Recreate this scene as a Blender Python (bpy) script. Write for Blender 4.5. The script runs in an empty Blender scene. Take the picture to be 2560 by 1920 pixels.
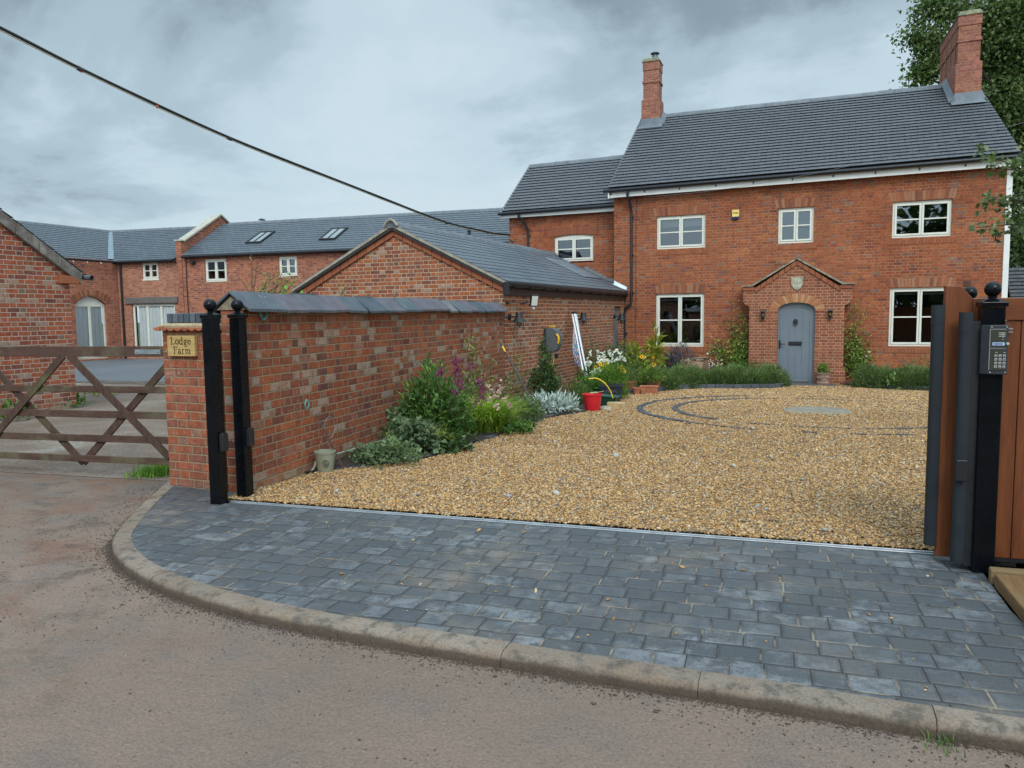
import bpy, bmesh, math, random
import numpy as np
from mathutils import Vector, Matrix
from mathutils.geometry import tessellate_polygon

# ------------------------------------------------------------------ camera, world, sun, exposure
SC = bpy.context.scene
COL = SC.collection
R_ = math.radians
H = 1.6
FPX = 1922.0
YAW, PITCH, ROLL = R_(23.6), R_(5.16), R_(-0.69)

def cam_axes():
    cy, sy = math.cos(YAW), math.sin(YAW)
    f = np.array([-sy*math.cos(PITCH), cy*math.cos(PITCH), -math.sin(PITCH)])
    r0 = np.array([cy, sy, 0.0]); u0 = np.cross(r0, f)
    r = r0*math.cos(ROLL)+u0*math.sin(ROLL)
    return r, np.cross(r, f), f
CR, CU, CF = cam_axes()
C0 = np.array([0, 0, H])
cd = bpy.data.cameras.new('camera'); cam = bpy.data.objects.new('camera', cd); COL.objects.link(cam)
cd.sensor_width = 36; cd.lens = 36*FPX/2560; cd.clip_end = 2000; cd.clip_start = .05
m = Matrix.Identity(4)
for i in range(3):
    m[i][0], m[i][1], m[i][2], m[i][3] = CR[i], CU[i], -CF[i], C0[i]
cam.matrix_world = m
SC.camera = cam

SUN_EL, SUN_AZ = R_(40), R_(155)      # azimuth clockwise from +Y
SC.view_settings.view_transform = 'Standard'; SC.view_settings.look = 'None'
SC.view_settings.exposure = 0.0; SC.view_settings.gamma = 1
world = bpy.data.worlds.new('World'); SC.world = world; world.use_nodes = True

def build_world():
    t = world.node_tree; t.nodes.clear(); L = t.links.new
    out = t.nodes.new('ShaderNodeOutputWorld'); bg = t.nodes.new('ShaderNodeBackground')
    bg.inputs['Strength'].default_value = 0.12
    L(bg.outputs[0], out.inputs[0])
    sky = t.nodes.new('ShaderNodeTexSky'); sky.sky_type = 'NISHITA'; sky.sun_disc = False
    sky.sun_elevation = SUN_EL; sky.sun_rotation = SUN_AZ
    tc = t.nodes.new('ShaderNodeTexCoord')
    sep = t.nodes.new('ShaderNodeSeparateXYZ'); L(tc.outputs['Generated'], sep.inputs[0])
    def math_(op, a, b=None, clamp=False):
        n = t.nodes.new('ShaderNodeMath'); n.operation = op; n.use_clamp = clamp
        for k, v in enumerate((a, b)):
            if v is None: continue
            if isinstance(v, (int, float)): n.inputs[k].default_value = v
            else: L(v, n.inputs[k])
        return n.outputs[0]
    z = math_('MAXIMUM', sep.outputs[2], 0.0)
    zz = math_('ADD', z, 0.28)
    cx = math_('DIVIDE', sep.outputs[0], zz); cy = math_('DIVIDE', sep.outputs[1], zz)
    cmb = t.nodes.new('ShaderNodeCombineXYZ'); L(cx, cmb.inputs[0]); L(cy, cmb.inputs[1])
    def noise(scale, det, rough, dist=0.0, off=(0, 0, 0)):
        mp = t.nodes.new('ShaderNodeMapping'); mp.inputs['Location'].default_value = off
        L(cmb.outputs[0], mp.inputs[0])
        n = t.nodes.new('ShaderNodeTexNoise'); n.inputs['Scale'].default_value = scale
        n.inputs['Detail'].default_value = det; n.inputs['Roughness'].default_value = rough
        n.inputs['Distortion'].default_value = dist
        L(mp.outputs[0], n.inputs['Vector']); return n.outputs['Fac']
    n1 = noise(1.3, 6, .55, .5, (3.1, 1.7, 0)); n2 = noise(3.4, 6, .6, .4, (0, 5, 2))
    # the darker bank of cloud stands to the upper left of the view
    d = CF*FPX + CR*(-1330) + CU*(960); d = d/np.linalg.norm(d)
    vm = t.nodes.new('ShaderNodeVectorMath'); vm.operation = 'DOT_PRODUCT'
    L(tc.outputs['Generated'], vm.inputs[0]); vm.inputs[1].default_value = tuple(d)
    bank = math_('SUBTRACT', vm.outputs['Value'], 0.925); bank = math_('MULTIPLY', bank, 13.0, True)
    d2 = CF*FPX + CR*(900) + CU*(950); d2 = d2/np.linalg.norm(d2)
    vm2 = t.nodes.new('ShaderNodeVectorMath'); vm2.operation = 'DOT_PRODUCT'
    L(tc.outputs['Generated'], vm2.inputs[0]); vm2.inputs[1].default_value = tuple(d2)
    bank2 = math_('MULTIPLY', math_('SUBTRACT', vm2.outputs['Value'], 0.87), 2.2, True)
    s = math_('ADD', math_('MULTIPLY', n1, 1.45), math_('MULTIPLY', n2, .5))
    s = math_('SUBTRACT', s, .56)                                     # about 0..0.7
    s = math_('ADD', s, math_('MULTIPLY', bank, .58))
    s = math_('SUBTRACT', s, math_('MULTIPLY', math_('SUBTRACT', 1.0, math_('MULTIPLY', z, 2.6), True), .52))
    s = math_('ADD', s, math_('MULTIPLY', bank2, .5))
    s = math_('ADD', s, math_('MULTIPLY', math_('MULTIPLY', math_('SUBTRACT', z, .27), 4.0, True), .24))
    rp = t.nodes.new('ShaderNodeValToRGB'); L(s, rp.inputs[0])
    cr = rp.color_ramp; cr.interpolation = 'EASE'
    stops = [(.16, (5.2, 6.3, 6.9)), (.36, (4.7, 5.9, 6.55)), (.55, (3.6, 4.65, 5.3)), (.78, (2.15, 2.85, 3.3)), (1.0, (1.55, 2.05, 2.45))]
    while len(cr.elements) < len(stops): cr.elements.new(.5)
    for e, (p, c) in zip(cr.elements, stops):
        e.position = p; e.color = (*c, 1)
    # overcast brightens towards the zenith
    zb = math_('MULTIPLY', math_('SUBTRACT', z, .5), 2.6, True)
    zb = math_('ADD', 1.0, math_('MULTIPLY', zb, ZENITH))
    # and the cloud is thinner and brighter round the hidden sun
    sv = t.nodes.new('ShaderNodeVectorMath'); sv.operation = 'DOT_PRODUCT'; L(tc.outputs['Generated'], sv.inputs[0])
    sv.inputs[1].default_value = (math.sin(SUN_AZ)*math.cos(SUN_EL), math.cos(SUN_AZ)*math.cos(SUN_EL), math.sin(SUN_EL))
    gl = math_('MAXIMUM', sv.outputs['Value'], 0.0); gl = math_('MULTIPLY', gl, gl)
    zb = math_('ADD', zb, math_('MULTIPLY', gl, GLOW))
    mulv = t.nodes.new('ShaderNodeVectorMath'); mulv.operation = 'SCALE'
    L(rp.outputs[0], mulv.inputs[0]); L(zb, mulv.inputs['Scale'])
    mx = t.nodes.new('ShaderNodeMix'); mx.data_type = 'RGBA'; mx.inputs[0].default_value = .93
    L(sky.outputs[0], mx.inputs[6]); L(mulv.outputs[0], mx.inputs[7])
    L(mx.outputs[2], bg.inputs[0])
ZENITH = 2.2; GLOW = 2.3
build_world()
sd = bpy.data.lights.new('sun', 'SUN'); sd.energy = 1.5; sd.angle = R_(20); sd.color = (1, .96, .9)
sun = bpy.data.objects.new('sun', sd); COL.objects.link(sun)
sdir = Vector((math.sin(SUN_AZ)*math.cos(SUN_EL), math.cos(SUN_AZ)*math.cos(SUN_EL), math.sin(SUN_EL)))
sun.rotation_euler = sdir.to_track_quat('Z', 'Y').to_euler()
SC.cycles.max_bounces = 6; SC.cycles.transparent_max_bounces = 8
SC.cycles.use_denoising = True
SC.cycles.caustics_reflective = False; SC.cycles.caustics_refractive = False

# ------------------------------------------------------------------ measuring: photo pixel -> point on a known plane
def ray(x, y): return CF + (x-1280)/FPX*CR - (y-960)/FPX*CU
def ony(x, y, Y):
    d = ray(x, y); return C0 + (Y/d[1])*d
def onx(x, y, X):
    d = ray(x, y); return C0 + (X/d[0])*d
def onz(x, y, z=0.0):
    d = ray(x, y); return C0 + ((z-H)/d[2])*d
def at(x, y, t): return C0 + t*ray(x, y)
def onpl(x, y, p0, n):
    d = ray(x, y); n = np.array(n, float); return C0 + (((np.array(p0)-C0) @ n)/(d @ n))*d
def zg(x, y):                      # the drive falls gently from the gate to the house
    return -.022*max(0.0, y-5.5) if y < 21 else -.341
def G(x, y): return onpl(x, y, (0, 5.5, 0), (0, .022, 1))

# ------------------------------------------------------------------ object helpers
WM = {}
def tag(o, label=None, cat=None, group=None, kind=None):
    if label: o['label'] = label
    if cat: o['category'] = cat
    if group: o['group'] = group
    if kind: o['kind'] = kind
    return o
def thing(name, label, cat, loc=(0, 0, 0), group=None, rotz=0.0):
    o = bpy.data.objects.new(name, None); COL.objects.link(o)
    o.empty_display_size = .2
    o.location = tuple(float(v) for v in loc); o.rotation_euler = (0, 0, rotz)
    WM[o.name] = Matrix.Translation(o.location) @ Matrix.Rotation(rotz, 4, 'Z')
    return tag(o, label, cat, group)
def set_parent(o, p):
    if p is not None:
        o.parent = p
        if p.name in WM: o.matrix_parent_inverse = WM[p.name].inverted()
def auto_uv(me):
    n = len(me.polygons)
    if n == 0: return
    nl = len(me.loops)
    no = np.empty(n*3, 'f'); me.polygons.foreach_get('normal', no); no = no.reshape(-1, 3)
    tot = np.empty(n, 'i'); me.polygons.foreach_get('loop_total', tot)
    vi = np.empty(nl, 'i'); me.loops.foreach_get('vertex_index', vi)
    co = np.empty(len(me.vertices)*3, 'f'); me.vertices.foreach_get('co', co); co = co.reshape(-1, 3)
    t = np.stack([-no[:, 1], no[:, 0], np.zeros(n)], 1)
    ln = np.linalg.norm(t, axis=1); flat = ln < .05
    t[flat] = (1, 0, 0); t /= np.linalg.norm(t, axis=1)[:, None]
    # make u run along +x (or +y) so bonds on neighbouring faces agree
    s = np.where(np.abs(t[:, 0]) > .3, np.sign(t[:, 0]), np.sign(t[:, 1])); s[s == 0] = 1
    t *= s[:, None]
    b = np.cross(no, t); b *= np.where(b[:, 2] < -1e-4, -1, 1)[:, None]
    b[flat] = (0, 1, 0)
    T = np.repeat(t, tot, 0); B_ = np.repeat(b, tot, 0); P = co[vi]
    uv = np.stack([(P*T).sum(1), (P*B_).sum(1)], 1).astype('f')
    l = me.uv_layers.new(name='UVMap'); l.data.foreach_set('uv', uv.ravel())

class MB:
    def __init__(s): s.v = []; s.f = []; s.r = []
    def add(s, vs, fs, rnd=None):
        o = len(s.v); s.v += [tuple(float(c) for c in p) for p in vs]
        s.f += [tuple(i+o for i in f) for f in fs]
        s.r += [random.random() if rnd is None else rnd]*len(fs)
        return s
    def box(s, x0, x1, y0, y1, z0, z1, M=None, rnd=None):
        vs = [(x, y, z) for x in (x0, x1) for y in (y0, y1) for z in (z0, z1)]
        if M: vs = [M(*p) for p in vs]
        return s.add(vs, [(0, 1, 3, 2), (4, 6, 7, 5), (0, 4, 5, 1), (2, 3, 7, 6), (0, 2, 6, 4), (1, 5, 7, 3)], rnd)
    def hull8(s, vs, rnd=None):      # 8 corners, bottom ring then top ring
        return s.add(vs, [(0, 3, 2, 1), (4, 5, 6, 7), (0, 1, 5, 4), (1, 2, 6, 5), (2, 3, 7, 6), (3, 0, 4, 7)], rnd)
    def quad(s, a, b, c, d, rnd=None): return s.add([a, b, c, d], [(0, 1, 2, 3)], rnd)
    def prism(s, loops, M, d, back=True, rnd=None):
        pl = [[Vector((p[0], p[1], 0)) for p in lp] for lp in loops]
        tris = tessellate_polygon(pl); flat = [p for lp in loops for p in lp]; n = len(flat)
        vs = [M(p[0], p[1], 0) for p in flat]+[M(p[0], p[1], d) for p in flat]
        fs = [tuple(t) for t in tris]
        if back: fs += [tuple(i+n for i in t[::-1]) for t in tris]
        o = 0
        for lp in loops:
            k = len(lp)
            for i in range(k):
                a, b = o+i, o+(i+1) % k
                fs.append((a, b, b+n, a+n))
            o += k
        return s.add(vs, fs, rnd)
    def tube(s, path, r, n=8, caps=True, rnd=None):
        P = [Vector(p) for p in path]; k = len(P)
        rr = r if isinstance(r, (list, tuple)) else [r]*k
        vs = []; prev = None
        for i, p in enumerate(P):
            d = (P[min(i+1, k-1)]-P[max(i-1, 0)]).normalized()
            if prev is None:
                a = Vector((0, 0, 1)) if abs(d.z) < .9 else Vector((1, 0, 0))
                u = d.cross(a).normalized()
            else:
                u = (prev-d*prev.dot(d)).normalized()
            prev = u; w = d.cross(u)
            for j in range(n):
                t = 2*math.pi*j/n; vs.append(p+(u*math.cos(t)+w*math.sin(t))*rr[i])
        fs = [(i*n+j, i*n+(j+1) % n, (i+1)*n+(j+1) % n, (i+1)*n+j) for i in range(k-1) for j in range(n)]
        if caps: fs += [tuple(range(n))[::-1], tuple(range((k-1)*n, k*n))]
        return s.add(vs, fs, rnd)
    def lathe(s, prof, c=(0, 0, 0), n=24, M=None, sq=None):
        vs = []; k = len(prof)
        for r, z in prof:
            for j in range(n):
                t = 2*math.pi*j/n; p = (c[0]+r*math.cos(t), c[1]+r*math.sin(t), c[2]+z)
                vs.append(M(*p) if M else p)
        fs = [(i*n+j, i*n+(j+1) % n, (i+1)*n+(j+1) % n, (i+1)*n+j) for i in range(k-1) for j in range(n)]
        if prof[0][0] > 1e-5: fs.append(tuple(range(n))[::-1])
        if prof[-1][0] > 1e-5: fs.append(tuple(range((k-1)*n, k*n)))
        return s.add(vs, fs)
    def sphere(s, c, r, n=20, k=12, sc=(1, 1, 1)):
        vs = [(c[0], c[1], c[2]-r*sc[2])]; fs = []
        for i in range(1, k):
            a = -math.pi/2+math.pi*i/k
            for j in range(n):
                t = 2*math.pi*j/n
                vs.append((c[0]+r*sc[0]*math.cos(a)*math.cos(t), c[1]+r*sc[1]*math.cos(a)*math.sin(t), c[2]+r*sc[2]*math.sin(a)))
        vs.append((c[0], c[1], c[2]+r*sc[2])); top = len(vs)-1
        for j in range(n): fs.append((0, 1+(j+1) % n, 1+j))
        for i in range(k-2):
            for j in range(n):
                a = 1+i*n+j; b = 1+i*n+(j+1) % n; fs.append((a, b, b+n, a+n))
        for j in range(n): fs.append((top, 1+(k-2)*n+j, 1+(k-2)*n+(j+1) % n))
        return s.add(vs, fs)
    def build(s, name, mat, parent=None, smooth=False, bevel=0.0, fix=True, seg=2, label=None):
        me = bpy.data.meshes.new(name); me.from_pydata(s.v, [], s.f)
        if fix:
            bm = bmesh.new(); bm.from_mesh(me); bmesh.ops.recalc_face_normals(bm, faces=bm.faces); bm.to_mesh(me); bm.free()
        me.update()
        if len(s.r) == len(me.polygons):
            a = me.attributes.new('rnd', 'FLOAT', 'FACE'); a.data.foreach_set('value', np.array(s.r, 'f'))
        auto_uv(me)
        me.materials.append(mat)
        if smooth:
            me.polygons.foreach_set('use_smooth', [True]*len(me.polygons)); me.set_sharp_from_angle(angle=R_(40))
        o = bpy.data.objects.new(name, me); COL.objects.link(o); set_parent(o, parent)
        if bevel:
            b = o.modifiers.new('bevel', 'BEVEL'); b.width = bevel; b.segments = seg; b.limit_method = 'ANGLE'; b.angle_limit = R_(40)
        if label: o['label'] = label
        return o

def pieces(b, name, mat, parent=None, **k):
    """every loose piece of a builder becomes an object of its own"""
    par = list(range(len(b.v)))
    def root(i):
        while par[i] != i: par[i] = par[par[i]]; i = par[i]
        return i
    for f in b.f:
        a = root(f[0])
        for j in f[1:]: par[root(j)] = a
    gr = {}
    for fi, f in enumerate(b.f): gr.setdefault(root(f[0]), []).append(fi)
    out = []
    for fl in gr.values():
        c = MB(); mp = {}
        for fi in fl:
            for i in b.f[fi]:
                if i not in mp: mp[i] = len(c.v); c.v.append(b.v[i])
            c.f.append(tuple(mp[i] for i in b.f[fi])); c.r.append(b.r[fi])
        out.append(c.build(name, mat, parent, **k))
    return out

def np_mesh(name, V, F, mat, parent=None, rnd=None, smooth=False, uv=None):
    V = np.asarray(V, 'f'); F = np.asarray(F, 'i'); me = bpy.data.meshes.new(name)
    me.vertices.add(len(V)); me.vertices.foreach_set('co', V.ravel())
    k = F.shape[1]; me.loops.add(F.size); me.loops.foreach_set('vertex_index', F.ravel())
    me.polygons.add(len(F)); me.polygons.foreach_set('loop_start', np.arange(0, F.size, k, dtype='i'))
    me.update(calc_edges=True); me.validate()
    if rnd is not None and len(me.polygons) == len(F):
        a = me.attributes.new('rnd', 'FLOAT', 'FACE'); a.data.foreach_set('value', np.asarray(rnd, 'f'))
    if uv is not None:
        l = me.uv_layers.new(name='UVMap'); l.data.foreach_set('uv', np.asarray(uv, 'f').ravel())
    if smooth: me.polygons.foreach_set('use_smooth', [True]*len(me.polygons))
    me.materials.append(mat)
    o = bpy.data.objects.new(name, me); COL.objects.link(o); set_parent(o, parent); return o
def copy_tree(o, parent=None):
    c = o.copy(); COL.objects.link(c)
    if parent is not None: c.parent = parent
    for ch in list(o.children): copy_tree(ch, c)
    return c
def sheet(name, pts, mat, label=None, res=None, zf=None):
    """a ground sheet: polygon in plan, cut into a grid so that it can follow zf"""
    bm = bmesh.new(); vs = [bm.verts.new((p[0], p[1], p[2] if len(p) > 2 else 0)) for p in pts]
    bm.faces.new(vs); bmesh.ops.triangulate(bm, faces=bm.faces)
    if res:
        xs = [p[0] for p in pts]; ys = [p[1] for p in pts]
        for ax, lo, hi in ((0, min(xs), max(xs)), (1, min(ys), max(ys))):
            q = lo+res
            while q < hi:
                no = [0, 0, 0]; no[ax] = 1; co = [0, 0, 0]; co[ax] = q
                bmesh.ops.bisect_plane(bm, geom=bm.verts[:]+bm.edges[:]+bm.faces[:], plane_co=co, plane_no=no); q += res
    if zf:
        for v in bm.verts: v.co.z = zf(v.co.x, v.co.y)
    bmesh.ops.recalc_face_normals(bm, faces=bm.faces)
    if sum(f.normal.z for f in bm.faces) < 0: bmesh.ops.reverse_faces(bm, faces=bm.faces)
    me = bpy.data.meshes.new(name); bm.to_mesh(me); bm.free(); auto_uv(me); me.materials.append(mat)
    o = bpy.data.objects.new(name, me); COL.objects.link(o)
    tag(o, label, None, None, 'structure'); return o

# ------------------------------------------------------------------ materials
class NT:
    def __init__(s, name):
        s.m = bpy.data.materials.new(name); s.m.use_nodes = True; s.t = s.m.node_tree; s.t.nodes.clear()
        s.out = s.t.nodes.new('ShaderNodeOutputMaterial'); s._tc = None
    def n(s, ty, **k):
        x = s.t.nodes.new(ty)
        for a, b in k.items(): setattr(x, a, b)
        return x
    def put(s, sock, v):
        if v is None: return
        if isinstance(v, bpy.types.NodeSocket): s.t.links.new(v, sock)
        else:
            if isinstance(v, tuple) and len(v) == 3 and sock.type == 'RGBA': v = (*v, 1)
            sock.default_value = v
    def math(s, op, a, b=None, c=None, clamp=False):
        x = s.n('ShaderNodeMath', operation=op, use_clamp=clamp)
        for i, v in enumerate((a, b, c)): s.put(x.inputs[i], v)
        return x.outputs[0]
    def vm(s, op, a, b=None, scale=None):
        x = s.n('ShaderNodeVectorMath', operation=op); s.put(x.inputs[0], a)
        if b is not None: s.put(x.inputs[1], b)
        if scale is not None: s.put(x.inputs['Scale'], scale)
        return x.outputs[0]
    def tc(s):
        if s._tc is None: s._tc = s.n('ShaderNodeTexCoord')
        return s._tc
    def uv(s): return s.tc().outputs['UV']
    def obj(s): return s.tc().outputs['Object']
    def sep(s, v):
        x = s.n('ShaderNodeSeparateXYZ'); s.put(x.inputs[0], v); return x.outputs
    def comb(s, x, y, z=0.0):
        k = s.n('ShaderNodeCombineXYZ')
        for i, v in enumerate((x, y, z)): s.put(k.inputs[i], v)
        return k.outputs[0]
    def mix(s, f, a, b, blend='MIX'):
        x = s.n('ShaderNodeMix', data_type='RGBA', blend_type=blend); s.put(x.inputs[0], f); s.put(x.inputs[6], a); s.put(x.inputs[7], b)
        return x.outputs[2]
    def ramp(s, f, stops, interp='LINEAR'):
        x = s.n('ShaderNodeValToRGB'); s.put(x.inputs[0], f); cr = x.color_ramp; cr.interpolation = interp
        while len(cr.elements) < len(stops): cr.elements.new(.5)
        for e, (p, c) in zip(cr.elements, stops): e.position = p; e.color = (*c, 1)
        return x.outputs[0]
    def noise(s, v, scale, det=3, rough=.55, dist=0.0, col=False):
        x = s.n('ShaderNodeTexNoise'); s.put(x.inputs['Vector'], v); x.inputs['Scale'].default_value = scale
        x.inputs['Detail'].default_value = det; x.inputs['Roughness'].default_value = rough; x.inputs['Distortion'].default_value = dist
        return x.outputs['Color' if col else 'Fac']
    def white(s, v):
        x = s.n('ShaderNodeTexWhiteNoise', noise_dimensions='3D'); s.put(x.inputs['Vector'], v); return x.outputs['Value']
    def vor(s, v, scale, feature='F1', out='Distance', rand=1.0):
        x = s.n('ShaderNodeTexVoronoi', feature=feature); s.put(x.inputs['Vector'], v); x.inputs['Scale'].default_value = scale
        x.inputs['Randomness'].default_value = rand; return x.outputs[out]
    def step(s, v, a, b, lo=0.0, hi=1.0):
        x = s.n('ShaderNodeMapRange', interpolation_type='SMOOTHSTEP'); s.put(x.inputs[0], v)
        for i, q in enumerate((a, b, lo, hi)): s.put(x.inputs[i+1], q)
        return x.outputs[0]
    def attr(s, nm):
        x = s.n('ShaderNodeAttribute', attribute_name=nm); return x.outputs['Fac']
    def bump(s, h, dist=.01, strength=1.0, normal=None):
        x = s.n('ShaderNodeBump'); s.put(x.inputs['Height'], h); x.inputs['Distance'].default_value = dist
        x.inputs['Strength'].default_value = strength; s.put(x.inputs['Normal'], normal); return x.outputs[0]
    def bsdf(s, col, rough=.8, normal=None, metal=0.0, spec=.5, coat=0.0, **k):
        x = s.n('ShaderNodeBsdfPrincipled'); s.put(x.inputs['Base Color'], col); s.put(x.inputs['Roughness'], rough)
        s.put(x.inputs['Normal'], normal); s.put(x.inputs['Metallic'], metal); s.put(x.inputs['Specular IOR Level'], spec)
        x.inputs['Coat Weight'].default_value = coat
        for a, b in k.items(): s.put(x.inputs[a], b)
        return x.outputs[0]
    def end(s, sh): s.t.links.new(sh, s.out.inputs[0]); return s.m

MATS = {}
def plain(name, col, rough=.7, var=.12, scale=6.0, bump=0.0, metal=0.0, spec=.5, coat=0.0, dirt=None):
    """paint, metal, plastic: a colour with mottling, and dirt patches if wanted"""
    if name in MATS: return MATS[name]
    g = NT(name); nz = g.noise(g.obj(), scale, 5, .6)
    c = g.mix(g.step(nz, .3, .7), tuple(v*(1-var) for v in col), tuple(min(1, v*(1+var)) for v in col))
    if dirt:
        nd = g.noise(g.obj(), scale*.6, 6, .65); c = g.mix(g.step(nd, dirt[1], dirt[1]+.15, 0, .8), c, dirt[0])
    ro = g.math('ADD', g.math('MULTIPLY', g.noise(g.obj(), scale*3, 3), .2), rough-.1)
    nrm = g.bump(g.noise(g.obj(), scale*12, 4), .004, bump) if bump else None
    MATS[name] = g.end(g.bsdf(c, ro, nrm, metal, spec, coat)); return MATS[name]

def bond(g, uv, L, s, h, joint, wav=.004, jit=0.0, edge=.003, rough=.0025):
    """brick bond: returns (mortar mask, random per brick, second random, row fraction)"""
    w = g.noise(uv, 2.2, 2, .5, 0, True); w2 = g.noise(uv, 38, 2, .5, 0, True)
    o = g.vm('ADD', g.vm('SCALE', g.vm('SUBTRACT', w, (.5, .5, .5)), scale=wav*2), g.vm('SCALE', g.vm('SUBTRACT', w2, (.5, .5, .5)), scale=rough*2))
    x, y, _ = g.sep(g.vm('ADD', uv, o))
    v = g.math('DIVIDE', y, h); row = g.math('FLOOR', v); fv = g.math('SUBTRACT', v, row)
    off = g.math('MULTIPLY', row, L/2)
    if jit: off = g.math('ADD', off, g.math('MULTIPLY', g.white(g.comb(row, 3.3, 1.7)), jit))
    cu = g.math('DIVIDE', g.math('ADD', x, off), L); cell = g.math('FLOOR', cu); fu = g.math('SUBTRACT', cu, cell)
    d = g.math('MINIMUM', fu, g.math('SUBTRACT', 1.0, fu))
    idn = cell
    if s < 1:
        d = g.math('MINIMUM', d, g.math('ABSOLUTE', g.math('SUBTRACT', fu, s)))
        idn = g.math('ADD', g.math('MULTIPLY', cell, 2.0), g.math('GREATER_THAN', fu, s))
    dist = g.math('MINIMUM', g.math('MULTIPLY', d, L), g.math('MULTIPLY', g.math('MINIMUM', fv, g.math('SUBTRACT', 1.0, fv)), h))
    mask = g.step(dist, joint/2-edge/2, joint/2+edge, 1, 0)
    r1 = g.white(g.comb(idn, row, .5)); r2 = g.white(g.comb(row, idn, 7.5))
    return mask, r1, r2, dist

def brick(name, stops, mortar, L=.345, s=.66, h=.077, joint=.010, wav=.004, bumpd=.006, mottle=.25, lichen=0.0, lime=0.0,
          damp=None, patch=None, joint_fade=0.0, grime=0.0, pale=0.0):
    if name in MATS: return MATS[name]
    g = NT(name); uv = g.uv(); P = g.obj()
    mask, r1, r2, dist = bond(g, uv, L, s, h, joint, wav)
    c = g.ramp(r1, stops, 'CONSTANT')
    c = g.mix(.55, c, g.ramp(r1, stops))
    big = g.noise(P, .55, 4, .55)
    c = g.mix(1.0, c, g.ramp(g.math('ADD', g.math('MULTIPLY', r2, .6), g.math('MULTIPLY', g.noise(P, 1.4, 3), .4)), [(0, (1-mottle,)*3), (1, (1+mottle*.8,)*3)]), 'MULTIPLY')
    fine = g.noise(P, 55, 5, .7)
    c = g.mix(1.0, c, g.ramp(fine, [(.25, (.62, .6, .58)), (.5, (1, 1, 1)), (.78, (1.28, 1.26, 1.24))]), 'MULTIPLY')
    c = g.mix(1.0, c, g.ramp(g.noise(P, 13, 4, .6), [(.3, (.70, .68, .68)), (.55, (1.04, 1.02, 1)), (.75, (1.22, 1.2, 1.2))]), 'MULTIPLY')
    if patch:      # broad areas of another brick tone
        c = g.mix(g.step(big, .48, .66, 0, patch[1]), c, g.mix(1.0, c, patch[0], 'MULTIPLY'))
    mc = g.mix(g.noise(P, 9, 4), tuple(v*.8 for v in mortar), tuple(min(1, v*1.15) for v in mortar))
    if joint_fade:  # in places the pointing has weathered to the colour of the brick
        mc = g.mix(g.step(g.noise(P, .9, 4, .6), .38, .62, joint_fade, .12), mc, g.mix(.5, c, tuple(v*.55 for v in mortar)))
    if lime:       # white bloom on some bricks
        lm = g.math('MULTIPLY', g.step(g.noise(P, 26, 6, .75), .60-.05*lime, .68), g.step(g.noise(P, 2.0, 3), .45, .62))
        c = g.mix(g.math('MULTIPLY', lm, .75), c, (.52, .47, .42))
    if pale:       # whole bricks bleached or crusted grey, gathered in some areas of the wall
        pm = g.math('MULTIPLY', g.step(g.math('ADD', r2, g.math('MULTIPLY', g.noise(P, .9, 3), .9)), 1.385-.15*pale, 1.43-.15*pale), g.step(g.noise(P, 22, 5, .7), .34, .52))
        c = g.mix(g.math('MULTIPLY', pm, .8), c, g.mix(g.noise(P, 7, 3), (.26, .19, .145), (.40, .34, .27)))
    c = g.mix(mask, c, mc)
    if lichen:     # grey-green lichen crust over brick and joint
        lk = g.math('MULTIPLY', g.step(g.math('ADD', g.noise(P, 1.3, 5, .6), g.math('MULTIPLY', r2, .16)), .60-.07*lichen, .72-.06*lichen), g.step(g.noise(P, 14, 5, .7), .36, .58))
        c = g.mix(g.math('MULTIPLY', lk, .8), c, g.mix(g.noise(P, 5, 3), (.36, .30, .20), (.46, .42, .33)))
    if grime:
        c = g.mix(g.math('MULTIPLY', g.step(g.noise(P, .8, 6, .65), .50, .75), grime), c, (.05, .042, .035))
    if damp:       # algae and lime crust on the lowest courses
        z = g.sep(P)[2]
        dm = g.step(g.math('ADD', z, g.math('MULTIPLY', g.noise(P, 2.2, 4, .6), .5)), damp[0]+.16, damp[0]+.42, 1, 0)
        c = g.mix(g.math('MULTIPLY', dm, .75), c, g.mix(g.step(g.noise(P, 3.2, 4), .42, .62), (.30, .27, .19), (.17, .165, .07)))
    hgt = g.math('ADD', g.math('MULTIPLY', g.math('SUBTRACT', 1.0, mask), .75), g.math('ADD', g.math('MULTIPLY', fine, .35), g.math('MULTIPLY', r2, .25)))
    MATS[name] = g.end(g.bsdf(c, .9, g.bump(hgt, bumpd), spec=.25)); return MATS[name]

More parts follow.
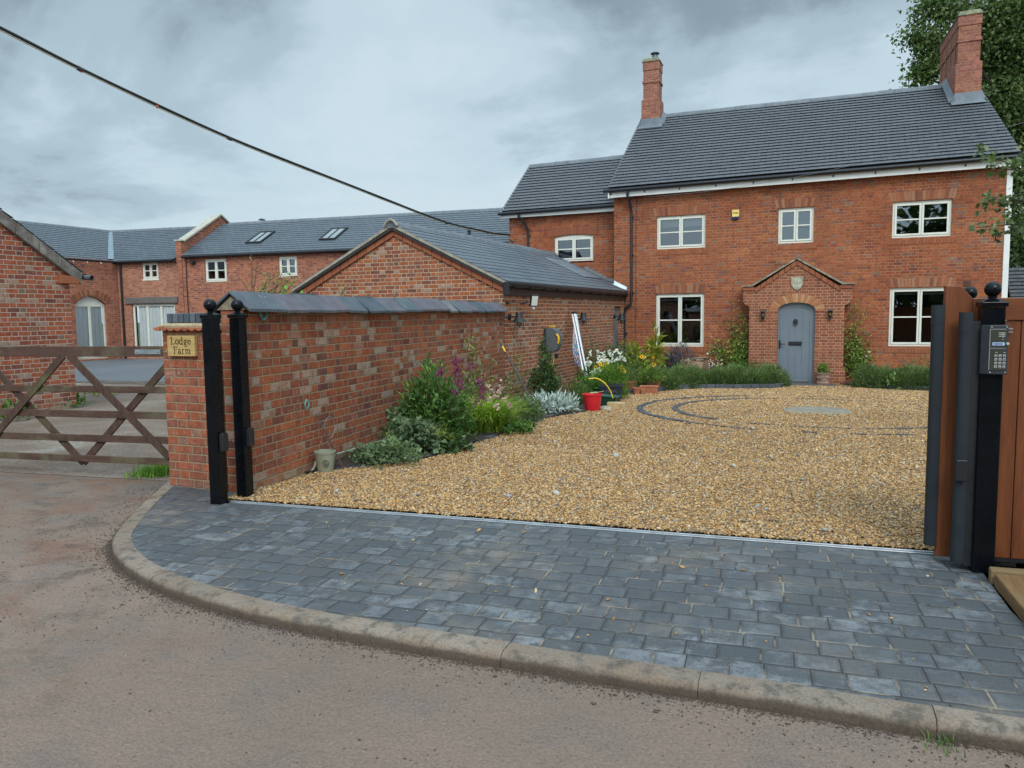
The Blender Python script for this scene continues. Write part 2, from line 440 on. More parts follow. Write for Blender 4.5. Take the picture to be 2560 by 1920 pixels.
def slate(name, c0, c1, L=.25, h=.2, rough=.45, joint=.006, spec=.5, streak=.3, moss=.35):
    """tiles or slates; one course of the mesh = one row of the bond"""
    if name in MATS: return MATS[name]
    g = NT(name); uv = g.uv(); P = g.obj()
    x, y, _ = g.sep(uv); v = g.math('DIVIDE', y, h); row = g.math('FLOOR', g.math('ADD', v, .0001))
    cu = g.math('DIVIDE', g.math('ADD', x, g.math('ADD', g.math('MULTIPLY', row, L/2), g.math('MULTIPLY', g.white(g.comb(row, 1.1, 2.2)), L*.12))), L)
    cell = g.math('FLOOR', cu); fu = g.math('SUBTRACT', cu, cell)
    d = g.math('MULTIPLY', g.math('MINIMUM', fu, g.math('SUBTRACT', 1.0, fu)), L)
    mask = g.step(d, joint*.3, joint, 1, 0)
    r1 = g.white(g.comb(cell, row, .3))
    c = g.mix(r1, c0, c1)
    c = g.mix(1.0, c, g.ramp(g.noise(P, 7, 5, .65), [(.3, (1-streak,)*3), (.7, (1+streak,)*3)]), 'MULTIPLY')
    c = g.mix(g.math('MULTIPLY', g.step(g.noise(P, 1.1, 5, .65), .56, .75), moss), c, (.16, .16, .15))
    c = g.mix(g.math('MULTIPLY', mask, .85), c, (.012, .013, .016))
    hgt = g.math('ADD', g.math('MULTIPLY', r1, .5), g.math('ADD', g.math('MULTIPLY', g.noise(P, 30, 4), .35), g.math('MULTIPLY', mask, -1.0)))
    ro = g.math('ADD', g.math('MULTIPLY', r1, .16), rough-.08)
    MATS[name] = g.end(g.bsdf(c, ro, g.bump(hgt, .004), spec=spec)); return MATS[name]

def timber(name, c0, c1, axis=0, rough=.6, spec=.35, grain=1.0, algae=None, bump=.5, coat=0.0):
    if name in MATS: return MATS[name]
    g = NT(name); P = g.obj()
    sc = [26.0, 26.0, 26.0]; sc[axis] = 1.6
    mp = g.n('ShaderNodeMapping'); g.put(mp.inputs['Vector'], P); mp.inputs['Scale'].default_value = tuple(sc)
    gr = g.noise(mp.outputs[0], 1.0*grain, 5, .65, .4); gr2 = g.noise(mp.outputs[0], 5.0*grain, 3, .6)
    c = g.ramp(gr, [(.28, c0), (.72, c1)])
    c = g.mix(1.0, c, g.ramp(gr2, [(.3, (.8, .8, .8)), (.7, (1.15, 1.15, 1.15))]), 'MULTIPLY')
    if algae:
        c = g.mix(g.math('MULTIPLY', g.step(g.noise(P, 2.6, 5, .6), .47, .66), algae[1]), c, algae[0])
    MATS[name] = g.end(g.bsdf(c, rough, g.bump(g.math('ADD', gr, gr2), .002, bump), spec=spec, coat=coat)); return MATS[name]

def leaf(name, stops, rough=.55, trans=.25, spec=.3):
    if name in MATS: return MATS[name]
    g = NT(name); r = g.attr('rnd'); c = g.ramp(r, stops)
    c = g.mix(1.0, c, g.ramp(g.noise(g.obj(), 2.5, 3), [(.3, (.72, .75, .7)), (.7, (1.25, 1.22, 1.2))]), 'MULTIPLY')
    p = g.bsdf(c, rough, spec=spec)
    tr = g.n('ShaderNodeBsdfTranslucent'); g.put(tr.inputs[0], g.mix(1.0, c, (1.1, 1.25, .7), 'MULTIPLY'))
    ms = g.n('ShaderNodeMixShader'); ms.inputs[0].default_value = trans
    g.t.links.new(p, ms.inputs[1]); g.t.links.new(tr.outputs[0], ms.inputs[2])
    MATS[name] = g.end(ms.outputs[0]); return MATS[name]

def by_rnd(name, stops, rough=.85, spec=.3, scale=60.0, bump=.3, interp='LINEAR', fine=.3):
    if name in MATS: return MATS[name]
    g = NT(name); r = g.attr('rnd'); c = g.ramp(r, stops, interp)
    nz = g.noise(g.obj(), scale, 4, .65)
    c = g.mix(1.0, c, g.ramp(nz, [(.25, (1-fine,)*3), (.75, (1+fine*.8,)*3)]), 'MULTIPLY')
    MATS[name] = g.end(g.bsdf(c, rough, g.bump(nz, .004, bump), spec=spec)); return MATS[name]

def glass(name, tint=(.74, .78, .78), ior=2.15):
    if name in MATS: return MATS[name]
    g = NT(name)
    tr = g.n('ShaderNodeBsdfTransparent'); tr.inputs[0].default_value = (*tint, 1)
    gl = g.n('ShaderNodeBsdfGlossy'); gl.inputs['Roughness'].default_value = .015; gl.inputs[0].default_value = (.84, .93, 1, 1)
    nz = g.bump(g.noise(g.obj(), 1.6, 1), .004, .6); g.put(gl.inputs['Normal'], nz)
    fr = g.n('ShaderNodeFresnel'); fr.inputs[0].default_value = ior
    ms = g.n('ShaderNodeMixShader'); g.t.links.new(fr.outputs[0], ms.inputs[0]); g.t.links.new(tr.outputs[0], ms.inputs[1]); g.t.links.new(gl.outputs[0], ms.inputs[2])
    MATS[name] = g.end(ms.outputs[0]); return MATS[name]

RED = [(0, (.31, .092, .042)), (.2, (.36, .112, .046)), (.45, (.28, .078, .040)), (.62, (.40, .135, .052)), (.84, (.22, .066, .042)), (.95, (.26, .14, .10))]
OLD = [(0, (.35, .105, .048)), (.25, (.29, .085, .047)), (.45, (.39, .118, .048)), (.62, (.19, .064, .046)), (.74, (.33, .112, .062)), (.86, (.135, .052, .043)), (.96, (.31, .145, .10))]
BARN = [(0, (.38, .13, .07)), (.25, (.42, .155, .085)), (.5, (.34, .11, .06)), (.72, (.29, .098, .06)), (.9, (.21, .08, .06))]
M_house = brick('brick_house', RED, (.43, .28, .185), joint=.009, h=.0765, patch=((.74, .62, .66), .6), joint_fade=.75, mottle=.18, grime=.32, bumpd=.007)
M_porch = brick('brick_porch', [(0, (.27, .085, .045)), (.3, (.32, .105, .05)), (.6, (.23, .07, .042)), (.85, (.34, .125, .06))], (.50, .37, .26), joint=.010, h=.0765, mottle=.18, joint_fade=.35)
M_wing = brick('brick_wing', RED, (.40, .27, .18), joint=.009, h=.0765, patch=((.72, .56, .56), .7), joint_fade=.9, mottle=.22)
M_wall = brick('brick_garden_wall', OLD, (.31, .24, .15), joint=.010, h=.0812, wav=.006, pale=.6, lime=.35, damp=(-.06, 1), patch=((.66, .55, .58), .5), mottle=.2, bumpd=.010)
M_pillar = brick('brick_pillar', [(0, (.33, .10, .055)), (.3, (.30, .105, .065)), (.55, (.37, .11, .05)), (.8, (.26, .09, .06)), (.95, (.31, .16, .11))], (.33, .235, .145), joint=.012, h=.081, wav=.004, lichen=.0, lime=.45, damp=(-.14, 1), mottle=.25, bumpd=.010)
M_out = brick('brick_outbuilding', [(0, (.33, .105, .052)), (.22, (.38, .12, .045)), (.42, (.28, .088, .055)), (.58, (.18, .068, .052)), (.7, (.35, .125, .06)), (.9, (.24, .10, .07))], (.50, .38, .26), L=.345, joint=.012, h=.0795, mottle=.2, wav=.005, pale=.25, bumpd=.009, damp=(-.3, 1))
M_barn = brick('brick_barn', BARN, (.46, .31, .24), joint=.009, h=.0765, mottle=.2, joint_fade=.5, grime=.08)
M_barnB = brick('brick_barn_pale', [(0, (.40, .17, .10)), (.3, (.44, .20, .12)), (.6, (.36, .14, .085)), (.85, (.30, .12, .085))], (.48, .33, .25), joint=.009, h=.0765, mottle=.18, joint_fade=.5)
M_shed = brick('brick_shed', [(0, (.33, .09, .048)), (.25, (.38, .11, .055)), (.5, (.29, .082, .052)), (.74, (.16, .07, .06)), (.85, (.35, .10, .048)), (.96, (.20, .14, .10))], (.45, .35, .27), joint=.013, h=.083, wav=.007, mottle=.22, lime=.3, pale=.4, bumpd=.011, damp=(0, 1))
M_chim = brick('brick_chimney', [(0, (.31, .12, .085)), (.4, (.27, .095, .07)), (.75, (.35, .14, .09))], (.42, .30, .22), joint=.009, h=.0765, mottle=.2, joint_fade=.7)
M_vous = by_rnd('voussoir_brick', [(0, (.17, .07, .048)), (.35, (.29, .10, .05)), (.7, (.34, .125, .06)), (1, (.33, .17, .10))])
M_vousd = by_rnd('cut_brick', [(0, (.28, .09, .045)), (.5, (.34, .12, .055)), (1, (.26, .085, .05))])
M_mortar = plain('lime_mortar', (.40, .30, .20), .95, .15, 20, .4)
M_tile = slate('roof_tile_grey', (.080, .086, .097), (.098, .105, .117), L=.30, h=.2, rough=.62, spec=.4, streak=.06, moss=.1)
M_slate = slate('roof_slate_blue', (.085, .104, .123), (.108, .128, .147), L=.27, h=.2, rough=.46, spec=.5, streak=.07, moss=.1, joint=.010)
M_slateB = slate('roof_slate_barn', (.070, .087, .105), (.090, .108, .126), L=.32, h=.2, rough=.5, spec=.5, streak=.06, moss=.1, joint=.010)
M_ridge = plain('ridge_tile', (.12, .135, .15), .6, .2, 5, .2)
M_lead = plain('lead_sheet', (.125, .145, .165), .6, .18, 4, .2, spec=.5)
M_white = plain('white_board', (.74, .73, .70), .5, .06, 3)
M_cream = plain('cream_frame', (.70, .69, .60), .42, .05, 4)
M_black = plain('black_gutter', (.012, .013, .018), .38, .2, 6, spec=.5)
M_gloss = plain('black_gloss_paint', (.003, .004, .006), .28, .3, 9, .12, spec=.2, coat=.05, dirt=((.03, .035, .045), .66))
M_grey = plain('grey_door_paint', (.155, .185, .215), .45, .05, 3)
M_stone = plain('weathered_stone', (.36, .33, .26), .9, .25, 9, .8, dirt=((.07, .065, .05), .53))
M_conc = plain('pale_coping_stone', (.40, .37, .30), .9, .12, 5, .4)
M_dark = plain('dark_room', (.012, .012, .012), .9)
M_glass = glass('window_glass')
M_iron = plain('black_iron', (.012, .012, .014), .5, .2, 12, .2)
M_rubber = plain('dark_grey_rubber', (.018, .023, .029), .5, .12, 8, .1, spec=.4)
M_steel = plain('galvanised_steel', (.55, .57, .58), .35, .15, 8, .1, metal=.8)
M_terr = plain('terracotta', (.36, .13, .065), .85, .22, 8, .4, dirt=((.3, .2, .13), .6))

# ------------------------------------------------------------------ the ground
TH = R_(6.0)
E1 = np.array([math.cos(TH), math.sin(TH), 0]); E2 = np.array([-math.sin(TH), math.cos(TH), 0])
def gravel_mat():
    g = NT('pea_gravel'); P = g.obj()
    w = g.vm('ADD', P, g.vm('SCALE', g.noise(P, 14, 2, .5, 0, True), scale=.03))
    sq = g.vm('MULTIPLY', w, (1.0, 1.25, .3))
    cell = g.vor(sq, 46, 'F1', 'Color'); dist = g.vor(sq, 46, 'F1', 'Distance')
    r = g.sep(cell)[0]; r2 = g.sep(cell)[1]
    c = g.ramp(r, [(0, (.31, .168, .062)), (.2, (.45, .258, .096)), (.42, (.53, .325, .135)), (.58, (.60, .43, .235)), (.68, (.36, .205, .082)), (.80, (.19, .12, .07)), (.94, (.52, .46, .37))], 'CONSTANT')
    c = g.mix(.15, c, (.45, .29, .14))
    c = g.mix(1.0, c, g.ramp(g.noise(P, 1.0, 5, .6), [(.3, (.84, .83, .82)), (.7, (1.10, 1.10, 1.08))]), 'MULTIPLY')
    trk = g.noise(g.vm('MULTIPLY', P, (1.6, .22, 1)), 1.0, 3, .5, .6); c = g.mix(1.0, c, g.ramp(trk, [(.38, (.80, .78, .76)), (.55, (1.04, 1.04, 1.04))]), 'MULTIPLY')
    c = g.mix(g.step(dist, .45, .8, 0, .5), c, (.10, .06, .03))
    h = g.math('ADD', g.step(dist, .0, .8, 1, 0), g.math('MULTIPLY', r2, .6))
    MATS['pea_gravel'] = g.end(g.bsdf(c, .75, g.bump(h, .016, 1.0), spec=.35)); return MATS['pea_gravel']
M_gravel = gravel_mat()
M_peb = by_rnd('pebble', [(0, (.31, .16, .055)), (.18, (.46, .258, .093)), (.38, (.54, .33, .135)), (.55, (.61, .43, .235)), (.65, (.35, .195, .075)), (.77, (.155, .10, .06)), (.89, (.42, .35, .255)), (.955, (.22, .205, .185))], .62, .4, 90, .1, 'CONSTANT', .18)

def road_mat():
    g = NT('muddy_road'); P = g.obj()
    n1 = g.noise(P, .5, 5, .55, .3); n2 = g.noise(P, 2.4, 6, .62); n3 = g.noise(P, 70, 4, .7)
    c = g.ramp(n1, [(.3, (.192, .136, .103)), (.5, (.228, .160, .122)), (.7, (.255, .180, .139))])
    c = g.mix(g.step(n2, .46, .66, 0, .7), c, (.182, .142, .118))
    c = g.mix(g.step(g.vor(P, 150, 'F1', 'Distance'), .0, .45, .28, 0), c, (.30, .25, .21))
    # redder smears of field mud on the left, towards the farm entrance
    x, y, _ = g.sep(P)
    left = g.step(g.math('ADD', x, g.math('MULTIPLY', n2, 1.6)), -4.2, -1.6, 1, 0)
    sm = g.noise(g.vm('MULTIPLY', P, (.7, 1.9, 1)), 1.2, 6, .65, .5)
    c = g.mix(g.math('MULTIPLY', left, g.step(sm, .47, .63, 0, .75)), c, (.205, .108, .068))
    c = g.mix(g.math('MULTIPLY', left, g.step(g.noise(P, 3.6, 7, .7), .50, .66, 0, .7)), c, (.085, .058, .045))
    far = g.step(y, 4.2, 5.4)
    c = g.mix(g.math('MULTIPLY', far, g.step(g.noise(P, 1.8, 4), .42, .6, 0, .65)), c, (.15, .125, .11))
    c = g.mix(1.0, c, g.ramp(n3, [(.3, (.72, .72, .72)), (.7, (1.25, 1.25, 1.25))]), 'MULTIPLY')
    spk2 = g.vor(P, 24, 'F1', 'Distance'); c = g.mix(g.math('MULTIPLY', g.step(spk2, .10, .16, 1, 0), g.step(g.noise(P, 7, 3), .5, .6)), c, (.075, .05, .038))
    spk = g.vor(P, 60, 'F1', 'Distance')
    c = g.mix(g.math('MULTIPLY', g.step(spk, .08, .2, 1, 0), g.step(n2, .35, .6, .3, .85)), c, (.07, .048, .037))
    ro = g.ramp(g.noise(P, 1.3, 4, .6), [(.35, (.52,)*3), (.6, (.8,)*3)])
    h = g.math('ADD', g.math('MULTIPLY', n3, .5), g.math('ADD', g.math('MULTIPLY', n2, 2.0), g.math('MULTIPLY', g.noise(P, 16, 5, .7), 1.0)))
    MATS['muddy_road'] = g.end(g.bsdf(c, ro, g.bump(h, .016, 1), spec=.35)); return MATS['muddy_road']
M_road = road_mat()

def paver_mat():
    g = NT('block_paving'); P = g.obj()
    rt = g.n('ShaderNodeVectorRotate', rotation_type='Z_AXIS'); g.put(rt.inputs['Vector'], P); rt.inputs['Angle'].default_value = -TH
    mask, r1, r2, dist = bond(g, rt.outputs[0], .345, .57, .162, .006, .004, .23, .004, .002)
    c = g.ramp(r1, [(0, (.055, .062, .070)), (.3, (.078, .085, .094)), (.55, (.064, .069, .076)), (.75, (.094, .10, .108)), (.9, (.076, .075, .075))])
    c = g.mix(.5, c, (.072, .078, .084))
    n1 = g.noise(P, .8, 5, .6, .4); n2 = g.noise(P, 6, 5, .65); n3 = g.noise(P, 90, 4, .75)
    wear = g.math('MULTIPLY', g.step(g.math('ADD', g.math('MULTIPLY', g.noise(P, 11, 6, .7), .8), g.math('MULTIPLY', r2, .2)), .46, .66), g.step(g.noise(P, 1.1, 4), .42, .62, .2, .9))
    c = g.mix(g.math('MULTIPLY', wear, .9), c, (.225, .237, .25))
    c = g.mix(1.0, c, g.ramp(n3, [(.28, (.62, .62, .62)), (.5, (1, 1, 1)), (.75, (1.5, 1.48, 1.45))]), 'MULTIPLY')
    sand = g.step(n1, .50, .70, 0, .55); sand = g.math('MULTIPLY', sand, g.step(n2, .35, .6))
    c = g.mix(sand, c, (.25, .19, .135))
    jc = g.mix(g.step(g.noise(P, 4, 4, .6), .48, .66), (.03, .027, .025), (.31, .235, .155))
    c = g.mix(mask, c, jc)
    edge = g.step(dist, .004, .018, 1, 0)
    h = g.math('ADD', g.math('ADD', g.math('MULTIPLY', g.math('SUBTRACT', 1.0, edge), 1.6), g.math('MULTIPLY', r2, .9)), g.math('ADD', g.math('MULTIPLY', n3, .35), g.math('MULTIPLY', n2, .5)))
    ro = g.math('ADD', g.math('MULTIPLY', n2, .35), .42)
    MATS['block_paving'] = g.end(g.bsdf(c, ro, g.bump(h, .004, .9), spec=.4)); return MATS['block_paving']
M_pav = paver_mat()

def ground_mat(name, c0, c1, c2, s=1.2, bump=.01, fine=30, rough=.85):
    g = NT(name); P = g.obj()
    a = g.noise(P, s, 6, .62, .3); b = g.noise(P, fine, 5, .7); v = g.vor(P, fine*1.6, 'F1', 'Distance')
    c = g.ramp(a, [(.3, c0), (.52, c1), (.7, c2)])
    c = g.mix(1.0, c, g.ramp(b, [(.28, (.55, .55, .55)), (.72, (1.4, 1.4, 1.4))]), 'MULTIPLY')
    MATS[name] = g.end(g.bsdf(c, rough, g.bump(g.math('ADD', b, g.math('MULTIPLY', v, .8)), bump, 1), spec=.35)); return MATS[name]
M_soil = ground_mat('bed_soil', (.035, .025, .019), (.055, .04, .03), (.09, .068, .05), 3, .03, 22)
M_yard = ground_mat('yard_concrete', (.14, .10, .075), (.20, .15, .118), (.29, .245, .205), .9, .010, 26)
M_asph = ground_mat('yard_asphalt', (.105, .115, .125), (.125, .135, .145), (.15, .16, .168), .5, .006, 40, .7)
M_dirt = ground_mat('far_ground', (.05, .07, .03), (.07, .09, .035), (.10, .10, .05), .3, .02, 8)
M_stonysoil = ground_mat('stony_soil', (.06, .045, .035), (.15, .12, .095), (.24, .20, .165), 5, .04, 18)

def ring_arc(pts, n=8):           # smooth a polyline (Catmull-Rom)
    P = [np.array(p, float) for p in pts]; P = [2*P[0]-P[1]]+P+[2*P[-1]-P[-2]]; out = []
    for i in range(1, len(P)-2):
        for k in range(n):
            t = k/n; a, b, c, d = P[i-1], P[i], P[i+1], P[i+2]
            out.append(.5*((2*b)+(c-a)*t+(2*a-5*b+4*c-d)*t*t+(3*b-a-3*c+d)*t**3))
    out.append(P[-2]); return out

KERB = ring_arc([(-6.08, 5.62), (-5.86, 5.30), (-5.40, 4.66), (-5.02, 4.18), (-4.78, 3.93), (-4.45, 3.71), (-4.02, 3.52), (-3.45, 3.38), (-2.85, 3.31), (-2.05, 3.30), (-1.25, 3.33), (-.5, 3.37), (.66, 3.42), (2.2, 3.53), (4.5, 3.70)], 6)
sheet('ground', [(-400, -300, -.6), (400, -300, -.6), (400, 600, -.6), (-400, 600, -.6)], M_dirt, 'rough ground reaching away beyond the farm buildings')
sheet('road', [(-60, -40, -.07), (60, -40, -.07), (60, 3.6, -.07), (4.6, 3.55, -.07), (-2.9, 3.25, -.07), (-4.6, 3.7, -.07), (-5.6, 4.9, -.07), (-6.05, 5.78, -.07), (-30, 2.4, -.07), (-60, -1.8, -.07)], M_road, 'mud covered lane along the kerb')
sheet('yard', [(-6.05, 5.78, -.066), (-5.15, 5.60, -.066), (-6.3, 14.3, -.066), (-40, 14.3, -.066), (-40, .98, -.066)], M_yard, 'stained concrete farmyard behind the timber gate')
sheet('yard_tarmac', [(-6.3, 14.3, -.06), (-6.45, 23.0, -.06), (-8, 30, -.06), (-45, 30, -.06), (-45, 14.3, -.06)], M_asph, 'grey tarmac yard in front of the brick barns')
sheet('yard_strip', [(-19, 14.0, -.056), (-6.3, 14.9, -.056), (-6.3, 15.5, -.056), (-19, 14.7, -.056)], M_stonysoil, 'dark strip of loose chippings across the yard')
sheet('paved_apron', [(p[0], p[1], 0) for p in KERB[2:-9]]+[(1.05, 3.4, 0), (.83, 4.7, 0), (.79, 5.33, 0), (.86, 5.62, 0), (-4.92, 5.01, 0), (-5.05, 5.42, 0), (-5.93, 5.42, 0)], M_pav, 'charcoal block paving between the lane and the gravel drive')
sheet('gravel_drive', [(-5.05, 5.10), (.9, 5.74), (9, 6.6), (9, 22.4), (-6.15, 22.4), (-6.15, 13.7), (-5.02, 5.4)], M_gravel, 'golden pea gravel drive in front of the farmhouse', .9, lambda x, y: zg(x, y)+.012)
sheet('verge', [(.93, 3.5, .035), (9, 4.1, .035), (9, 6.2, .035), (.93, 5.36, .035)], M_stonysoil, 'stony soil behind the timber sleepers')

def kerb():
    P = [Vector((p[0], p[1], 0)) for p in KERB]
    seg = [0.0]
    for a, b in zip(P, P[1:]): seg.append(seg[-1]+(b-a).length)
    def pt(s):
        for i in range(len(P)-1):
            if s <= seg[i+1] or i == len(P)-2:
                t = (s-seg[i])/max(1e-6, seg[i+1]-seg[i]); p = P[i].lerp(P[i+1], t); d = (P[i+1]-P[i]).normalized(); return p, d
    prof = [(-.002, -.30), (-.002, .004), (.094, .003), (.110, -.003), (.121, -.014), (.127, -.030), (.131, -.06), (.132, -.30)]
    b = MB(); s = 0.02; rnd = random.Random(3); tot = seg[-1]
    while s < tot-.1:
        ln = .62 if s < 3.4 else .915
        e = min(s+ln, tot-.01); k = 7; rows = []; dz = rnd.uniform(-.003, .003)
        for i in range(k):
            p, d = pt(s+.0015+(e-s-.003)*i/(k-1)); nrm = Vector((d.y, -d.x, 0))
            rows.append([p+nrm*o+Vector((0, 0, z+dz)) for o, z in prof])
        n = len(prof); vs = [v for r in rows for v in r]
        fs = [(i*n+j, i*n+(j+1) % n, (i+1)*n+(j+1) % n, (i+1)*n+j) for i in range(k-1) for j in range(n)]
        fs += [tuple(range(n)), tuple(range((k-1)*n, k*n))[::-1]]
        b.add(vs, fs); s = e
    g = NT('kerb_concrete'); Pn = g.obj(); r = g.attr('rnd')
    c = g.ramp(r, [(0, (.20, .158, .124)), (1, (.25, .198, .155))])
    n2 = g.noise(Pn, 3.5, 6, .65); c = g.mix(g.step(n2, .45, .68, 0, .7), c, (.21, .142, .095))
    c = g.mix(g.step(g.noise(Pn, 8, 6, .7), .48, .64, 0, .8), c, (.085, .072, .06))
    z = g.sep(Pn)[2]; c = g.mix(g.math('MULTIPLY', g.step(g.math('ADD', z, g.math('MULTIPLY', n2, .05)), -.012, .014, 1, 0), .85), c, (.082, .058, .042))
    f = g.noise(Pn, 85, 4, .7); c = g.mix(1.0, c, g.ramp(f, [(.3, (.72,)*3), (.7, (1.3,)*3)]), 'MULTIPLY')
    mt = g.end(g.bsdf(c, .8, g.bump(g.math('ADD', f, g.math('MULTIPLY', n2, 1.5)), .005, .8), spec=.35))
    o = b.build('kerb', mt, smooth=True); tag(o, 'worn concrete bullnose kerb curving round the paving', kind='structure')
kerb()

def icos():
    bm = bmesh.new(); bmesh.ops.create_icosphere(bm, subdivisions=1, radius=1)
    v = np.array([x.co[:] for x in bm.verts]); f = np.array([[q.index for q in x.verts] for x in bm.faces]); bm.free(); return v, f
ICO = icos()
def stones(name, pts, size, mat, squash=.55, seed=0, label=None, kind='stuff', smooth=True, var=.45):
    rg = np.random.default_rng(seed); n = len(pts); v, f = ICO
    a = rg.uniform(0, 2*math.pi, n); s = size*np.exp(rg.normal(0, var*.6, n))
    sx, sy, sz = s*rg.uniform(.8, 1.35, n), s*rg.uniform(.65, 1.0, n), s*squash*rg.uniform(.75, 1.3, n)
    V = np.repeat(v[None], n, 0)*(1+rg.normal(0, .10, (n, len(v), 1)))
    V = V*np.stack([sx, sy, sz], 1)[:, None, :]
    tx, ty = rg.normal(0, .3, n), rg.normal(0, .3, n)
    V[:, :, 2] += V[:, :, 0]*tx[:, None]+V[:, :, 1]*ty[:, None]
    ca, sa = np.cos(a)[:, None], np.sin(a)[:, None]
    X = V[:, :, 0]*ca-V[:, :, 1]*sa; Y = V[:, :, 0]*sa+V[:, :, 1]*ca
    V = np.stack([X, Y, V[:, :, 2]], 2)+np.asarray(pts)[:, None, :]
    F = f[None]+(np.arange(n)*len(v))[:, None, None]
    o = np_mesh(name, V.reshape(-1, 3), F.reshape(-1, 3), mat, None, np.repeat(rg.random(n), len(f)), smooth)
    return tag(o, label, 'gravel' if kind == 'stuff' else None, None, kind)

BED = ring_arc([(-5.06, 6.25), (-4.97, 6.5), (-4.78, 6.8), (-4.52, 7.2), (-4.36, 7.8), (-4.42, 8.7), (-4.42, 10.0), (-4.55, 11.2), (-4.50, 12.2), (-4.30, 13.0), (-4.28, 13.8), (-4.55, 15.2), (-4.55, 16.6), (-4.45, 17.2), (-4.1, 17.7), (-3.9, 18.6), (-3.2, 19.35), (-2.3, 19.65), (-1.55, 20.2), (-1.45, 20.9)], 4)
def bed_x(y):
    ys = [p[1] for p in BED[:64]]; xs = [p[0] for p in BED[:64]]
    return float(np.interp(y, ys, xs))
def wall_x(y): return -4.97-(min(y, 13.7)-5.4)*(1.13/8.3)

rg = np.random.default_rng(11)
def scatter_drive(n, y0, y1, dens_pow=1.0):
    out = []
    while len(out) < n:
        m_ = n*2; y = y0+(y1-y0)*rg.random(m_)**dens_pow; x = rg.uniform(-5.0, 2.2, m_)
        track = 5.06+(x+4.92)*.104+.05
        bx = np.interp(y, [p[1] for p in BED[:60]], [p[0] for p in BED[:60]])
        ok = (y > track) & (x > bx+.0) & ((x-0)/(y) > -1.0) & (x/np.maximum(y, .1) < .2)
        out += list(zip(x[ok], y[ok]))
    out = np.array(out[:n]); z = np.array([zg(a, b) for a, b in out])
    return np.column_stack([out, z+.014+rg.uniform(-.006, .008, n)])
stones('pebbles', scatter_drive(90000, 5.1, 8.8, 1.2), .0092, M_peb, .6, 1, 'loose golden pebbles lying thickly on the near drive')
stones('scattered_pebbles', scatter_drive(60000, 8.6, 15.5, 1.1), .0105, M_peb, .6, 2, 'loose golden pebbles lying on the far drive')
def flints():
    xs = rg.uniform(-4.5, .4, 46); ys = 5.5+rg.random(46)**1.6*7
    p = np.array([(x, y, zg(x, y)+.03) for x, y in zip(xs, ys) if x > bed_x(y)+.1 and x/y < .12 and y > 5.2+(x+4.92)*.104+.1])
    stones('flints', p, .021, by_rnd('grey_flint', [(0, (.30, .30, .29)), (.6, (.46, .43, .37)), (1, (.22, .22, .22))], .7), .6, 4, 'larger pale flints among the gravel')
flints()
stones('far_pebbles', scatter_drive(45000, 15.2, 21.2, 1.0), .0135, M_peb, .6, 3, 'loose golden pebbles on the drive in front of the house')
# spill of mud crumbs along the kerb and over the lane
def crumbs():
    P = []
    K = np.array([p[:2] for p in KERB])
    for i in range(11500):
        if rg.random() < .8:
            k = rg.integers(0, len(K)-2); t = rg.random(); p = K[k]*(1-t)+K[k+1]*t; d = K[k+1]-K[k]; d = d/np.linalg.norm(d)
            p = p+np.array([d[1], -d[0]])*(.134+abs(rg.normal(0, .022 if rg.random() < .7 else (.09 if k > 20 else .2))))
        else:
            p = np.array([rg.uniform(-7.5, 2.5), 2.0+rg.random()**.8*3.4]) if rg.random() < .45 else np.array([-3.4-abs(rg.normal(0, 1.6)), rg.uniform(2.6, 5.6)])
        kx = np.argmin(np.hypot(K[:, 0]-p[0], K[:, 1]-p[1])); d = K[min(kx+1, len(K)-1)]-K[max(kx-1, 0)]; d = d/np.linalg.norm(d)
        if (p-K[kx]) @ np.array([d[1], -d[0]]) < .133: continue
        P.append((p[0], p[1], -.068))
    stones('mud_crumbs', np.array(P), .0031, plain('damp_mud', (.085, .058, .043), .8, .3, 30), .6, 5, 'dark crumbs of mud on the lane beside the kerb', var=.7)
    Q = [(rg.uniform(-4.6, .8), rg.uniform(3.45, 5.2), .004) for _ in range(120)]
    Q = np.array([q for q in Q if q[1] < 5.0+(q[0]+4.92)*.104 and q[0] > -4.3])
    stones('grit', Q, .0055, M_peb, .6, 6, 'stray gravel grit on the block paving', var=.8)
crumbs()

def sett_rings():
    b = MB(); cx, cy = -.46, 14.72; rnd = random.Random(5)
    for r in (3.15, 2.5):
        n = int(2*math.pi*r/.21)
        for i in range(n):
            a0 = 2*math.pi*(i+.03)/n; a1 = 2*math.pi*(i+.97)/n; am = (a0+a1)/2
            left = .5-.5*math.cos(am)           # 1 on the left side
            w = .055 if left > .8 else .028
            if left < .8 and rnd.random() < .3: continue
            up = .034 if left > .75 else .027
            vs = []
            for z in (-.06, up+rnd.uniform(-.004, .003)):
                for rr, a in ((r-w, a0), (r+w, a0), (r+w, a1), (r-w, a1)):
                    x, y = cx+rr*math.cos(a), cy+rr*math.sin(a); vs.append((x, y, zg(x, y)+z))
            b.hull8(vs)
    o = b.build('sett_rings', by_rnd('blue_sett', [(0, (.05, .055, .065)), (1, (.10, .105, .115))], .7))
    tag(o, 'two rings of dark setts showing through the gravel', kind='structure')
sett_rings()
def manhole():
    b = MB(); z = zg(0, 14.75)
    b.lathe([(.0, .0), (.53, .0), (.56, .004), (.58, .022), (.56, .030), (.40, .031), (.0, .031)], (-.46, 14.72, z), 40)
    tag(b.build('manhole_cover', plain('manhole_concrete', (.22, .20, .155), .9, .25, 6, .4), smooth=True), 'round grey inspection cover set flat in the gravel', 'manhole cover')
manhole()
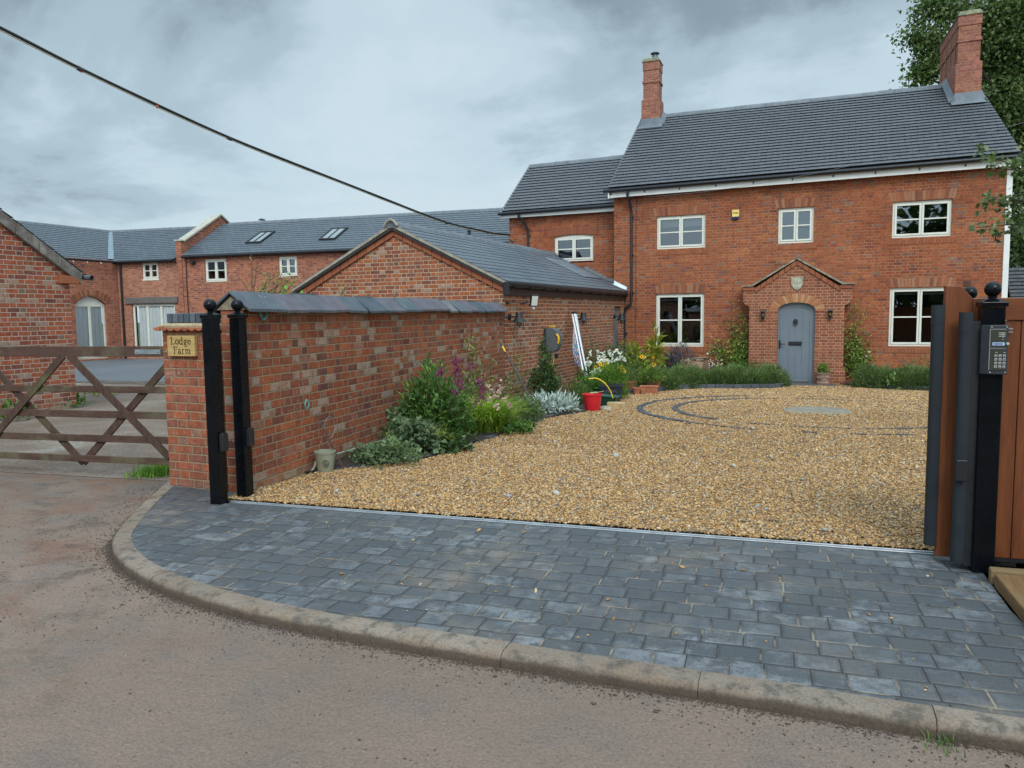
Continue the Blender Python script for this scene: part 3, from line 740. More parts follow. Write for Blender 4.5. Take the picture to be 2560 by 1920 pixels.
for pts, nm, lb in (
    ([(wall_x(y), y) for y in (6.3, 8, 11, 13.6)]+[(-6.08, 13.72), (-6.08, 22.28), (-3.15, 22.28), (-1.95, 22.0), (-1.95, 20.9)]+[(p[0], p[1]) for p in BED[::-1]], 'flower_bed', 'dark soil flower bed along the brick wall'),
    ([(-.2, 22.0), (.35, 21.2), (1.0, 20.75), (2.0, 20.7), (5.5, 20.9), (5.5, 22.28), (-.2, 22.28)], 'house_bed', 'dark soil bed in front of the house right of the door')):
    sheet(nm, pts, M_soil, lb, .6, lambda x, y: zg(x, y)+.035)

# ------------------------------------------------------------------ building kit
ID = lambda x, y, z: (x, y, z)
def local(o, rot):
    c, s = math.cos(rot), math.sin(rot)
    return lambda x, y, z: (o[0]+x*c-y*s, o[1]+x*s+y*c, o[2]+z)
def rect(x0, x1, z0, z1): return [(x0, z0), (x1, z0), (x1, z1), (x0, z1)]
def facade(b, outer, holes, M, y, d=.25):
    return b.prism([outer]+holes, lambda u, v, w: M(u, y+w, v), d)

def window(par, x0, x1, z0, z1, y, M=ID, cols=2, rows=2, frame=M_cream, sill=True, blind=None, arch=0.0, vent=True, fb=.05, sb=.05, gl=None):
    """casement window: frame and glazing bars; glass and sill hang from it"""
    b = MB(); f0, f1 = y, y+.075
    zt = z1
    b.box(x0, x0+fb, f0, f1, z0, z1, M); b.box(x1-fb, x1, f0, f1, z0, z1, M)
    b.box(x0+fb, x1-fb, f0, f1, z0, z0+fb, M)
    if arch:
        n = 12; up = [(x0+fb+(x1-x0-2*fb)*i/n, z1+arch*(1-(2*i/n-1)**2)) for i in range(n+1)]
        b.prism([[(x0+fb, z1-fb)]+[(x1-fb, z1-fb)]+up[::-1]], lambda u, v, w: M(u, f0+w, v), .075)
    else: b.box(x0+fb, x1-fb, f0, f1, z1-fb, z1, M)
    if vent: b.box((x0+x1)/2-.22, (x0+x1)/2+.22, f0-.012, f0-.001, z1-.036, z1-.018, M)
    g = MB(); w = (x1-x0-2*fb-.004*(cols-1))/cols
    for k in range(cols):
        a = x0+fb+k*(w+.004)+.002; c = a+w-.004; lo, hi = z0+fb+.003, z1-fb-.003; q0, q1 = y-.016, y+.05
        b.box(a, a+sb, q0, q1, lo, hi, M); b.box(c-sb, c, q0, q1, lo, hi, M)
        b.box(a+sb, c-sb, q0, q1, lo, lo+sb, M); b.box(a+sb, c-sb, q0, q1, hi-sb, hi, M)
        hh = hi-lo-2*sb
        for r in range(1, rows):
            zc = lo+sb+hh*r/rows; b.box(a+sb, c-sb, q0+.006, q1, zc-.017, zc+.017, M)
        gy = y+.03
        g.quad(M(a+sb, gy, lo+sb), M(c-sb, gy, lo+sb), M(c-sb, gy, hi-sb), M(a+sb, gy, hi-sb))
    o = b.build('window', frame, par, bevel=.004, seg=1)
    g.build('pane', gl or M_glass, o, fix=False)
    if sill:
        s = MB(); s.box(x0-.015, x1+.015, y-.05, y+.06, z0-.05, z0-.002, M); s.build('sill', frame, o, bevel=.004)
    if blind:
        for kind, a, c, e, f in blind:
            s = MB(); n = 14
            for i in range(n):
                p, q = x0+(x1-x0)*(a+(c-a)*i/n), x0+(x1-x0)*(a+(c-a)*(i+1)/n)
                dy = .02*math.sin(i*1.9) if kind == 'curtain' else 0
                s.box(p, q-.001, y+.16+dy, y+.175+dy, z0+(z1-z0)*e, z0+(z1-z0)*f, M)
            s.build(kind, plain('blind_cloth', (.58, .58, .54), .9, .1, 6) if kind == 'blind' else plain('curtain_cloth', (.30, .31, .28), .95, .4, 14), o)
    return o

def soldier(par, x0, x1, z0, z1, y, M=ID, splay=.07, n=None, name='brick_arch', rise=0.0, mat=None):
    """a flat or slightly cambered arch of bricks on end"""
    n = n or max(4, int((x1-x0)/.078)); b = MB(); xc = (x0+x1)/2; wb, wt = (x1-x0)/2, (x1-x0)/2+splay
    for i in range(n):
        a, c = -1+2*i/n, -1+2*(i+1)/n; g_ = .006/(x1-x0)*2
        def pz(t, top): return (z1 if top else z0)+rise*(1-t*t)
        vs = []
        for yy in (y-.004, y+.09):
            vs += [M(xc+(a+g_)*wb, yy, pz(a, 0)), M(xc+(c-g_)*wb, yy, pz(c, 0)), M(xc+(c-g_)*wt, yy, pz(c, 1)), M(xc+(a+g_)*wt, yy, pz(a, 1))]
        b.add(vs, [(0, 1, 2, 3), (7, 6, 5, 4), (0, 4, 5, 1), (1, 5, 6, 2), (2, 6, 7, 3), (3, 7, 4, 0)])
    return b.build(name, mat or M_vous, par)

def roof_plane(b, el, er, rr, rl, gauge=.2, lip=.018, jit=.003, seed=0):
    """courses of tiles, each a strip whose lower edge stands proud of the course below"""
    el, er, rr, rl = (Vector(p) for p in (el, er, rr, rl)); rnd = random.Random(seed)
    nrm = (er-el).cross(rl-el).normalized()
    if nrm.z < 0: nrm = -nrm
    ln = ((rl-el).length+(rr-er).length)/2; n = max(2, round(ln/gauge))
    K = max(2, int((er-el).length/.9))
    for i in range(n):
        t0, t1 = i/n, (i+1)/n
        A, B_, C_, D = el.lerp(rl, t0), er.lerp(rr, t0), er.lerp(rr, t1), el.lerp(rl, t1)
        js = [rnd.uniform(0, jit) for _ in range(K+1)]
        vs = []; fs = []
        for k in range(K+1):
            u = k/K; p0 = A.lerp(B_, u); p1 = D.lerp(C_, u)
            up = (p1-p0).normalized(); vs += [p0+up*.07-nrm*.002, p0+nrm*(lip*.62+js[k]), p0+nrm*(lip+js[k]), p1+nrm*.003]
        for k in range(K):
            o = 4*k; fs += [(o, o+4, o+5, o+1), (o+1, o+5, o+6, o+2), (o+2, o+6, o+7, o+3)]
        fs += [(0, 1, 2, 3), (4*K+3, 4*K+2, 4*K+1, 4*K)]
        b.add(vs, fs)
    return n
def roof_uv(o, el, er, rl, n, h=.2):
    """u along the eaves, one unit row of the bond per course"""
    el, er, rl = Vector(el), Vector(er), Vector(rl); t = (er-el).normalized(); s = (rl-el); s = s-t*s.dot(t); L = s.length; s.normalize()
    me = o.data; uv = me.uv_layers[0].data
    for p in me.polygons:
        c = sum((me.vertices[v].co for v in p.vertices), Vector())/len(p.vertices); row = min(n-1, max(0, math.floor((c-el).dot(s)/L*n)))
        for li in p.loop_indices:
            q = me.vertices[me.loops[li].vertex_index].co-el
            v = q.dot(s)/L*n; v = min(max(v, row+.02), row+.98)
            uv[li].uv = (q.dot(t), v*h)
def make_roof(par, faces, mat, lip=.018, gauge=.2, seed=0, name='roof', jit=.003):
    first = None
    for k, (el, er, rr, rl) in enumerate(faces):
        b = MB(); n = roof_plane(b, el, er, rr, rl, gauge, lip, jit, seed=seed+k); o = b.build(name, mat, par, fix=False); roof_uv(o, el, er, rl, n)
        first = first or o
        u = MB(); d = Vector((0, 0, -.05)); q = [Vector(p)+d for p in (el, er, rr, rl)]; q2 = [p+Vector((0, 0, -.07)) for p in q]
        u.hull8(q2+q); u.build('rafter_board', plain('dark_underlay', (.035, .03, .028), .9), o)
    return first
def ridge(par, a, b_, mat, w=.13, step=.45, rise=.07, jit=.006):
    a, b_ = Vector(a), Vector(b_); L = (b_-a).length; n = max(1, round(L/step)); d = (b_-a).normalized(); s = Vector((-d.y, d.x, 0)).normalized(); b = MB(); rnd = random.Random(4)
    for i in range(n):
        p, q = a+d*(L*i/n+.004), a+d*(L*(i+1)/n-.004); z = Vector((0, 0, rnd.uniform(-jit, jit)))
        P = [(-w, -.075), (-w*.55, .02), (0, rise), (w*.55, .02), (w, -.075)]
        vs = [e+s*x+Vector((0, 0, y))+z for e in (p, q) for x, y in P]
        b.add(vs, [(0, 1, 6, 5), (1, 2, 7, 6), (2, 3, 8, 7), (3, 4, 9, 8), (0, 5, 9, 4), (0, 4, 3, 2, 1), (5, 6, 7, 8, 9)])
    return b.build('ridge_tiles', mat, par)
def gutter(par, path, r=.055, brackets=True, name='gutter'):
    b = MB(); b.tube(path, r, 10); return b.build(name, M_black, par, smooth=True)

# ------------------------------------------------------------------ the farmhouse
HY = 22.4; ZB = -.45
house = thing('farmhouse', 'two storey red brick farmhouse with long grey roof and arched grey door', 'house', (-1.4, HY, -.35))
XL = ony(1535, 600, HY)[0]; XR = ony(2511, 560, HY)[0]
def hx(x, y, Y=HY): p = ony(x, y, Y); return p[0], p[2]
def hrect(xl, xr, yt, yb, Y=HY):
    xm = (xl+xr)/2; ym = (yt+yb)/2
    return [hx(xl, ym, Y)[0], hx(xr, ym, Y)[0], hx(xm, yb, Y)[1], hx(xm, yt, Y)[1]]
WIN = {'ul': hrect(1641.5, 1763.5, 538, 621), 'um': hrect(1945.4, 2034.5, 519, 607.3), 'ur': hrect(2231, 2379.5, 501, 592.4), 'll': hrect(1639.5, 1760, 733.9, 866.5)}
lr0 = hx(2223, 790)[0]; zt = hx(2226, 720)[1]; zb = hx(2220.4, 865.7)[1]
WIN['lr'] = [lr0, lr0+1.40, zb, zt]
def house_walls():
    b = MB(); ZT = 5.05
    holes = [rect(*w)[::-1] for w in WIN.values()]
    facade(b, rect(XL, XR, ZB, ZT), holes, ID, HY, .26)
    # sides, back, and the gables up to the roof
    for X, s, tp in ((XL, 1, 0), (XR, -1, -.10)):
        b.prism([[(HY+.263, ZB), (HY+7.2, ZB), (HY+7.2, ZT-.03), (26.0, 7.88), (HY+.263, 5.33)]], lambda u, v, w, X=X, s=s, tp=tp: (X+s*w+tp*(u-HY), u, v), .26)
    b.box(XL+.263, XR-1.0, HY+6.94, HY+7.2, ZB, ZT-.05)
    b.build('wall', M_house, house)
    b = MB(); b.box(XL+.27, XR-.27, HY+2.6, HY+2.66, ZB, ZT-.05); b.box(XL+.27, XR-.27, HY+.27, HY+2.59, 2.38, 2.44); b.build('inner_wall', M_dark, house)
    # blue brick plinth course
    b = MB(); b.box(XL-.012, -3.06, HY-.035, HY-.002, ZB, .10); b.box(.20, XR+.01, HY-.035, HY-.002, ZB, .10)
    pieces(b, 'plinth', brick('brick_plinth', [(0, (.13, .06, .05)), (.5, (.19, .075, .05)), (.8, (.09, .055, .055))], (.25, .2, .15), joint=.009, h=.0765), house)
house_walls()
BL = {'ul': [('blind', .03, .97, .68, .98)], 'um': None, 'ur': [('blind', .03, .97, .93, .99)], 'll': [('curtain', .03, .97, .87, .97)], 'lr': [('curtain', .03, .97, .88, .97)]}
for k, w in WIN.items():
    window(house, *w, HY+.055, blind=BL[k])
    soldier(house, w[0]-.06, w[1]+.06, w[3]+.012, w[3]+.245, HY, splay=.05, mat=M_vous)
def sill_bricks():
    b = MB(); rnd = random.Random(8)
    for k in ('ul', 'um', 'ur', 'll', 'lr'):
        x0, x1, z0, z1 = WIN[k]; n = int((x1-x0+.16)/.078)
        for i in range(n):
            a = x0-.08+(x1-x0+.16)*i/n; c = a+(x1-x0+.16)/n-.008
            b.box(a, c, HY-.012, HY+.05, z0-.168, z0-.054)
        b.build('brick_sill', M_vousd, house); b = MB()
sill_bricks()

EL, ER = Vector((-6.52, 22.06, 5.235)), Vector((3.69, 22.06, 5.31))
RL, RR = Vector((-6.52, 26.0, 8.08)), Vector((3.2, 26.0, 8.0))
def house_roof():
    bl, br = Vector((-6.52, 29.9, 5.2)), Vector((2.9, 29.9, 5.2))
    rf = make_roof(house, [(EL, ER, RR, RL), (br, bl, RL, RR)], M_tile, lip=.032, gauge=.19, jit=.001, seed=2)
    ridge(rf, RL+Vector((.35, 0, .0)), RR+Vector((-.3, 0, .0)), M_ridge, .14, .45, .075)
    b = MB()   # white fascia and soffit
    b.hull8([(-6.50, 22.16, 4.965), (3.66, 22.16, 5.02), (3.66, 22.19, 5.02), (-6.50, 22.19, 4.965), (-6.50, 22.16, 5.20), (3.66, 22.16, 5.25), (3.66, 22.19, 5.25), (-6.50, 22.19, 5.20)])
    b.hull8([(-6.50, 22.192, 5.02), (3.66, 22.192, 5.07), (3.66, 22.397, 5.07), (-6.50, 22.397, 5.02), (-6.50, 22.192, 5.035), (3.66, 22.192, 5.085), (3.66, 22.397, 5.085), (-6.50, 22.397, 5.035)])
    b.build('fascia', M_white, house, bevel=.004)
    g = gutter(house, [(-6.66, 22.07, 5.16), (3.70, 22.07, 5.22)], .056)
    k = MB()
    for i in range(11):
        x = -6.45+i*1.0; k.box(x-.018, x+.018, 22.145, 22.158, 5.045+.005*i, 5.10+.005*i)
    pieces(k, 'gutter_bracket', M_black, g)
    # bargeboards
    b = MB()
    for X, e in ((-6.50, RL), (3.45, RR)):
        pts = [(22.08, 5.10), (26.0, 7.92), (26.0, 7.76), (22.08, 4.94)]
        b.prism([pts], lambda u, v, w, X=X, e=e: ((X if X < 0 else 3.69-.125*(u-22.06))+w-.02, u, v), .03)
    pieces(b, 'bargeboard', M_white, house)
house_roof()
def chimney(x0, x1, y0, y1, zb_, zt_, sk=0.0, ridges=0, cowl=False):
    """stack with a stepped base, a string course, an oversailing head and a mortar cap"""
    b = MB(); ym = (y0+y1)/2
    def M(x, y, z): return (x+sk*(y-y0), y, z)
    zs = zb_+(zt_-zb_)*.40
    b.box(x0-.05, x1+.05, y0-.05, y1+.05, zb_-1.0, zs, M)
    b.box(x0, x1, y0, y1, zs+.001, zt_-.34, M)
    b.box(x0-.03, x1+.03, y0-.03, y1+.03, zs+(zt_-zs)*.42, zs+(zt_-zs)*.42+.075, M)
    b.box(x0-.018, x1+.018, y0-.018, y1+.018, zt_-.339, zt_-.08, M)
    for i in range(ridges):
        yy = y0+(y1-y0)*(i+.5)/ridges
        b.box(x0-.022, x0-.002, yy-.045, yy+.045, zs+.1, zt_-.35, M)
    o = b.build('chimney', M_chim, house)
    c = MB(); c.hull8([M(x, y, zt_-.079) for x, y in ((x0-.05, y0-.05), (x1+.05, y0-.05), (x1+.05, y1+.05), (x0-.05, y1+.05))]+[M(x, y, zt_+.06) for x, y in ((x0+.03, y0+.03), (x1-.03, y0+.03), (x1-.03, y1-.03), (x0+.03, y1-.03))])
    c.build('chimney_cap', plain('mossy_flaunching', (.20, .20, .13), .95, .4, 5, .6, dirt=((.17, .13, .035), .55)), o, bevel=.015)
    l = MB()
    l.hull8([M(x0-.14, y0-.20, RL.z-.72*(26-y0+.20)+.05), M(x1+.14, y0-.20, RL.z-.72*(26-y0+.20)+.05), M(x1+.14, y0-.052, RL.z-.72*(26-y0+.05)+.05), M(x0-.14, y0-.052, RL.z-.72*(26-y0+.05)+.05),
             M(x0-.05, y0-.10, RL.z-.72*(26-y0+.1)+.10), M(x1+.05, y0-.10, RL.z-.72*(26-y0+.1)+.10), M(x1+.05, y0-.052, RL.z-.72*(26-y0)+.24), M(x0-.05, y0-.052, RL.z-.72*(26-y0)+.24)])
    for xx, s in ((x1+.052, 1), (x0-.052, -1)):
        for ys, ye in ((y0-.05, 26.0),):
            za, ze = RL.z-.72*(26-ys), RL.z
            l.add([M(xx, ys, za+.02), M(xx, ye, ze+.02), M(xx, ye, ze+.16), M(xx, ys, za+.18), M(xx+s*.13, ys, za+.035), M(xx+s*.13, ye, ze+.035)], [(0, 1, 2, 3), (0, 4, 5, 1), (3, 2, 5, 4)])
    l.build('flashing', M_lead, o)
    if cowl:
        k = MB(); cx, cy = (x0+x1)/2+.06, ym; zt_ -= .02
        k.lathe([(.11, .0), (.10, .16), (.085, .18)], (cx, cy, zt_+.04), 16)
        for a in range(4):
            t = a*math.pi/2; k.box(cx+.08*math.cos(t)-.006, cx+.08*math.cos(t)+.006, cy+.08*math.sin(t)-.006, cy+.08*math.sin(t)+.006, zt_+.2, zt_+.27)
        k.lathe([(.15, .26), (.145, .275), (.09, .31), (.02, .325), (.0, .325)], (cx, cy, zt_+.0), 20)
        k.build('cowl', plain('weathered_metal', (.10, .12, .14), .5, .2, 9, .1, metal=.5), o, smooth=True)
    return o
chimney(-6.31, -5.80, 25.42, 26.0, 7.65, 9.78, -.05, 0, True)
chimney(2.57, 3.10, 24.85, 27.3, 7.4, 9.62, -.085, 4)

# ------ porch
PY = 22.0
def porch():
    def p(zx, zy): q = ony(1820+zx/6.9125, 620+zy/6.9125, PY); return (q[0], q[2])
    xl, xr = p(365, 1300)[0], p(2008, 1300)[0]; xa, xb = p(262, 850)[0], p(2148, 850)[0]
    zc0, zc1 = p(300, 1010)[1], p(300, 935)[1]; ze = p(1195, 670)[1]; ax, az = p(1195, 200)
    ax = (xa+xb)/2
    cor = lambda x0, x1, flip: [(x0+(x1-x0)*t, zc0+(zc1-zc0)*(t**1.7)) for t in (0, .25, .5, .75, 1)]
    zp = .055   # plinth top
    dl, dr = ony(1943, 860, PY)[0], ony(2036.5, 860, PY)[0]; dz1 = p(1170, 940)[1]; dz0 = -.335; sp = p(850, 1100)[1]
    dm = (dl+dr)/2; hw = (dr-dl)/2
    arch = lambda e, up: [(dm+(hw+e)*math.cos(t)*(1 if True else 1), sp+(dz1-sp+up)*abs(math.sin(t))**.8) for t in [math.pi*i/16 for i in range(17)]]
    hole = [(dr, ZB-.01)]+arch(0, 0)+[(dl, ZB-.01)]
    outer = [(xl, ZB), (dl, ZB)]+arch(0, 0)[::-1]+[(dr, ZB), (xr, ZB), (xr, zc0)]+cor(xr, xb, 0)[1:]+[(xb, ze+.02), (xb-.34, ze-.02), (ax, az-.03), (xa+.34, ze-.02), (xa, ze+.02)]+cor(xl, xa, 0)[::-1]
    b = MB(); b.prism([outer], lambda u, v, w: (u, PY+w, v), HY-PY-.003)
    o = b.build('porch', M_porch, house)
    # plinth of the porch with a moulded course
    b = MB()
    for x0, x1 in ((xl-.055, dl-.004), (dr+.004, xr+.055)):
        b.box(x0, x1, PY-.05, PY-.002, ZB, zp-.075); 
        b.hull8([(x0, PY-.055, zp-.074), (x1, PY-.055, zp-.074), (x1, PY-.002, zp-.074), (x0, PY-.002, zp-.074), (x0+.02, PY-.03, zp), (x1-.002, PY-.03, zp), (x1-.002, PY-.002, zp), (x0+.02, PY-.002, zp)])
    pieces(b, 'plinth', M_porch, o)
    # arch of cut bricks round the door
    b = MB(); n = 25; inn = lambda t: (dm+(hw+.004)*math.cos(t), sp+(dz1-sp)*abs(math.sin(t))**.8); 
    for i in range(n):
        t0, t1 = math.pi*(i+.06)/n, math.pi*(i+.94)/n
        q = [inn(t0), inn(t1)]; out = [(dm+(hw+.235)*math.cos(t), sp+(dz1-sp+.225)*abs(math.sin(t))**.9) for t in (t0, t1)]
        vs = []
        for yy in (PY-.014, PY+.10):
            vs += [(q[0][0], yy, q[0][1]), (q[1][0], yy, q[1][1]), (out[1][0], yy, out[1][1]), (out[0][0], yy, out[0][1])]
        b.add(vs, [(0, 1, 2, 3), (7, 6, 5, 4), (0, 4, 5, 1), (1, 5, 6, 2), (2, 6, 7, 3), (3, 7, 4, 0)])
    b.build('brick_arch', by_rnd('arch_brick', [(0, (.36, .14, .065)), (.7, (.44, .19, .09)), (1, (.50, .32, .17))]), o)
    # brick-on-edge verge course and stone coping with kneelers
    b = MB()
    for s, xe in ((-1, xa), (1, xb)):
        x0 = xe-s*.30; L = math.hypot(ax-x0, az-ze); n = 7
        for i in range(n):
            t0, t1 = i/n+.008, (i+1)/n-.008
            P = [(x0+(ax-x0)*t, ze+(az-ze)*t-.0) for t in (t0, t1)]
            vs = []
            for yy in (PY-.03, PY-.003):
                vs += [(P[0][0], yy, P[0][1]-.135), (P[1][0], yy, P[1][1]-.135), (P[1][0], yy, P[1][1]-.018), (P[0][0], yy, P[0][1]-.018)]
            b.add(vs, [(0, 1, 2, 3), (7, 6, 5, 4), (0, 4, 5, 1), (1, 5, 6, 2), (2, 6, 7, 3), (3, 7, 4, 0)])
        b.box(min(xe, xe-s*.30), max(xe, xe-s*.30), PY-.03, PY-.003, ze-.07, ze+.015)
    b.build('verge_course', M_vousd, o)
    c = MB()
    top = [(xa-.045, ze+.035), (xa+.235, ze+.03), (ax, az+.0), (xb-.235, ze+.03), (xb+.045, ze+.035)]
    up = [(xa-.045, ze+.070), (xa+.215, ze+.072), (ax, az+.052), (xb-.215, ze+.072), (xb+.045, ze+.070)]
    c.prism([top+up[::-1]], lambda u, v, w: (u, PY-.06+w, v), HY-PY+.056)
    c.build('coping', plain('mossy_coping', (.26, .245, .185), .95, .35, 9, .8, dirt=((.06, .055, .045), .52)), o, bevel=.008)
    # date stone
    sx, sz = p(1195, 610); w = .165; h = .17
    sh = [(-w, h), (-w*.9, h*.72), (-w*.88, -h*.2), (-w*.55, -h*.78), (0, -h*1.1), (w*.55, -h*.78), (w*.88, -h*.2), (w*.9, h*.72), (w, h), (w*.5, h*.93), (0, h*1.0), (-w*.5, h*.93)]
    b = MB(); b.prism([[(sx+u, sz+v) for u, v in sh]], lambda u, v, q: (u, PY-.028+q, v), .026)
    st = b.build('date_stone', plain('date_stone', (.36, .34, .25), .9, .2, 10, .5), house, bevel=.004)
    for txt, dz, sz_ in (('T P', .045, .12), ('1847', -.075, .105)):
        text('lettering', txt, (sx, PY-.030, sz+dz-.03), sz_, plain('carved_white', (.62, .60, .52), .9), st)
    # door
    b = MB(); yd = PY+.10
    fr = .045
    ino = lambda e: [(dr-.004-e, dz0)]+[(dm+(hw-.004-e)*math.cos(t), sp+(dz1-sp-.006-e)*abs(math.sin(t))**.8) for t in [math.pi*i/16 for i in range(17)]]+[(dl+.004+e, dz0)]
    a, c = ino(0), ino(fr)
    b.prism([a+c[::-1]], lambda u, v, q: (u, yd-.02+q, v), .10)
    frame = b.build('door', M_grey, house)
    lf = MB(); lf.prism([ino(fr+.003)], lambda u, v, q: (u, yd+.02+q, v), .05)
    # raised border and ledges that leave vertical boards
    A, B2 = ino(fr+.003), ino(fr+.085)
    lf.prism([A+B2[::-1]], lambda u, v, q: (u, yd+.004+q, v), .0155)
    wd = dr-dl-2*(fr+.088)
    for k in range(1, 4):
        x = dl+fr+.088+wd*k/4; zt2 = dz1-fr-.12-(.03 if k != 2 else 0)
        lf.box(x-.022, x+.022, yd+.010, yd+.0195, dz0+.13, zt2)
    lf.box(dl+fr+.1, dr-fr-.1, yd-.012, yd+.003, dz0+.035, dz0+.095)
    leafo = lf.build('door_leaf', M_grey, frame, bevel=.003)
    k = MB(); kx, kz = p(1163, 1290); k.lathe([(0, -.010), (.052, -.008), (.058, .0)], (0, 0, 0), 20, lambda x, y, z: (kx+x, yd-.012-z*0+z, kz+.04+y))
    k.tube([(kx+.045*math.sin(t), yd-.024, kz-.02-.05*math.cos(t)) for t in [2*math.pi*i/20 for i in range(21)]], .011, 8)
    k.build('knocker', M_iron, leafo if False else frame, smooth=True)
    k = MB(); a0, a1 = p(1043, 1618), p(1272, 1680); k.box(a0[0], a1[0], yd-.016, yd+.0, a1[1], a0[1]); k.box(a0[0]+.02, a1[0]-.02, yd-.026, yd-.017, a1[1]+.015, a0[1]-.015)
    k.build('letter_plate', M_iron, frame, bevel=.003)
    k = MB(); h0 = ony(1820+890/6.9125, 780+560/6.9125, PY); k.box(h0[0]-.022, h0[0]+.022, yd-.036, yd-.021, h0[2]-.11, h0[2]+.11); k.tube([(h0[0], yd-.037, h0[2]+.01), (h0[0], yd-.075, h0[2]+.01), (h0[0]+.02, yd-.08, h0[2]+.01), (h0[0]+.14, yd-.08, h0[2]+.008)], .012, 8)
    k.build('handle', M_iron, frame, smooth=True)
    k = MB(); k.box(dl+.07, dr-.07, yd-.05, yd+.055, dz0-.03, dz0-.004); k.build('threshold', M_steel, frame, bevel=.004)
    s = MB(); s.box(dl-.05, dr+.05, PY-.09, PY+.3, ZB, -.372); s.box(dl-.62, dr+.55, PY-.62, PY-.1, ZB, -.318+.0); s.build('doorstep', plain('step_slate', (.085, .085, .095), .7, .25, 5, .4), house, bevel=.01)
    return xl, xr, dl, dr
FONT = {}
def text(name, body, loc, size, mat, parent, ext=.003, rot=(math.pi/2, 0, 0), align='CENTER', sx=1.0):
    cu = bpy.data.curves.new(name, 'FONT'); cu.body = body; cu.size = size; cu.extrude = ext; cu.align_x = align; cu.resolution_u = 3
    t = bpy.data.objects.new(name, cu); me = bpy.data.meshes.new_from_object(t); bpy.data.objects.remove(t)
    M = Matrix.Translation(loc) @ (Matrix.Rotation(rot[2], 4, 'Z') @ Matrix.Rotation(rot[0], 4, 'X')) @ Matrix.Diagonal((sx, 1, 1, 1)); me.transform(M)
    me.materials.clear(); me.materials.append(mat); me.name = name
    o = bpy.data.objects.new(name, me); COL.objects.link(o); set_parent(o, parent); return o
PX = porch()
def house_trim():
    # swan-neck downpipe at the left corner
    q = ony(1580, 560, HY); x = q[0]; b = MB()
    zo = ony(1569, 482, 22.1)
    b.tube([(zo[0], 22.1, 5.10), (zo[0], 22.1, 4.98), (zo[0]+.03, 22.14, 4.90), (x-.02, HY-.09, 4.66), (x, HY-.06, 4.58), (x, HY-.06, 4.45), (x, HY-.06, 1.98), (x-.02, HY-.08, 1.86), (x-.19, HY-.10, 1.72), (x-.20, HY-.09, 1.55), (x-.20, HY-.09, -.3)], .036, 10)
    for z in (4.4, 3.3, 2.2, 1.0): b.box(x-.06-(.2 if z < 1.6 else 0), x+.06-(.2 if z < 1.6 else 0), HY-.045, HY-.003, z-.025, z+.025)
    b.build('downpipe', M_black, house, smooth=True)
    b = MB(); x2 = ony(2523, 560, HY)[0]; b.box(XR+.003, x2+.03, HY-.025, HY+.06, ZB, 5.03); b.build('corner_board', M_white, house, bevel=.006)
    # coil of spare wire and small vents
    b = MB(); c = ony(1500+683/6.9125, 400+712/6.9125, HY); b.tube([(c[0]+.085*math.cos(t), HY-.012, c[2]+.085*math.sin(t)) for t in [2*math.pi*i/24 for i in range(25)]], .006, 5)
    b.tube([(c[0]-.07, HY-.01, c[2]), (c[0]-.10, HY-.01, c[2]-.4), (c[0]-.10, HY-.01, .2)], .006, 5); b.build('wire_coil', M_black, house)
    b = MB(); v = ony(2280+1090/7.9, 690+145/7.9, HY); b.box(v[0]-.08, v[0]+.08, HY-.012, HY-.002, v[2]-.075, v[2]+.075)
    for i in range(4): b.box(v[0]-.07, v[0]+.07, HY-.020, HY-.013, v[2]-.06+i*.033, v[2]-.045+i*.033)
    b.build('air_brick', plain('vent_brown', (.11, .045, .03), .8), house)
    b = MB(); f = ony(1394, 420, 25.6); b.lathe([(.075, -.6), (.075, .0), (.085, .0), (.085, .03), (.0, .03)], (f[0], 25.6, f[2]+.19), 16)
    return b
FLUE = house_trim()

def lantern(px, py):
    p = ony(px, py, PY); x, y, z = p[0], PY, p[2]
    t = thing('wall_lantern', None, 'wall light', (x, y, z), 'porch lanterns')
    b = MB(); b.box(x-.035, x+.035, y-.012, y-.001, z-.13, z+.10); b.box(x-.065, x+.065, y-.135, y-.012, z+.085, z+.10); b.hull8([(x-.06, y-.13, z+.101), (x+.06, y-.13, z+.101), (x+.06, y-.02, z+.101), (x-.06, y-.02, z+.101), (x-.03, y-.10, z+.125), (x+.03, y-.10, z+.125), (x+.03, y-.05, z+.125), (x-.03, y-.05, z+.125)])
    for sx in (-1, 1):
        for yy in (y-.125, y-.022): b.hull8([(x+sx*.040-.006, yy-.006, z-.095), (x+sx*.040+.006, yy-.006, z-.095), (x+sx*.040+.006, yy+.006, z-.095), (x+sx*.040-.006, yy+.006, z-.095), (x+sx*.055-.006, yy-.006, z+.084), (x+sx*.055+.006, yy-.006, z+.084), (x+sx*.055+.006, yy+.006, z+.084), (x+sx*.055-.006, yy+.006, z+.084)])
    b.lathe([(.0, -.155), (.012, -.15), (.022, -.125), (.045, -.10), (.045, -.094), (0, -.094)], (x, y-.073, z), 12)
    b.build('lantern_frame', plain('lantern_grey', (.06, .06, .065), .5, .2), t)
    g = MB(); g.hull8([(x-.036, y-.118, z-.09), (x+.036, y-.118, z-.09), (x+.036, y-.028, z-.09), (x-.036, y-.028, z-.09), (x-.05, y-.118, z+.08), (x+.05, y-.118, z+.08), (x+.05, y-.028, z+.08), (x-.05, y-.028, z+.08)]); g.build('glass', glass('lantern_glass', (.8, .74, .6), 1.4), t)
    k = MB(); k.sphere((x, y-.073, z-.01), .03, 12, 8, (1, 1, 1.7)); k.build('bulb', plain('amber_bulb', (.62, .42, .18), .4), t, smooth=True)
    return t
tag(lantern(1820+608/6.9125, 620+1155/6.9125), 'glazed porch lantern left of the arched grey door')
tag(lantern(1820+1767/6.9125, 620+1140/6.9125), 'glazed porch lantern right of the arched grey door')

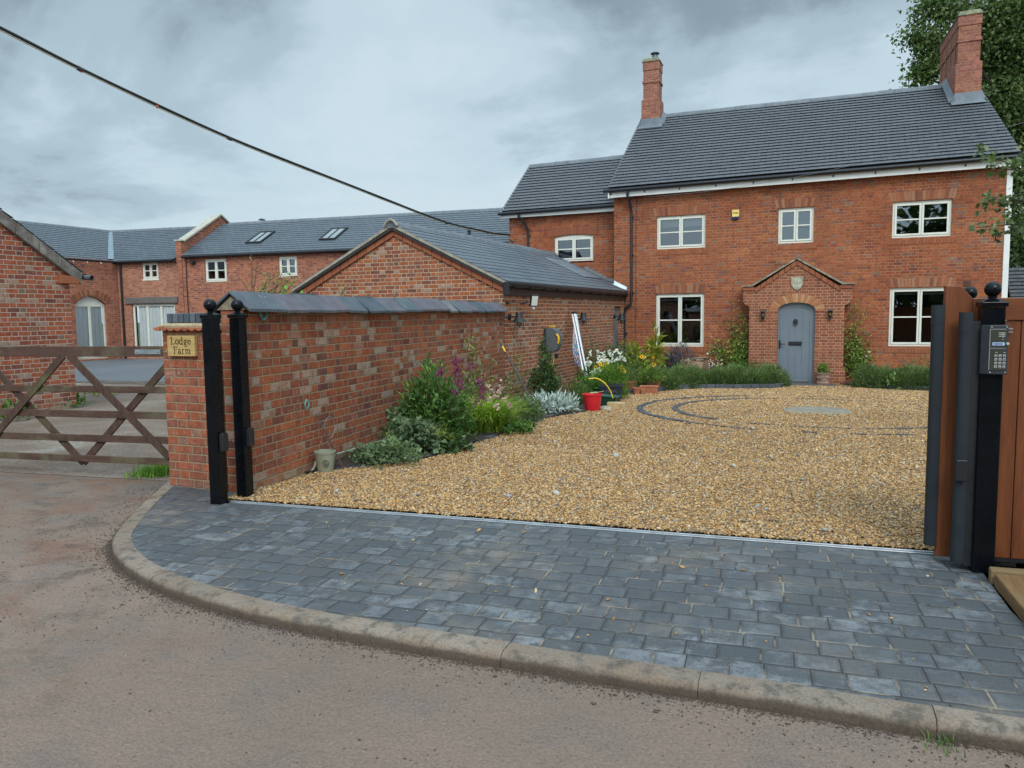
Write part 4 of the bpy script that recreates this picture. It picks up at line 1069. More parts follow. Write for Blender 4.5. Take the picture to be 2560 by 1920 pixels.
def alarm():
    p = ony(1560+966/3.456, 480+200/3.456, HY); x, z = p[0], p[2]; y = HY
    t = thing('alarm_box', 'yellow and navy burglar alarm box high on the brick front', 'alarm box', (x, y, z))
    b = MB(); b.hull8([(x-.09, y-.07, z-.05), (x+.09, y-.07, z-.05), (x+.09, y-.002, z-.05), (x-.09, y-.002, z-.05), (x-.095, y-.06, z+.14), (x+.095, y-.06, z+.14), (x+.095, y-.002, z+.14), (x-.095, y-.002, z+.14)]); c = b.build('cover', plain('alarm_yellow', (.78, .58, .17), .4, .04), t, bevel=.006)
    b = MB(); b.hull8([(x-.08, y-.062, z-.12), (x+.08, y-.062, z-.12), (x+.08, y-.002, z-.12), (x-.08, y-.002, z-.12), (x-.088, y-.066, z-.052), (x+.088, y-.066, z-.052), (x+.088, y-.002, z-.052), (x-.088, y-.002, z-.052)]); b.build('lens', plain('alarm_navy', (.01, .015, .08), .3), t, bevel=.005)
    text('lettering', 'Yale', (x, y-.068, z+.03), .085, plain('print_black', (.02, .02, .02), .6), c, .004)
alarm()

# ------------------------------------------------------------------ the wing left of the house
WY = 23.05
wing = thing('house_wing', 'lower two storey brick wing joined to the left of the farmhouse', 'house', (-8.3, WY, -.35))
def build_wing():
    x0, x1 = ony(1274, 640, WY)[0], XL-.005
    wl, wr = hx(1386, 615, WY)[0], hx(1483, 615, WY)[0]; wb, wt = hx(1434, 653, WY)[1], hx(1434, 591, WY)[1]
    n = 12; ar = .055; top = [(wl+(wr-wl)*i/n, wt+ar*(1-(2*i/n-1)**2)) for i in range(n+1)]
    b = MB(); facade(b, rect(x0, x1, ZB, 4.72), [[(wr, wb), (wl, wb)]+top], ID, WY, .25)
    b.prism([[(WY+.253, ZB), (WY+5, ZB), (WY+5, 4.6), (25.2, 6.42), (WY+.253, 4.75)]], lambda u, v, w: (x0+w, u, v), .25)
    b.box(x0+.253, x1, WY+4.75, WY+5.0, ZB, 4.6); b.build('wall', M_wing, wing)
    b = MB(); b.box(x0+.26, x1-.01, WY+2.2, WY+2.25, ZB, 4.5); b.build('inner_wall', M_dark, wing)
    window(wing, wl, wr, wb, wt, WY+.05, arch=ar)
    # cambered arch
    b = MB(); n = 16; xc = (wl+wr)/2; hw = (wr-wl)/2+.09
    for i in range(n):
        a, c = -1+2*(i+.05)/n, -1+2*(i+.95)/n; cz = lambda t: wt+.018+ar*(1-t*t)
        vs = []
        for yy in (WY-.012, WY+.08): vs += [(xc+a*hw, yy, cz(a)), (xc+c*hw, yy, cz(c)), (xc+c*hw*1.06, yy, cz(c)+.235), (xc+a*hw*1.06, yy, cz(a)+.235)]
        b.add(vs, [(0, 1, 2, 3), (7, 6, 5, 4), (0, 4, 5, 1), (1, 5, 6, 2), (2, 6, 7, 3), (3, 7, 4, 0)])
    b.build('brick_arch', by_rnd('wing_arch_brick', [(0, (.25, .082, .045)), (1, (.31, .105, .055))]), wing)
    b = MB(); n = 16
    for i in range(n): b.box(wl-.05+(wr-wl+.1)*i/n, wl-.05+(wr-wl+.1)*(i+.9)/n, WY-.012, WY+.05, wb-.16, wb-.054)
    b.build('brick_sill', M_vousd, wing)
    el, er, rr, rl = (x0-.17, 22.78, 4.88), (XL-.01, 22.78, 4.90), (XL-.01, 25.2, 6.72), (x0-.17, 25.2, 6.70)
    rf = make_roof(wing, [(el, er, rr, rl), ((XL-.01, 28.0, 4.7), (x0-.17, 28.0, 4.7), rl, rr)], M_tile, lip=.032, gauge=.19, jit=.001, seed=9)
    ridge(rf, Vector(rl)+Vector((.02, 0, .0)), Vector(rr), M_ridge, .13, .45, .07)
    b = MB(); b.box(x0-.15, XL-.02, 22.83, 22.86, 4.67, 4.86); b.box(x0-.15, XL-.02, 22.862, WY-.003, 4.69, 4.70); b.build('fascia', M_white, wing, bevel=.004)
    b = MB(); b.prism([[(22.80, 4.86), (25.2, 6.66), (25.2, 6.50), (22.80, 4.70)]], lambda u, v, w: (x0-.19+w, u, v), .03); b.build('bargeboard', M_white, wing)
    gutter(wing, [(x0-.25, 22.75, 4.81), (XL-.02, 22.75, 4.83)], .054)
    p = hx(960+1253/3.456, 660, WY)[0]; q = hx(960+1160/3.456, 540, 22.76)[0]; b = MB()
    b.tube([(q, 22.77, 4.79), (q, 22.77, 4.70), (q+.06, 22.82, 4.64), (p-.03, WY-.09, 4.36), (p, WY-.06, 4.28), (p, WY-.06, 4.15), (p, WY-.06, .4)], .036, 10)
    for z in (4.1, 3.2): b.box(p-.055, p+.055, WY-.045, WY-.003, z-.025, z+.025)
    b.build('downpipe', M_black, wing, smooth=True)
    b = MB(); q = hx(1283, 610, WY)[0]; b.tube([(q-.13, WY-.03, 4.02), (q, WY-.03, 3.95), (q+.02, WY-.03, 3.85), (q+.02, WY-.03, 2.6)], .016, 6); b.build('cable_conduit', M_black, wing)
    FLUE.build('flue', plain('flue_steel', (.45, .47, .48), .4, .1, 5, 0, metal=.7), wing, smooth=True)
build_wing()

# ------------------------------------------------------------------ single storey outbuilding with gable to the lane
OX = -6.10; OY = 13.64
outb = thing('outbuilding', 'long single storey brick outbuilding with slate roof and gable behind the garden wall', 'outbuilding', (-8.5, 18, -.2))
def build_outb():
    xl, xr = -10.98, OX; ax, az = -8.54, 3.30; ze = 2.13; YE = WY-.003
    b = MB(); b.prism([[(xl, ZB), (xr, ZB), (xr, ze-.02), (ax, az-.06), (xl, ze-.02)]], lambda u, v, w: (u, OY+w, v), .24)
    dy0, dy1 = onx(1543, 850, OX)[1], onx(1553, 850, OX)[1]; dz = onx(1548, 766, OX)[2]
    dy0, dy1 = 21.28, 21.98
    b.prism([[(OY+.243, ZB), (dy0, ZB), (dy0, dz), (dy1, dz), (dy1, ZB), (HY-.003, ZB), (HY-.003, ze), (OY+.243, ze)]], lambda u, v, w: (xr-w, u, v), .24)
    b.box(xl, xl+.24, OY+.243, YE, ZB, ze-.03)
    b.build('wall', M_out, outb)
    d = MB(); d.box(xr-.14, xr-.09, dy0+.002, dy1-.002, -.36, dz-.002)
    for k in range(5): d.box(xr-.089, xr-.084, dy0+.06+k*.125, dy0+.165+k*.125, -.3, dz-.08)
    dd = d.build('door', M_grey, outb); k = MB(); k.box(xr-.083, xr-.06, dy1-.14, dy1-.10, .62, .78); k.build('handle', M_iron, dd)
    # roof: slate courses, stone verges, dark ridge
    ov = .10; RZ = 3.46; xe = xr+.10; xw = xl-.12; zE = 2.24
    f1 = ((xe, OY-ov, zE), (xe, HY-.003, zE), (ax, HY-.003, RZ), (ax, OY-ov, RZ))
    f2 = ((xw, YE, 2.22), (xw, OY-ov, 2.22), (ax, OY-ov, RZ), (ax, YE, RZ))
    f3 = ((-6.62, HY-.002, zE+.0), (-6.62, YE, zE+.0), (ax, YE, RZ), (ax, HY-.002, RZ))
    rf = make_roof(outb, [f1, f2], M_slate, lip=.011, gauge=.21, jit=.0015, seed=21)
    k = (RZ-zE)/(xe-ax)
    s = MB(); s.hull8([(XL-.01, HY-.004, zE+(xe-XL)*k-.05), (XL-.01, YE, zE+(xe-XL)*k-.05), (ax, YE, RZ-.05), (ax, HY-.004, RZ-.05), (XL-.01, HY-.004, zE+(xe-XL)*k), (XL-.01, YE, zE+(xe-XL)*k), (ax, YE, RZ), (ax, HY-.004, RZ)]); s.build('roof_end', M_slate, rf)
    ridge(rf, (ax, OY-ov-.02, RZ+.0), (ax, YE-.02, RZ+.0), M_ridge, .15, .42, .08, .012)
    v = MB()
    for x1, z1 in ((xe+.01, zE-.03), (xw-.01, 2.19)):
        dx, dz_ = x1-ax, z1-RZ
        P = [(ax, RZ+.005), (x1, z1+.015), (x1, z1-.04), (ax, RZ-.055)]
        v.prism([P], lambda u, q, w: (u, OY-ov-.012+w, q), .04)
    v.build('verge_board', plain('stone_verge', (.31, .275, .225), .85, .22, 9, .4), rf)
    v = MB()
    for x1, z1 in ((xr, ze+.045), (xl, ze+.03)):
        L = 11
        for i in range(L):
            t0, t1 = (i+.03)/L, (i+.97)/L; vs = []
            for yy in (OY-.045, OY-.002):
                for t, o in ((t0, -.14), (t1, -.14), (t1, -.005), (t0, -.005)): vs.append((x1+(ax-x1)*t, yy, z1+(RZ-.09-z1)*t+o))
            v.add(vs, [(0, 1, 2, 3), (7, 6, 5, 4), (0, 4, 5, 1), (1, 5, 6, 2), (2, 6, 7, 3), (3, 7, 4, 0)])
    v.build('verge_course', M_vousd, outb)
    c = MB(); c.tube([(ax-.16, OY-ov-.04, RZ-.05), (ax-.08, OY-ov-.045, RZ+.05), (ax, OY-ov-.045, RZ+.085), (ax+.08, OY-ov-.045, RZ+.05), (ax+.16, OY-ov-.04, RZ-.05)], .028, 8); c.build('ridge_end', plain('stone_verge', (0, 0, 0)), rf, smooth=True)
    f = MB(); f.box(xr+.003, xr+.03, OY-.02, HY-.004, ze-.155, ze+.03); f.build('fascia', plain('brown_fascia', (.045, .032, .03), .5, .1), outb)
    g = gutter(outb, [(xr+.12, OY-.09, ze+.055), (xr+.12, HY-.25, ze+.035)], .062)
    k = MB()
    for i in range(11):
        y = OY+.1+i*.82; k.tube([(xr+.12+.068*math.cos(t), y, ze+.05-.003*i+.068*math.sin(t)) for t in [math.pi+math.pi*j/8 for j in range(9)]], .010, 5)
    pieces(k, 'gutter_bracket', M_black, g)
    e = MB(); e.box(xr+.03, xr+.16, OY-.115, OY-.092, ze-.16, ze+.10); e.build('gutter_box_end', M_black, outb, bevel=.01)
    # stepped flashing against the house walls, soaker tray and a bright patch of lead
    s = MB()
    for i in range(9):
        x = -6.30-.0-i*.0; 
    k = (RZ-zE)/(xe-ax)
    for i in range(8):
        x1 = XL-.006-i*.14; x0 = x1-.139; z = zE+(xe-x1)*k; zt = math.ceil((z+.09)/.0765)*.0765
        s.box(x0, x1, WY-.012, WY-.004, z-.06, zt)
    for i in range(5):
        x1 = -6.02-i*.08; x0 = x1-.079; z = zE+(xe-x1)*k; zt = math.ceil((z+.09)/.0765)*.0765
        s.box(max(x0, XL+.002), x1, HY-.012, HY-.004, z-.06, zt)
    s.build('flashing', plain('step_lead', (.17, .19, .205), .6, .15), outb)
    s = MB(); P = lambda x, y: (x, y, zE+(xe-x)*k+.03)
    s.add([P(xe-.03, HY-.03), P(-6.42, HY-.03), P(-6.42, HY-.36), P(-6.10, HY-.30), (xe-.03, HY-.02, zE+.13), (-6.42, HY-.02, zE+(xe+6.42)*k+.13)], [(0, 1, 2, 3), (0, 4, 5, 1)]); s.build('lead_patch', plain('bright_lead', (.62, .66, .68), .45, .08), outb)
    s = MB(); Q = lambda x, y, d: (x, y, zE+(xe-x)*k+.02+d)
    s.hull8([Q(-6.75, 20.6, 0), Q(-6.75, 22.3, 0), Q(-7.95, 22.3, 0), Q(-7.95, 20.6, 0), Q(-6.75, 20.64, .02), Q(-6.75, 22.3, .02), Q(-7.95, 22.3, .02), Q(-7.95, 20.64, .02)])
    s.build('soaker_tray', M_lead, outb)
build_outb()

def barn_lamp(p):
    x, y, z = OX, p[1], p[2]
    t = thing('barn_lamp', None, 'wall light', (x, y, z), 'black lamps along the outbuilding wall')
    b = MB(); b.lathe([(0, 0), (.062, 0), (.062, .028), (.05, .036), (0, .036)], (0, 0, 0), 20, lambda a, c, d: (x+.001+d, y+a, z+.02+c)); b.tube([(x+.03, y, z+.02), (x+.13, y, z+.02), (x+.20, y, z+.0)], .011, 8); b.build('arm', M_iron, t, smooth=True)
    b = MB(); b.lathe([(.0, .10), (.066, .10), (.070, .09), (.070, .0), (.075, -.01), (.15, -.085), (.150, -.092), (.07, -.02), (.0, -.02)], (x+.22, y, z), 24); b.build('lamp_shade', M_iron, t, smooth=True)
    b = MB()
    for zz in (-.115, -.155, -.195): b.tube([(x+.22+.085*math.cos(a), y+.085*math.sin(a), z+zz) for a in [2*math.pi*i/20 for i in range(21)]], .006, 6, False)
    for i in range(4): a = i*math.pi/2+.4; b.tube([(x+.22+.085*math.cos(a), y+.085*math.sin(a), z-.08), (x+.22+.085*math.cos(a), y+.085*math.sin(a), z-.2)], .006, 5)
    b.build('guard', M_iron, t, smooth=True)
    b = MB(); b.lathe([(.045, -.03), (.05, -.1), (.04, -.17), (.0, -.185)], (x+.22, y, z), 14); b.build('glass', glass('lamp_glass', (.75, .75, .72), 1.5), t, smooth=True)
    return t
for p, l in zip((onx(1272, 794, OX), onx(1437, 792, OX), onx(1535, 793, OX)),
                ('black barn lamp on the outbuilding wall nearest the garden wall, below the floodlight', 'black barn lamp on the outbuilding wall beside the folded clothes airer', 'black barn lamp on the outbuilding wall beside the narrow grey door')):
    tag(barn_lamp(p), l)
def floodlight():
    p = onx(1262+4, 757, OX); x, y, z = OX, p[1], p[2]
    t = thing('floodlight', 'black security floodlight on a bracket near the outbuilding corner', 'floodlight', (x, y, z))
    b = MB(); b.box(x+.001, x+.045, y-.035, y+.035, z-.03, z+.03); b.tube([(x+.04, y+.02, z), (x+.06, y+.3, z+.01), (x+.09, y+.62, z-.01)], .008, 6); b.tube([(x+.09, y+.55, z-.02), (x+.16, y+.72, z+.02)], .02, 8); b.build('bracket', M_iron, t)
    c = np.array([x+.24, y+.86, z+.05]); u = np.array([.45, -.1, .0]); n = np.array([.62, -.70, -.35]); n /= np.linalg.norm(n); s = np.cross([0, 0, 1], n); s /= np.linalg.norm(s); w = np.cross(n, s)
    def pl(a, d, e): return tuple(c+s*a+w*d+n*e)
    b = MB(); b.box(-.085, .085, -.12, .12, -.03, .02, pl); bd = b.build('housing', M_iron, t, bevel=.008)
    b = MB(); b.box(-.065, .065, -.10, .10, .021, .026, pl); b.build('lens', plain('lamp_lens', (.72, .73, .70), .3, .05), t)
    b = MB(); b.sphere(tuple(c-w*.17+n*.0), .032, 12, 8); b.box(-.02, .02, -.17, -.121, -.02, .0, pl); b.build('sensor', plain('sensor_white', (.6, .6, .58), .35), t, smooth=True)
floodlight()

# ------------------------------------------------------------------ barns round the yard
BT = R_(6.5); BO = np.array([-20.36, 24.12, 0.0]); BM = local(BO, BT)
be1 = np.array([math.cos(BT), math.sin(BT), 0]); be2 = np.array([-math.sin(BT), math.cos(BT), 0])
def lb(px, py, d=0.0): q = onpl(px, py, BO+d*be2, be2)-BO; return float(q @ be1), float(q[2])
barn = thing('long_barn', 'long converted brick barn with two skylights and cream upper windows', 'barn', (-18, 24.4, 0), None, BT)
barn2 = thing('pale_barn', 'paler brick barn between the stone parapet and the roof valley', 'barn', (-26, 23.5, 0), None, BT)
def build_barns():
    Z1 = lambda x, y: lb(x/3.456, 480+y/3.456); Z2 = lambda x, y: lb(380+x/3.456, 480+y/3.456)
    w1 = (-3.47, -2.44, 3.06, 3.96); w2 = (-.04, .78, 3.20, 3.95)
    b = MB(); facade(b, rect(-4.545, 14.0, -.3, 4.22), [rect(*w)[::-1] for w in (w1, w2)], BM, 0, .3)
    b.build('wall', M_barn, barn)
    b = MB(); b.box(-4.4, 14.0, 1.6, 1.65, -.3, 4.2, BM); b.build('inner_wall', M_dark, barn)
    for w in (w1, w2): window(barn, *w, .05, BM, vent=False, fb=.06, sb=.055)
    el, er, rr, rl = BM(-4.45, -.16, 4.14), BM(14.1, -.16, 4.14), BM(14.1, 2.5, 5.66), BM(-4.45, 2.5, 5.66)
    rf = make_roof(barn, [(el, er, rr, rl), (BM(14.1, 5.2, 4.1), BM(-4.45, 5.2, 4.1), rl, rr)], M_slateB, lip=.016, gauge=.2, jit=.001, seed=31)
    ridge(rf, BM(-4.1, 2.5, 5.66), BM(14, 2.5, 5.66), M_ridge, .13, .45, .06, .003)
    gutter(barn, [BM(-4.4, -.2, 4.08), BM(14, -.2, 4.08)], .055)
    def slope(s, d, h=0.0): return BM(s-.0, d-h*.5, 4.14+(d+.16)*.5714+h*.87)
    for s0 in (-1.93, 1.42):
        s1 = s0+.72; d0, d1 = .58, 1.52; f = MB()
        def P(s, t, h): return slope(s+t*.08, d0+(d1-d0)*t, h)
        for a, c, e, g_ in ((s0, s0+.07, 0, 1), (s1-.07, s1, 0, 1), (s0+.071, s1-.071, 0, .07), (s0+.071, s1-.071, .93, 1), ((s0+s1)/2-.015, (s0+s1)/2+.015, .071, .929)):
            f.hull8([P(a, e, -.02), P(c, e, -.02), P(c, g_, -.02), P(a, g_, -.02), P(a, e, .07), P(c, e, .07), P(c, g_, .07), P(a, g_, .07)])
        sk = f.build('skylight', M_iron, barn, bevel=.004)
        g = MB(); g.quad(P(s0+.06, .06, .045), P(s1-.06, .06, .045), P(s1-.06, .94, .045), P(s0+.06, .94, .045))
        gm = NT('skylight_glass'); MATS['skylight_glass'] = MATS.get('skylight_glass') or gm.end(gm.bsdf((.16, .2, .2), .04, spec=1.0, coat=.8)); g.build('pane', MATS['skylight_glass'], sk, fix=False)
    # parapet gable with stone coping between the two barns
    b = MB(); prof = [(-.03, 4.0), (-.03, 4.72), (.22, 4.74), (2.5, 6.00), (4.6, 4.9), (4.6, 4.0)]
    def pm(u, v, w): return BM(-4.80+w, u, v)
    b.prism([[(-.03, -.3)]+prof[:1]+prof[1:]+[(4.6, -.3)]], pm, .252); pp = b.build('parapet', M_barn, barn)
    c = MB(); n = 5
    for i in range(n):
        t0, t1 = (i+.01)/n, (i+.99)/n; y0, y1 = .12+2.40*t0, .12+2.40*t1; z0, z1 = 4.70+1.33*t0, 4.70+1.33*t1
        c.hull8([BM(s, y, z) for s, y, z in ((-4.86, y0, z0), (-4.49, y0, z0), (-4.49, y1, z1), (-4.86, y1, z1))]+[BM(s, y, z+.085) for s, y, z in ((-4.86, y0, z0), (-4.49, y0, z0), (-4.49, y1, z1), (-4.86, y1, z1))])
    c.hull8([BM(-4.86, 2.54, 6.03), BM(-4.49, 2.54, 6.03), BM(-4.49, 4.6, 4.95), BM(-4.86, 4.6, 4.95), BM(-4.86, 2.54, 6.11), BM(-4.49, 2.54, 6.11), BM(-4.49, 4.6, 5.03), BM(-4.86, 4.6, 5.03)])
    c.box(-4.86, -4.49, -.06, .119, 4.725, 4.79, BM); c.build('coping', M_conc, pp, bevel=.008)
    b = MB(); b.tube([BM(-4.35, -.03, 4.0), BM(-4.35, -.03, -.2)], .02, 6); b.build('cable_conduit', M_black, barn)
    b = MB(); q = Z2(360, 607); b.box(q[0]-.09, q[0]+.09, -.10, -.004, q[1]-.06, q[1]+.04, BM); b.sphere(BM(q[0], -.11, q[1]-.03), .06, 10, 8); b.build('bulkhead_light', M_iron, barn)
    k = MB(); v = ony(380/1+950/3.456, 480+255/3.456, 28.0); k.lathe([(.09, -.6), (.09, .0), (.0, .0)], (v[0], 28.0, v[2]), 12); k.lathe([(.17, .06), (.12, .11), (0, .14)], (v[0], 28.0, v[2]), 14); k.lathe([(.02, -.05), (.02, .1)], (v[0], 28, v[2]), 6); k.build('roof_vent', M_iron, barn, smooth=True)
    k = MB(); v = onpl(1173, 588, BO+.55*be2, be2); k.lathe([(.055, -.25), (.055, .30), (.065, .30), (.065, .34), (0, .34)], tuple(v-np.array([0, 0, .16])), 12); k.build('soil_pipe', M_iron, barn, smooth=True)
    # ---- pale barn
    w3 = (-6.60, -5.79, 3.24, 3.93); w4 = (-7.25, -5.06, .02, 2.22)
    b = MB(); facade(b, rect(-7.98, -4.55, -.3, 4.06), [rect(*w)[::-1] for w in (w3, w4)], BM, .04, .3); b.build('wall', M_barnB, barn2)
    b = MB(); b.box(-7.8, -4.6, 1.6, 1.65, -.3, 4.0, BM); b.build('inner_wall', plain('dim_room', (.12, .12, .11), .9), barn2)
    window(barn2, *w3, .08, BM, vent=False, fb=.055, sb=.05)
    fo = window(barn2, *w4, .12, BM, cols=3, rows=1, vent=True, fb=.05, sb=.045, sill=False, gl=glass('clear_glass', (.97, .98, .98), 1.35))
    def shutters(par, M, x0, x1, y, z0, z1, n):
        s = MB(); k = max(6, int((x1-x0)/.09)); rnd = random.Random(1)
        for i in range(k):
            a, c = x0+(x1-x0)*i/k, x0+(x1-x0)*(i+1)/k; dy = .03*(i % 2)
            s.add([M(a, y+dy, z0), M(c, y+.03-dy, z0), M(c, y+.03-dy, z1), M(a, y+dy, z1)], [(0, 1, 2, 3)])
        s.build('blind', plain('pale_blind', (.74, .80, .80), .8, .04), par, fix=False)
    shutters(fo, BM, w4[0]+.25, w4[1]-.05, .165, w4[2]+.05, w4[3]-.06, 3)
    l = MB(); l.box(-7.52, -4.87, -.03, .2, 2.235, 2.50, BM); l.build('oak_lintel', timber('grey_oak', (.09, .08, .075), (.19, .17, .155), 0, .85), barn2, bevel=.02)
    A0 = BM(-7.9, -.16, 4.02); vt = (-30.85, 25.22, 5.58)
    el, er, rr, rl = BM(-8.0, -.14, 4.02), BM(-4.81, -.14, 4.02), BM(-4.81, 2.5, 5.58), (-30.85, 25.22, 5.58)
    rf2 = make_roof(barn2, [(el, er, rr, rl)], M_slateB, lip=.016, gauge=.2, jit=.001, seed=41)
    ridge(rf2, rl, rr, M_ridge, .12, .45, .055, .003); gutter(barn2, [BM(-7.95, -.18, 3.97), BM(-4.85, -.18, 3.97)], .05)
    b = MB(); b.tube([BM(-7.66, -.02, 3.9), BM(-7.66, -.02, -.1)], .045, 8); b.build('downpipe', M_black, barn2, smooth=True)
    # ---- left wing, facing into the yard
    wg = thing('barn_wing', 'brick barn wing with an arched doorway of pale blinds, partly behind the shed', 'barn', (-28.2, 19, 0))
    WX = -28.18; LM = lambda u, v, w: (WX-w, u, v)
    d = (21.22, 22.66, .0, 2.22); n = 12; ar = .34; arc = [(d[0]+(d[1]-d[0])*i/n, d[3]-.02+ar*(1-(2*i/n-1)**2)) for i in range(n+1)]
    b = MB(); b.prism([rect(12.0, 23.34, -.3, 4.06), [(d[1], d[2]), (d[0], d[2])]+arc], LM, .3); b.build('wall', M_barn, wg)
    b = MB(); b.box(WX-1.7, WX-1.6, 12, 23, -.3, 4.0); b.build('inner_wall', plain('dim_room', (.12, .12, .11)), wg)
    RM = lambda x, y, z: (WX-y, x, z)
    fo = window(wg, *d, .14, RM, cols=2, rows=1, vent=False, fb=.05, sb=.045, sill=False, arch=ar-.04, gl=glass('clear_glass'))
    shutters(fo, RM, d[0]+.05, d[1]-.13, .185, d[2]+.05, d[3]-.05, 2)
    b = MB(); n = 22; xc = (d[0]+d[1])/2; hw = (d[1]-d[0])/2+.06
    for i in range(n):
        a, c = -1+2*(i+.06)/n, -1+2*(i+.94)/n; cz = lambda t: d[3]+.03+ar*(1-t*t); vs = []
        for w in (-.025, .08): vs += [(WX-w, xc+a*hw, cz(a)), (WX-w, xc+c*hw, cz(c)), (WX-w, xc+c*hw*1.17, cz(c)+.235), (WX-w, xc+a*hw*1.17, cz(a)+.235)]
        b.add(vs, [(0, 1, 2, 3), (7, 6, 5, 4), (0, 4, 5, 1), (1, 5, 6, 2), (2, 6, 7, 3), (3, 7, 4, 0)])
    b.build('brick_arch', M_vous, wg)
    ev = BM(-8.0, -.14, 4.02)
    el, er, rr, rl = (WX+.16, 12, 4.02), ev, (-30.85, 25.22, 5.58), (-30.85, 12, 5.58)
    rf3 = make_roof(wg, [(el, er, rr, rl)], M_slateB, lip=.016, gauge=.2, jit=.001, seed=51)
    ridge(rf3, rl, rr, M_ridge, .12, .45, .055, .003); gutter(wg, [(WX+.2, 12, 3.97), (WX+.2, ev[1]-.05, 3.97)], .05)
    v = MB(); e = Vector(ev); t = Vector((-30.85, 25.22, 5.58)); up = Vector((0, 0, .035)); s = Vector((.06, .06, 0))
    v.add([e-s+up+Vector((-.02, -.02, .06)), e+s+up+Vector((-.02, .05, .06)), t+s+up, t-s+up], [(0, 1, 2, 3)]); v.build('valley_lead', plain('valley_lead', (.17, .22, .25), .6, .1, spec=.3), rf3, fix=False)
    k = MB()
    for i in range(5): y = 20.6+i*.62; k.tube([(WX+.02, y, 3.96), (WX+.08, y, 3.88)], .006, 4)
    pieces(k, 'gutter_bracket', M_steel, wg)
build_barns()

# ------------------------------------------------------------------ weathered shed at the left edge
def build_shed():
    SX = -13.4
    t = thing('brick_shed', 'weathered brick shed with mortared gable verge just behind the timber gate', 'shed', (SX-1, 8, 0))
    b = MB(); ye, zr, yr = 10.0, 5.0, 6.6
    b.prism([[(ye-6.8, -.3), (ye, -.3), (ye, 2.52), (yr, zr-.02), (ye-6.8, 2.52)]], lambda u, v, w: (SX-w, u, v), .3)
    b.box(SX-5, SX-.303, ye-.3, ye, -.3, 2.5); b.build('wall', M_shed, t)
    rf = MB(); d = Vector((0, 0, .09))
    P = [Vector((SX+.06, 10.26, 2.49)), Vector((SX-5, 10.26, 2.49)), Vector((SX-5, yr, 4.98)), Vector((SX+.06, yr, 4.98))]
    make_roof(t, [(P[1], P[0], P[3], P[2]), ((SX+.06, 2.9, 2.49), (SX-5, 2.9, 2.49), P[2], P[3])], plain_slate(), lip=.02, gauge=.22, seed=61)
    v = MB(); n = 9; rnd = random.Random(12)
    for s in (1, -1):
        for i in range(n):
            t0, t1 = (i+.006)/n, (i+.994)/n; y0, y1 = (10.2-3.6*t0, 10.2-3.6*t1) if s > 0 else (3.0+3.6*t0, 3.0+3.6*t1); z0, z1 = 2.46+2.47*t0, 2.46+2.47*t1; j = rnd.uniform(-.012, .012)
            v.hull8([(SX+.004, y0, z0-.185), (SX+.085+j, y0, z0-.185), (SX+.085+j, y1, z1-.185), (SX+.004, y1, z1-.185), (SX+.004, y0, z0+.015), (SX+.125+j, y0, z0+.015), (SX+.125+j, y1, z1+.015), (SX+.004, y1, z1+.015)])
    g = NT('mortar_verge'); Pn = g.obj(); a = g.noise(Pn, 5, 6, .65)
    c = g.ramp(a, [(.3, (.12, .105, .095)), (.5, (.20, .18, .16)), (.66, (.33, .30, .265))]); MATS['mortar_verge'] = g.end(g.bsdf(c, .95, g.bump(a, .03, .9)))
    v.build('verge', MATS['mortar_verge'], t, bevel=.012)
    k = MB(); k.hull8([(SX+.0, 9.78, 2.27), (SX+.09, 9.78, 2.27), (SX+.09, 10.14, 2.27), (SX+.0, 10.14, 2.27), (SX+.0, 9.78, 2.43), (SX+.09, 9.78, 2.43), (SX+.09, 10.14, 2.40), (SX+.0, 10.14, 2.40)]); k.build('kneeler', M_vousd, t, bevel=.01)
    gutter(t, [(SX-5, 10.33, 2.42), (SX+.02, 10.33, 2.42)], .055)
    q = MB(); q.tube([(SX+.03, 10.31, 2.40), (SX+.2, 10.33, 2.39)], .05, 10, False); q.build('gutter_end', plain('zinc_gutter', (.10, .105, .11), .4, .2), t)
def plain_slate(): return slate('roof_slate_old', (.055, .06, .065), (.10, .105, .11), L=.28, h=.2, rough=.7, streak=.3)
build_shed()

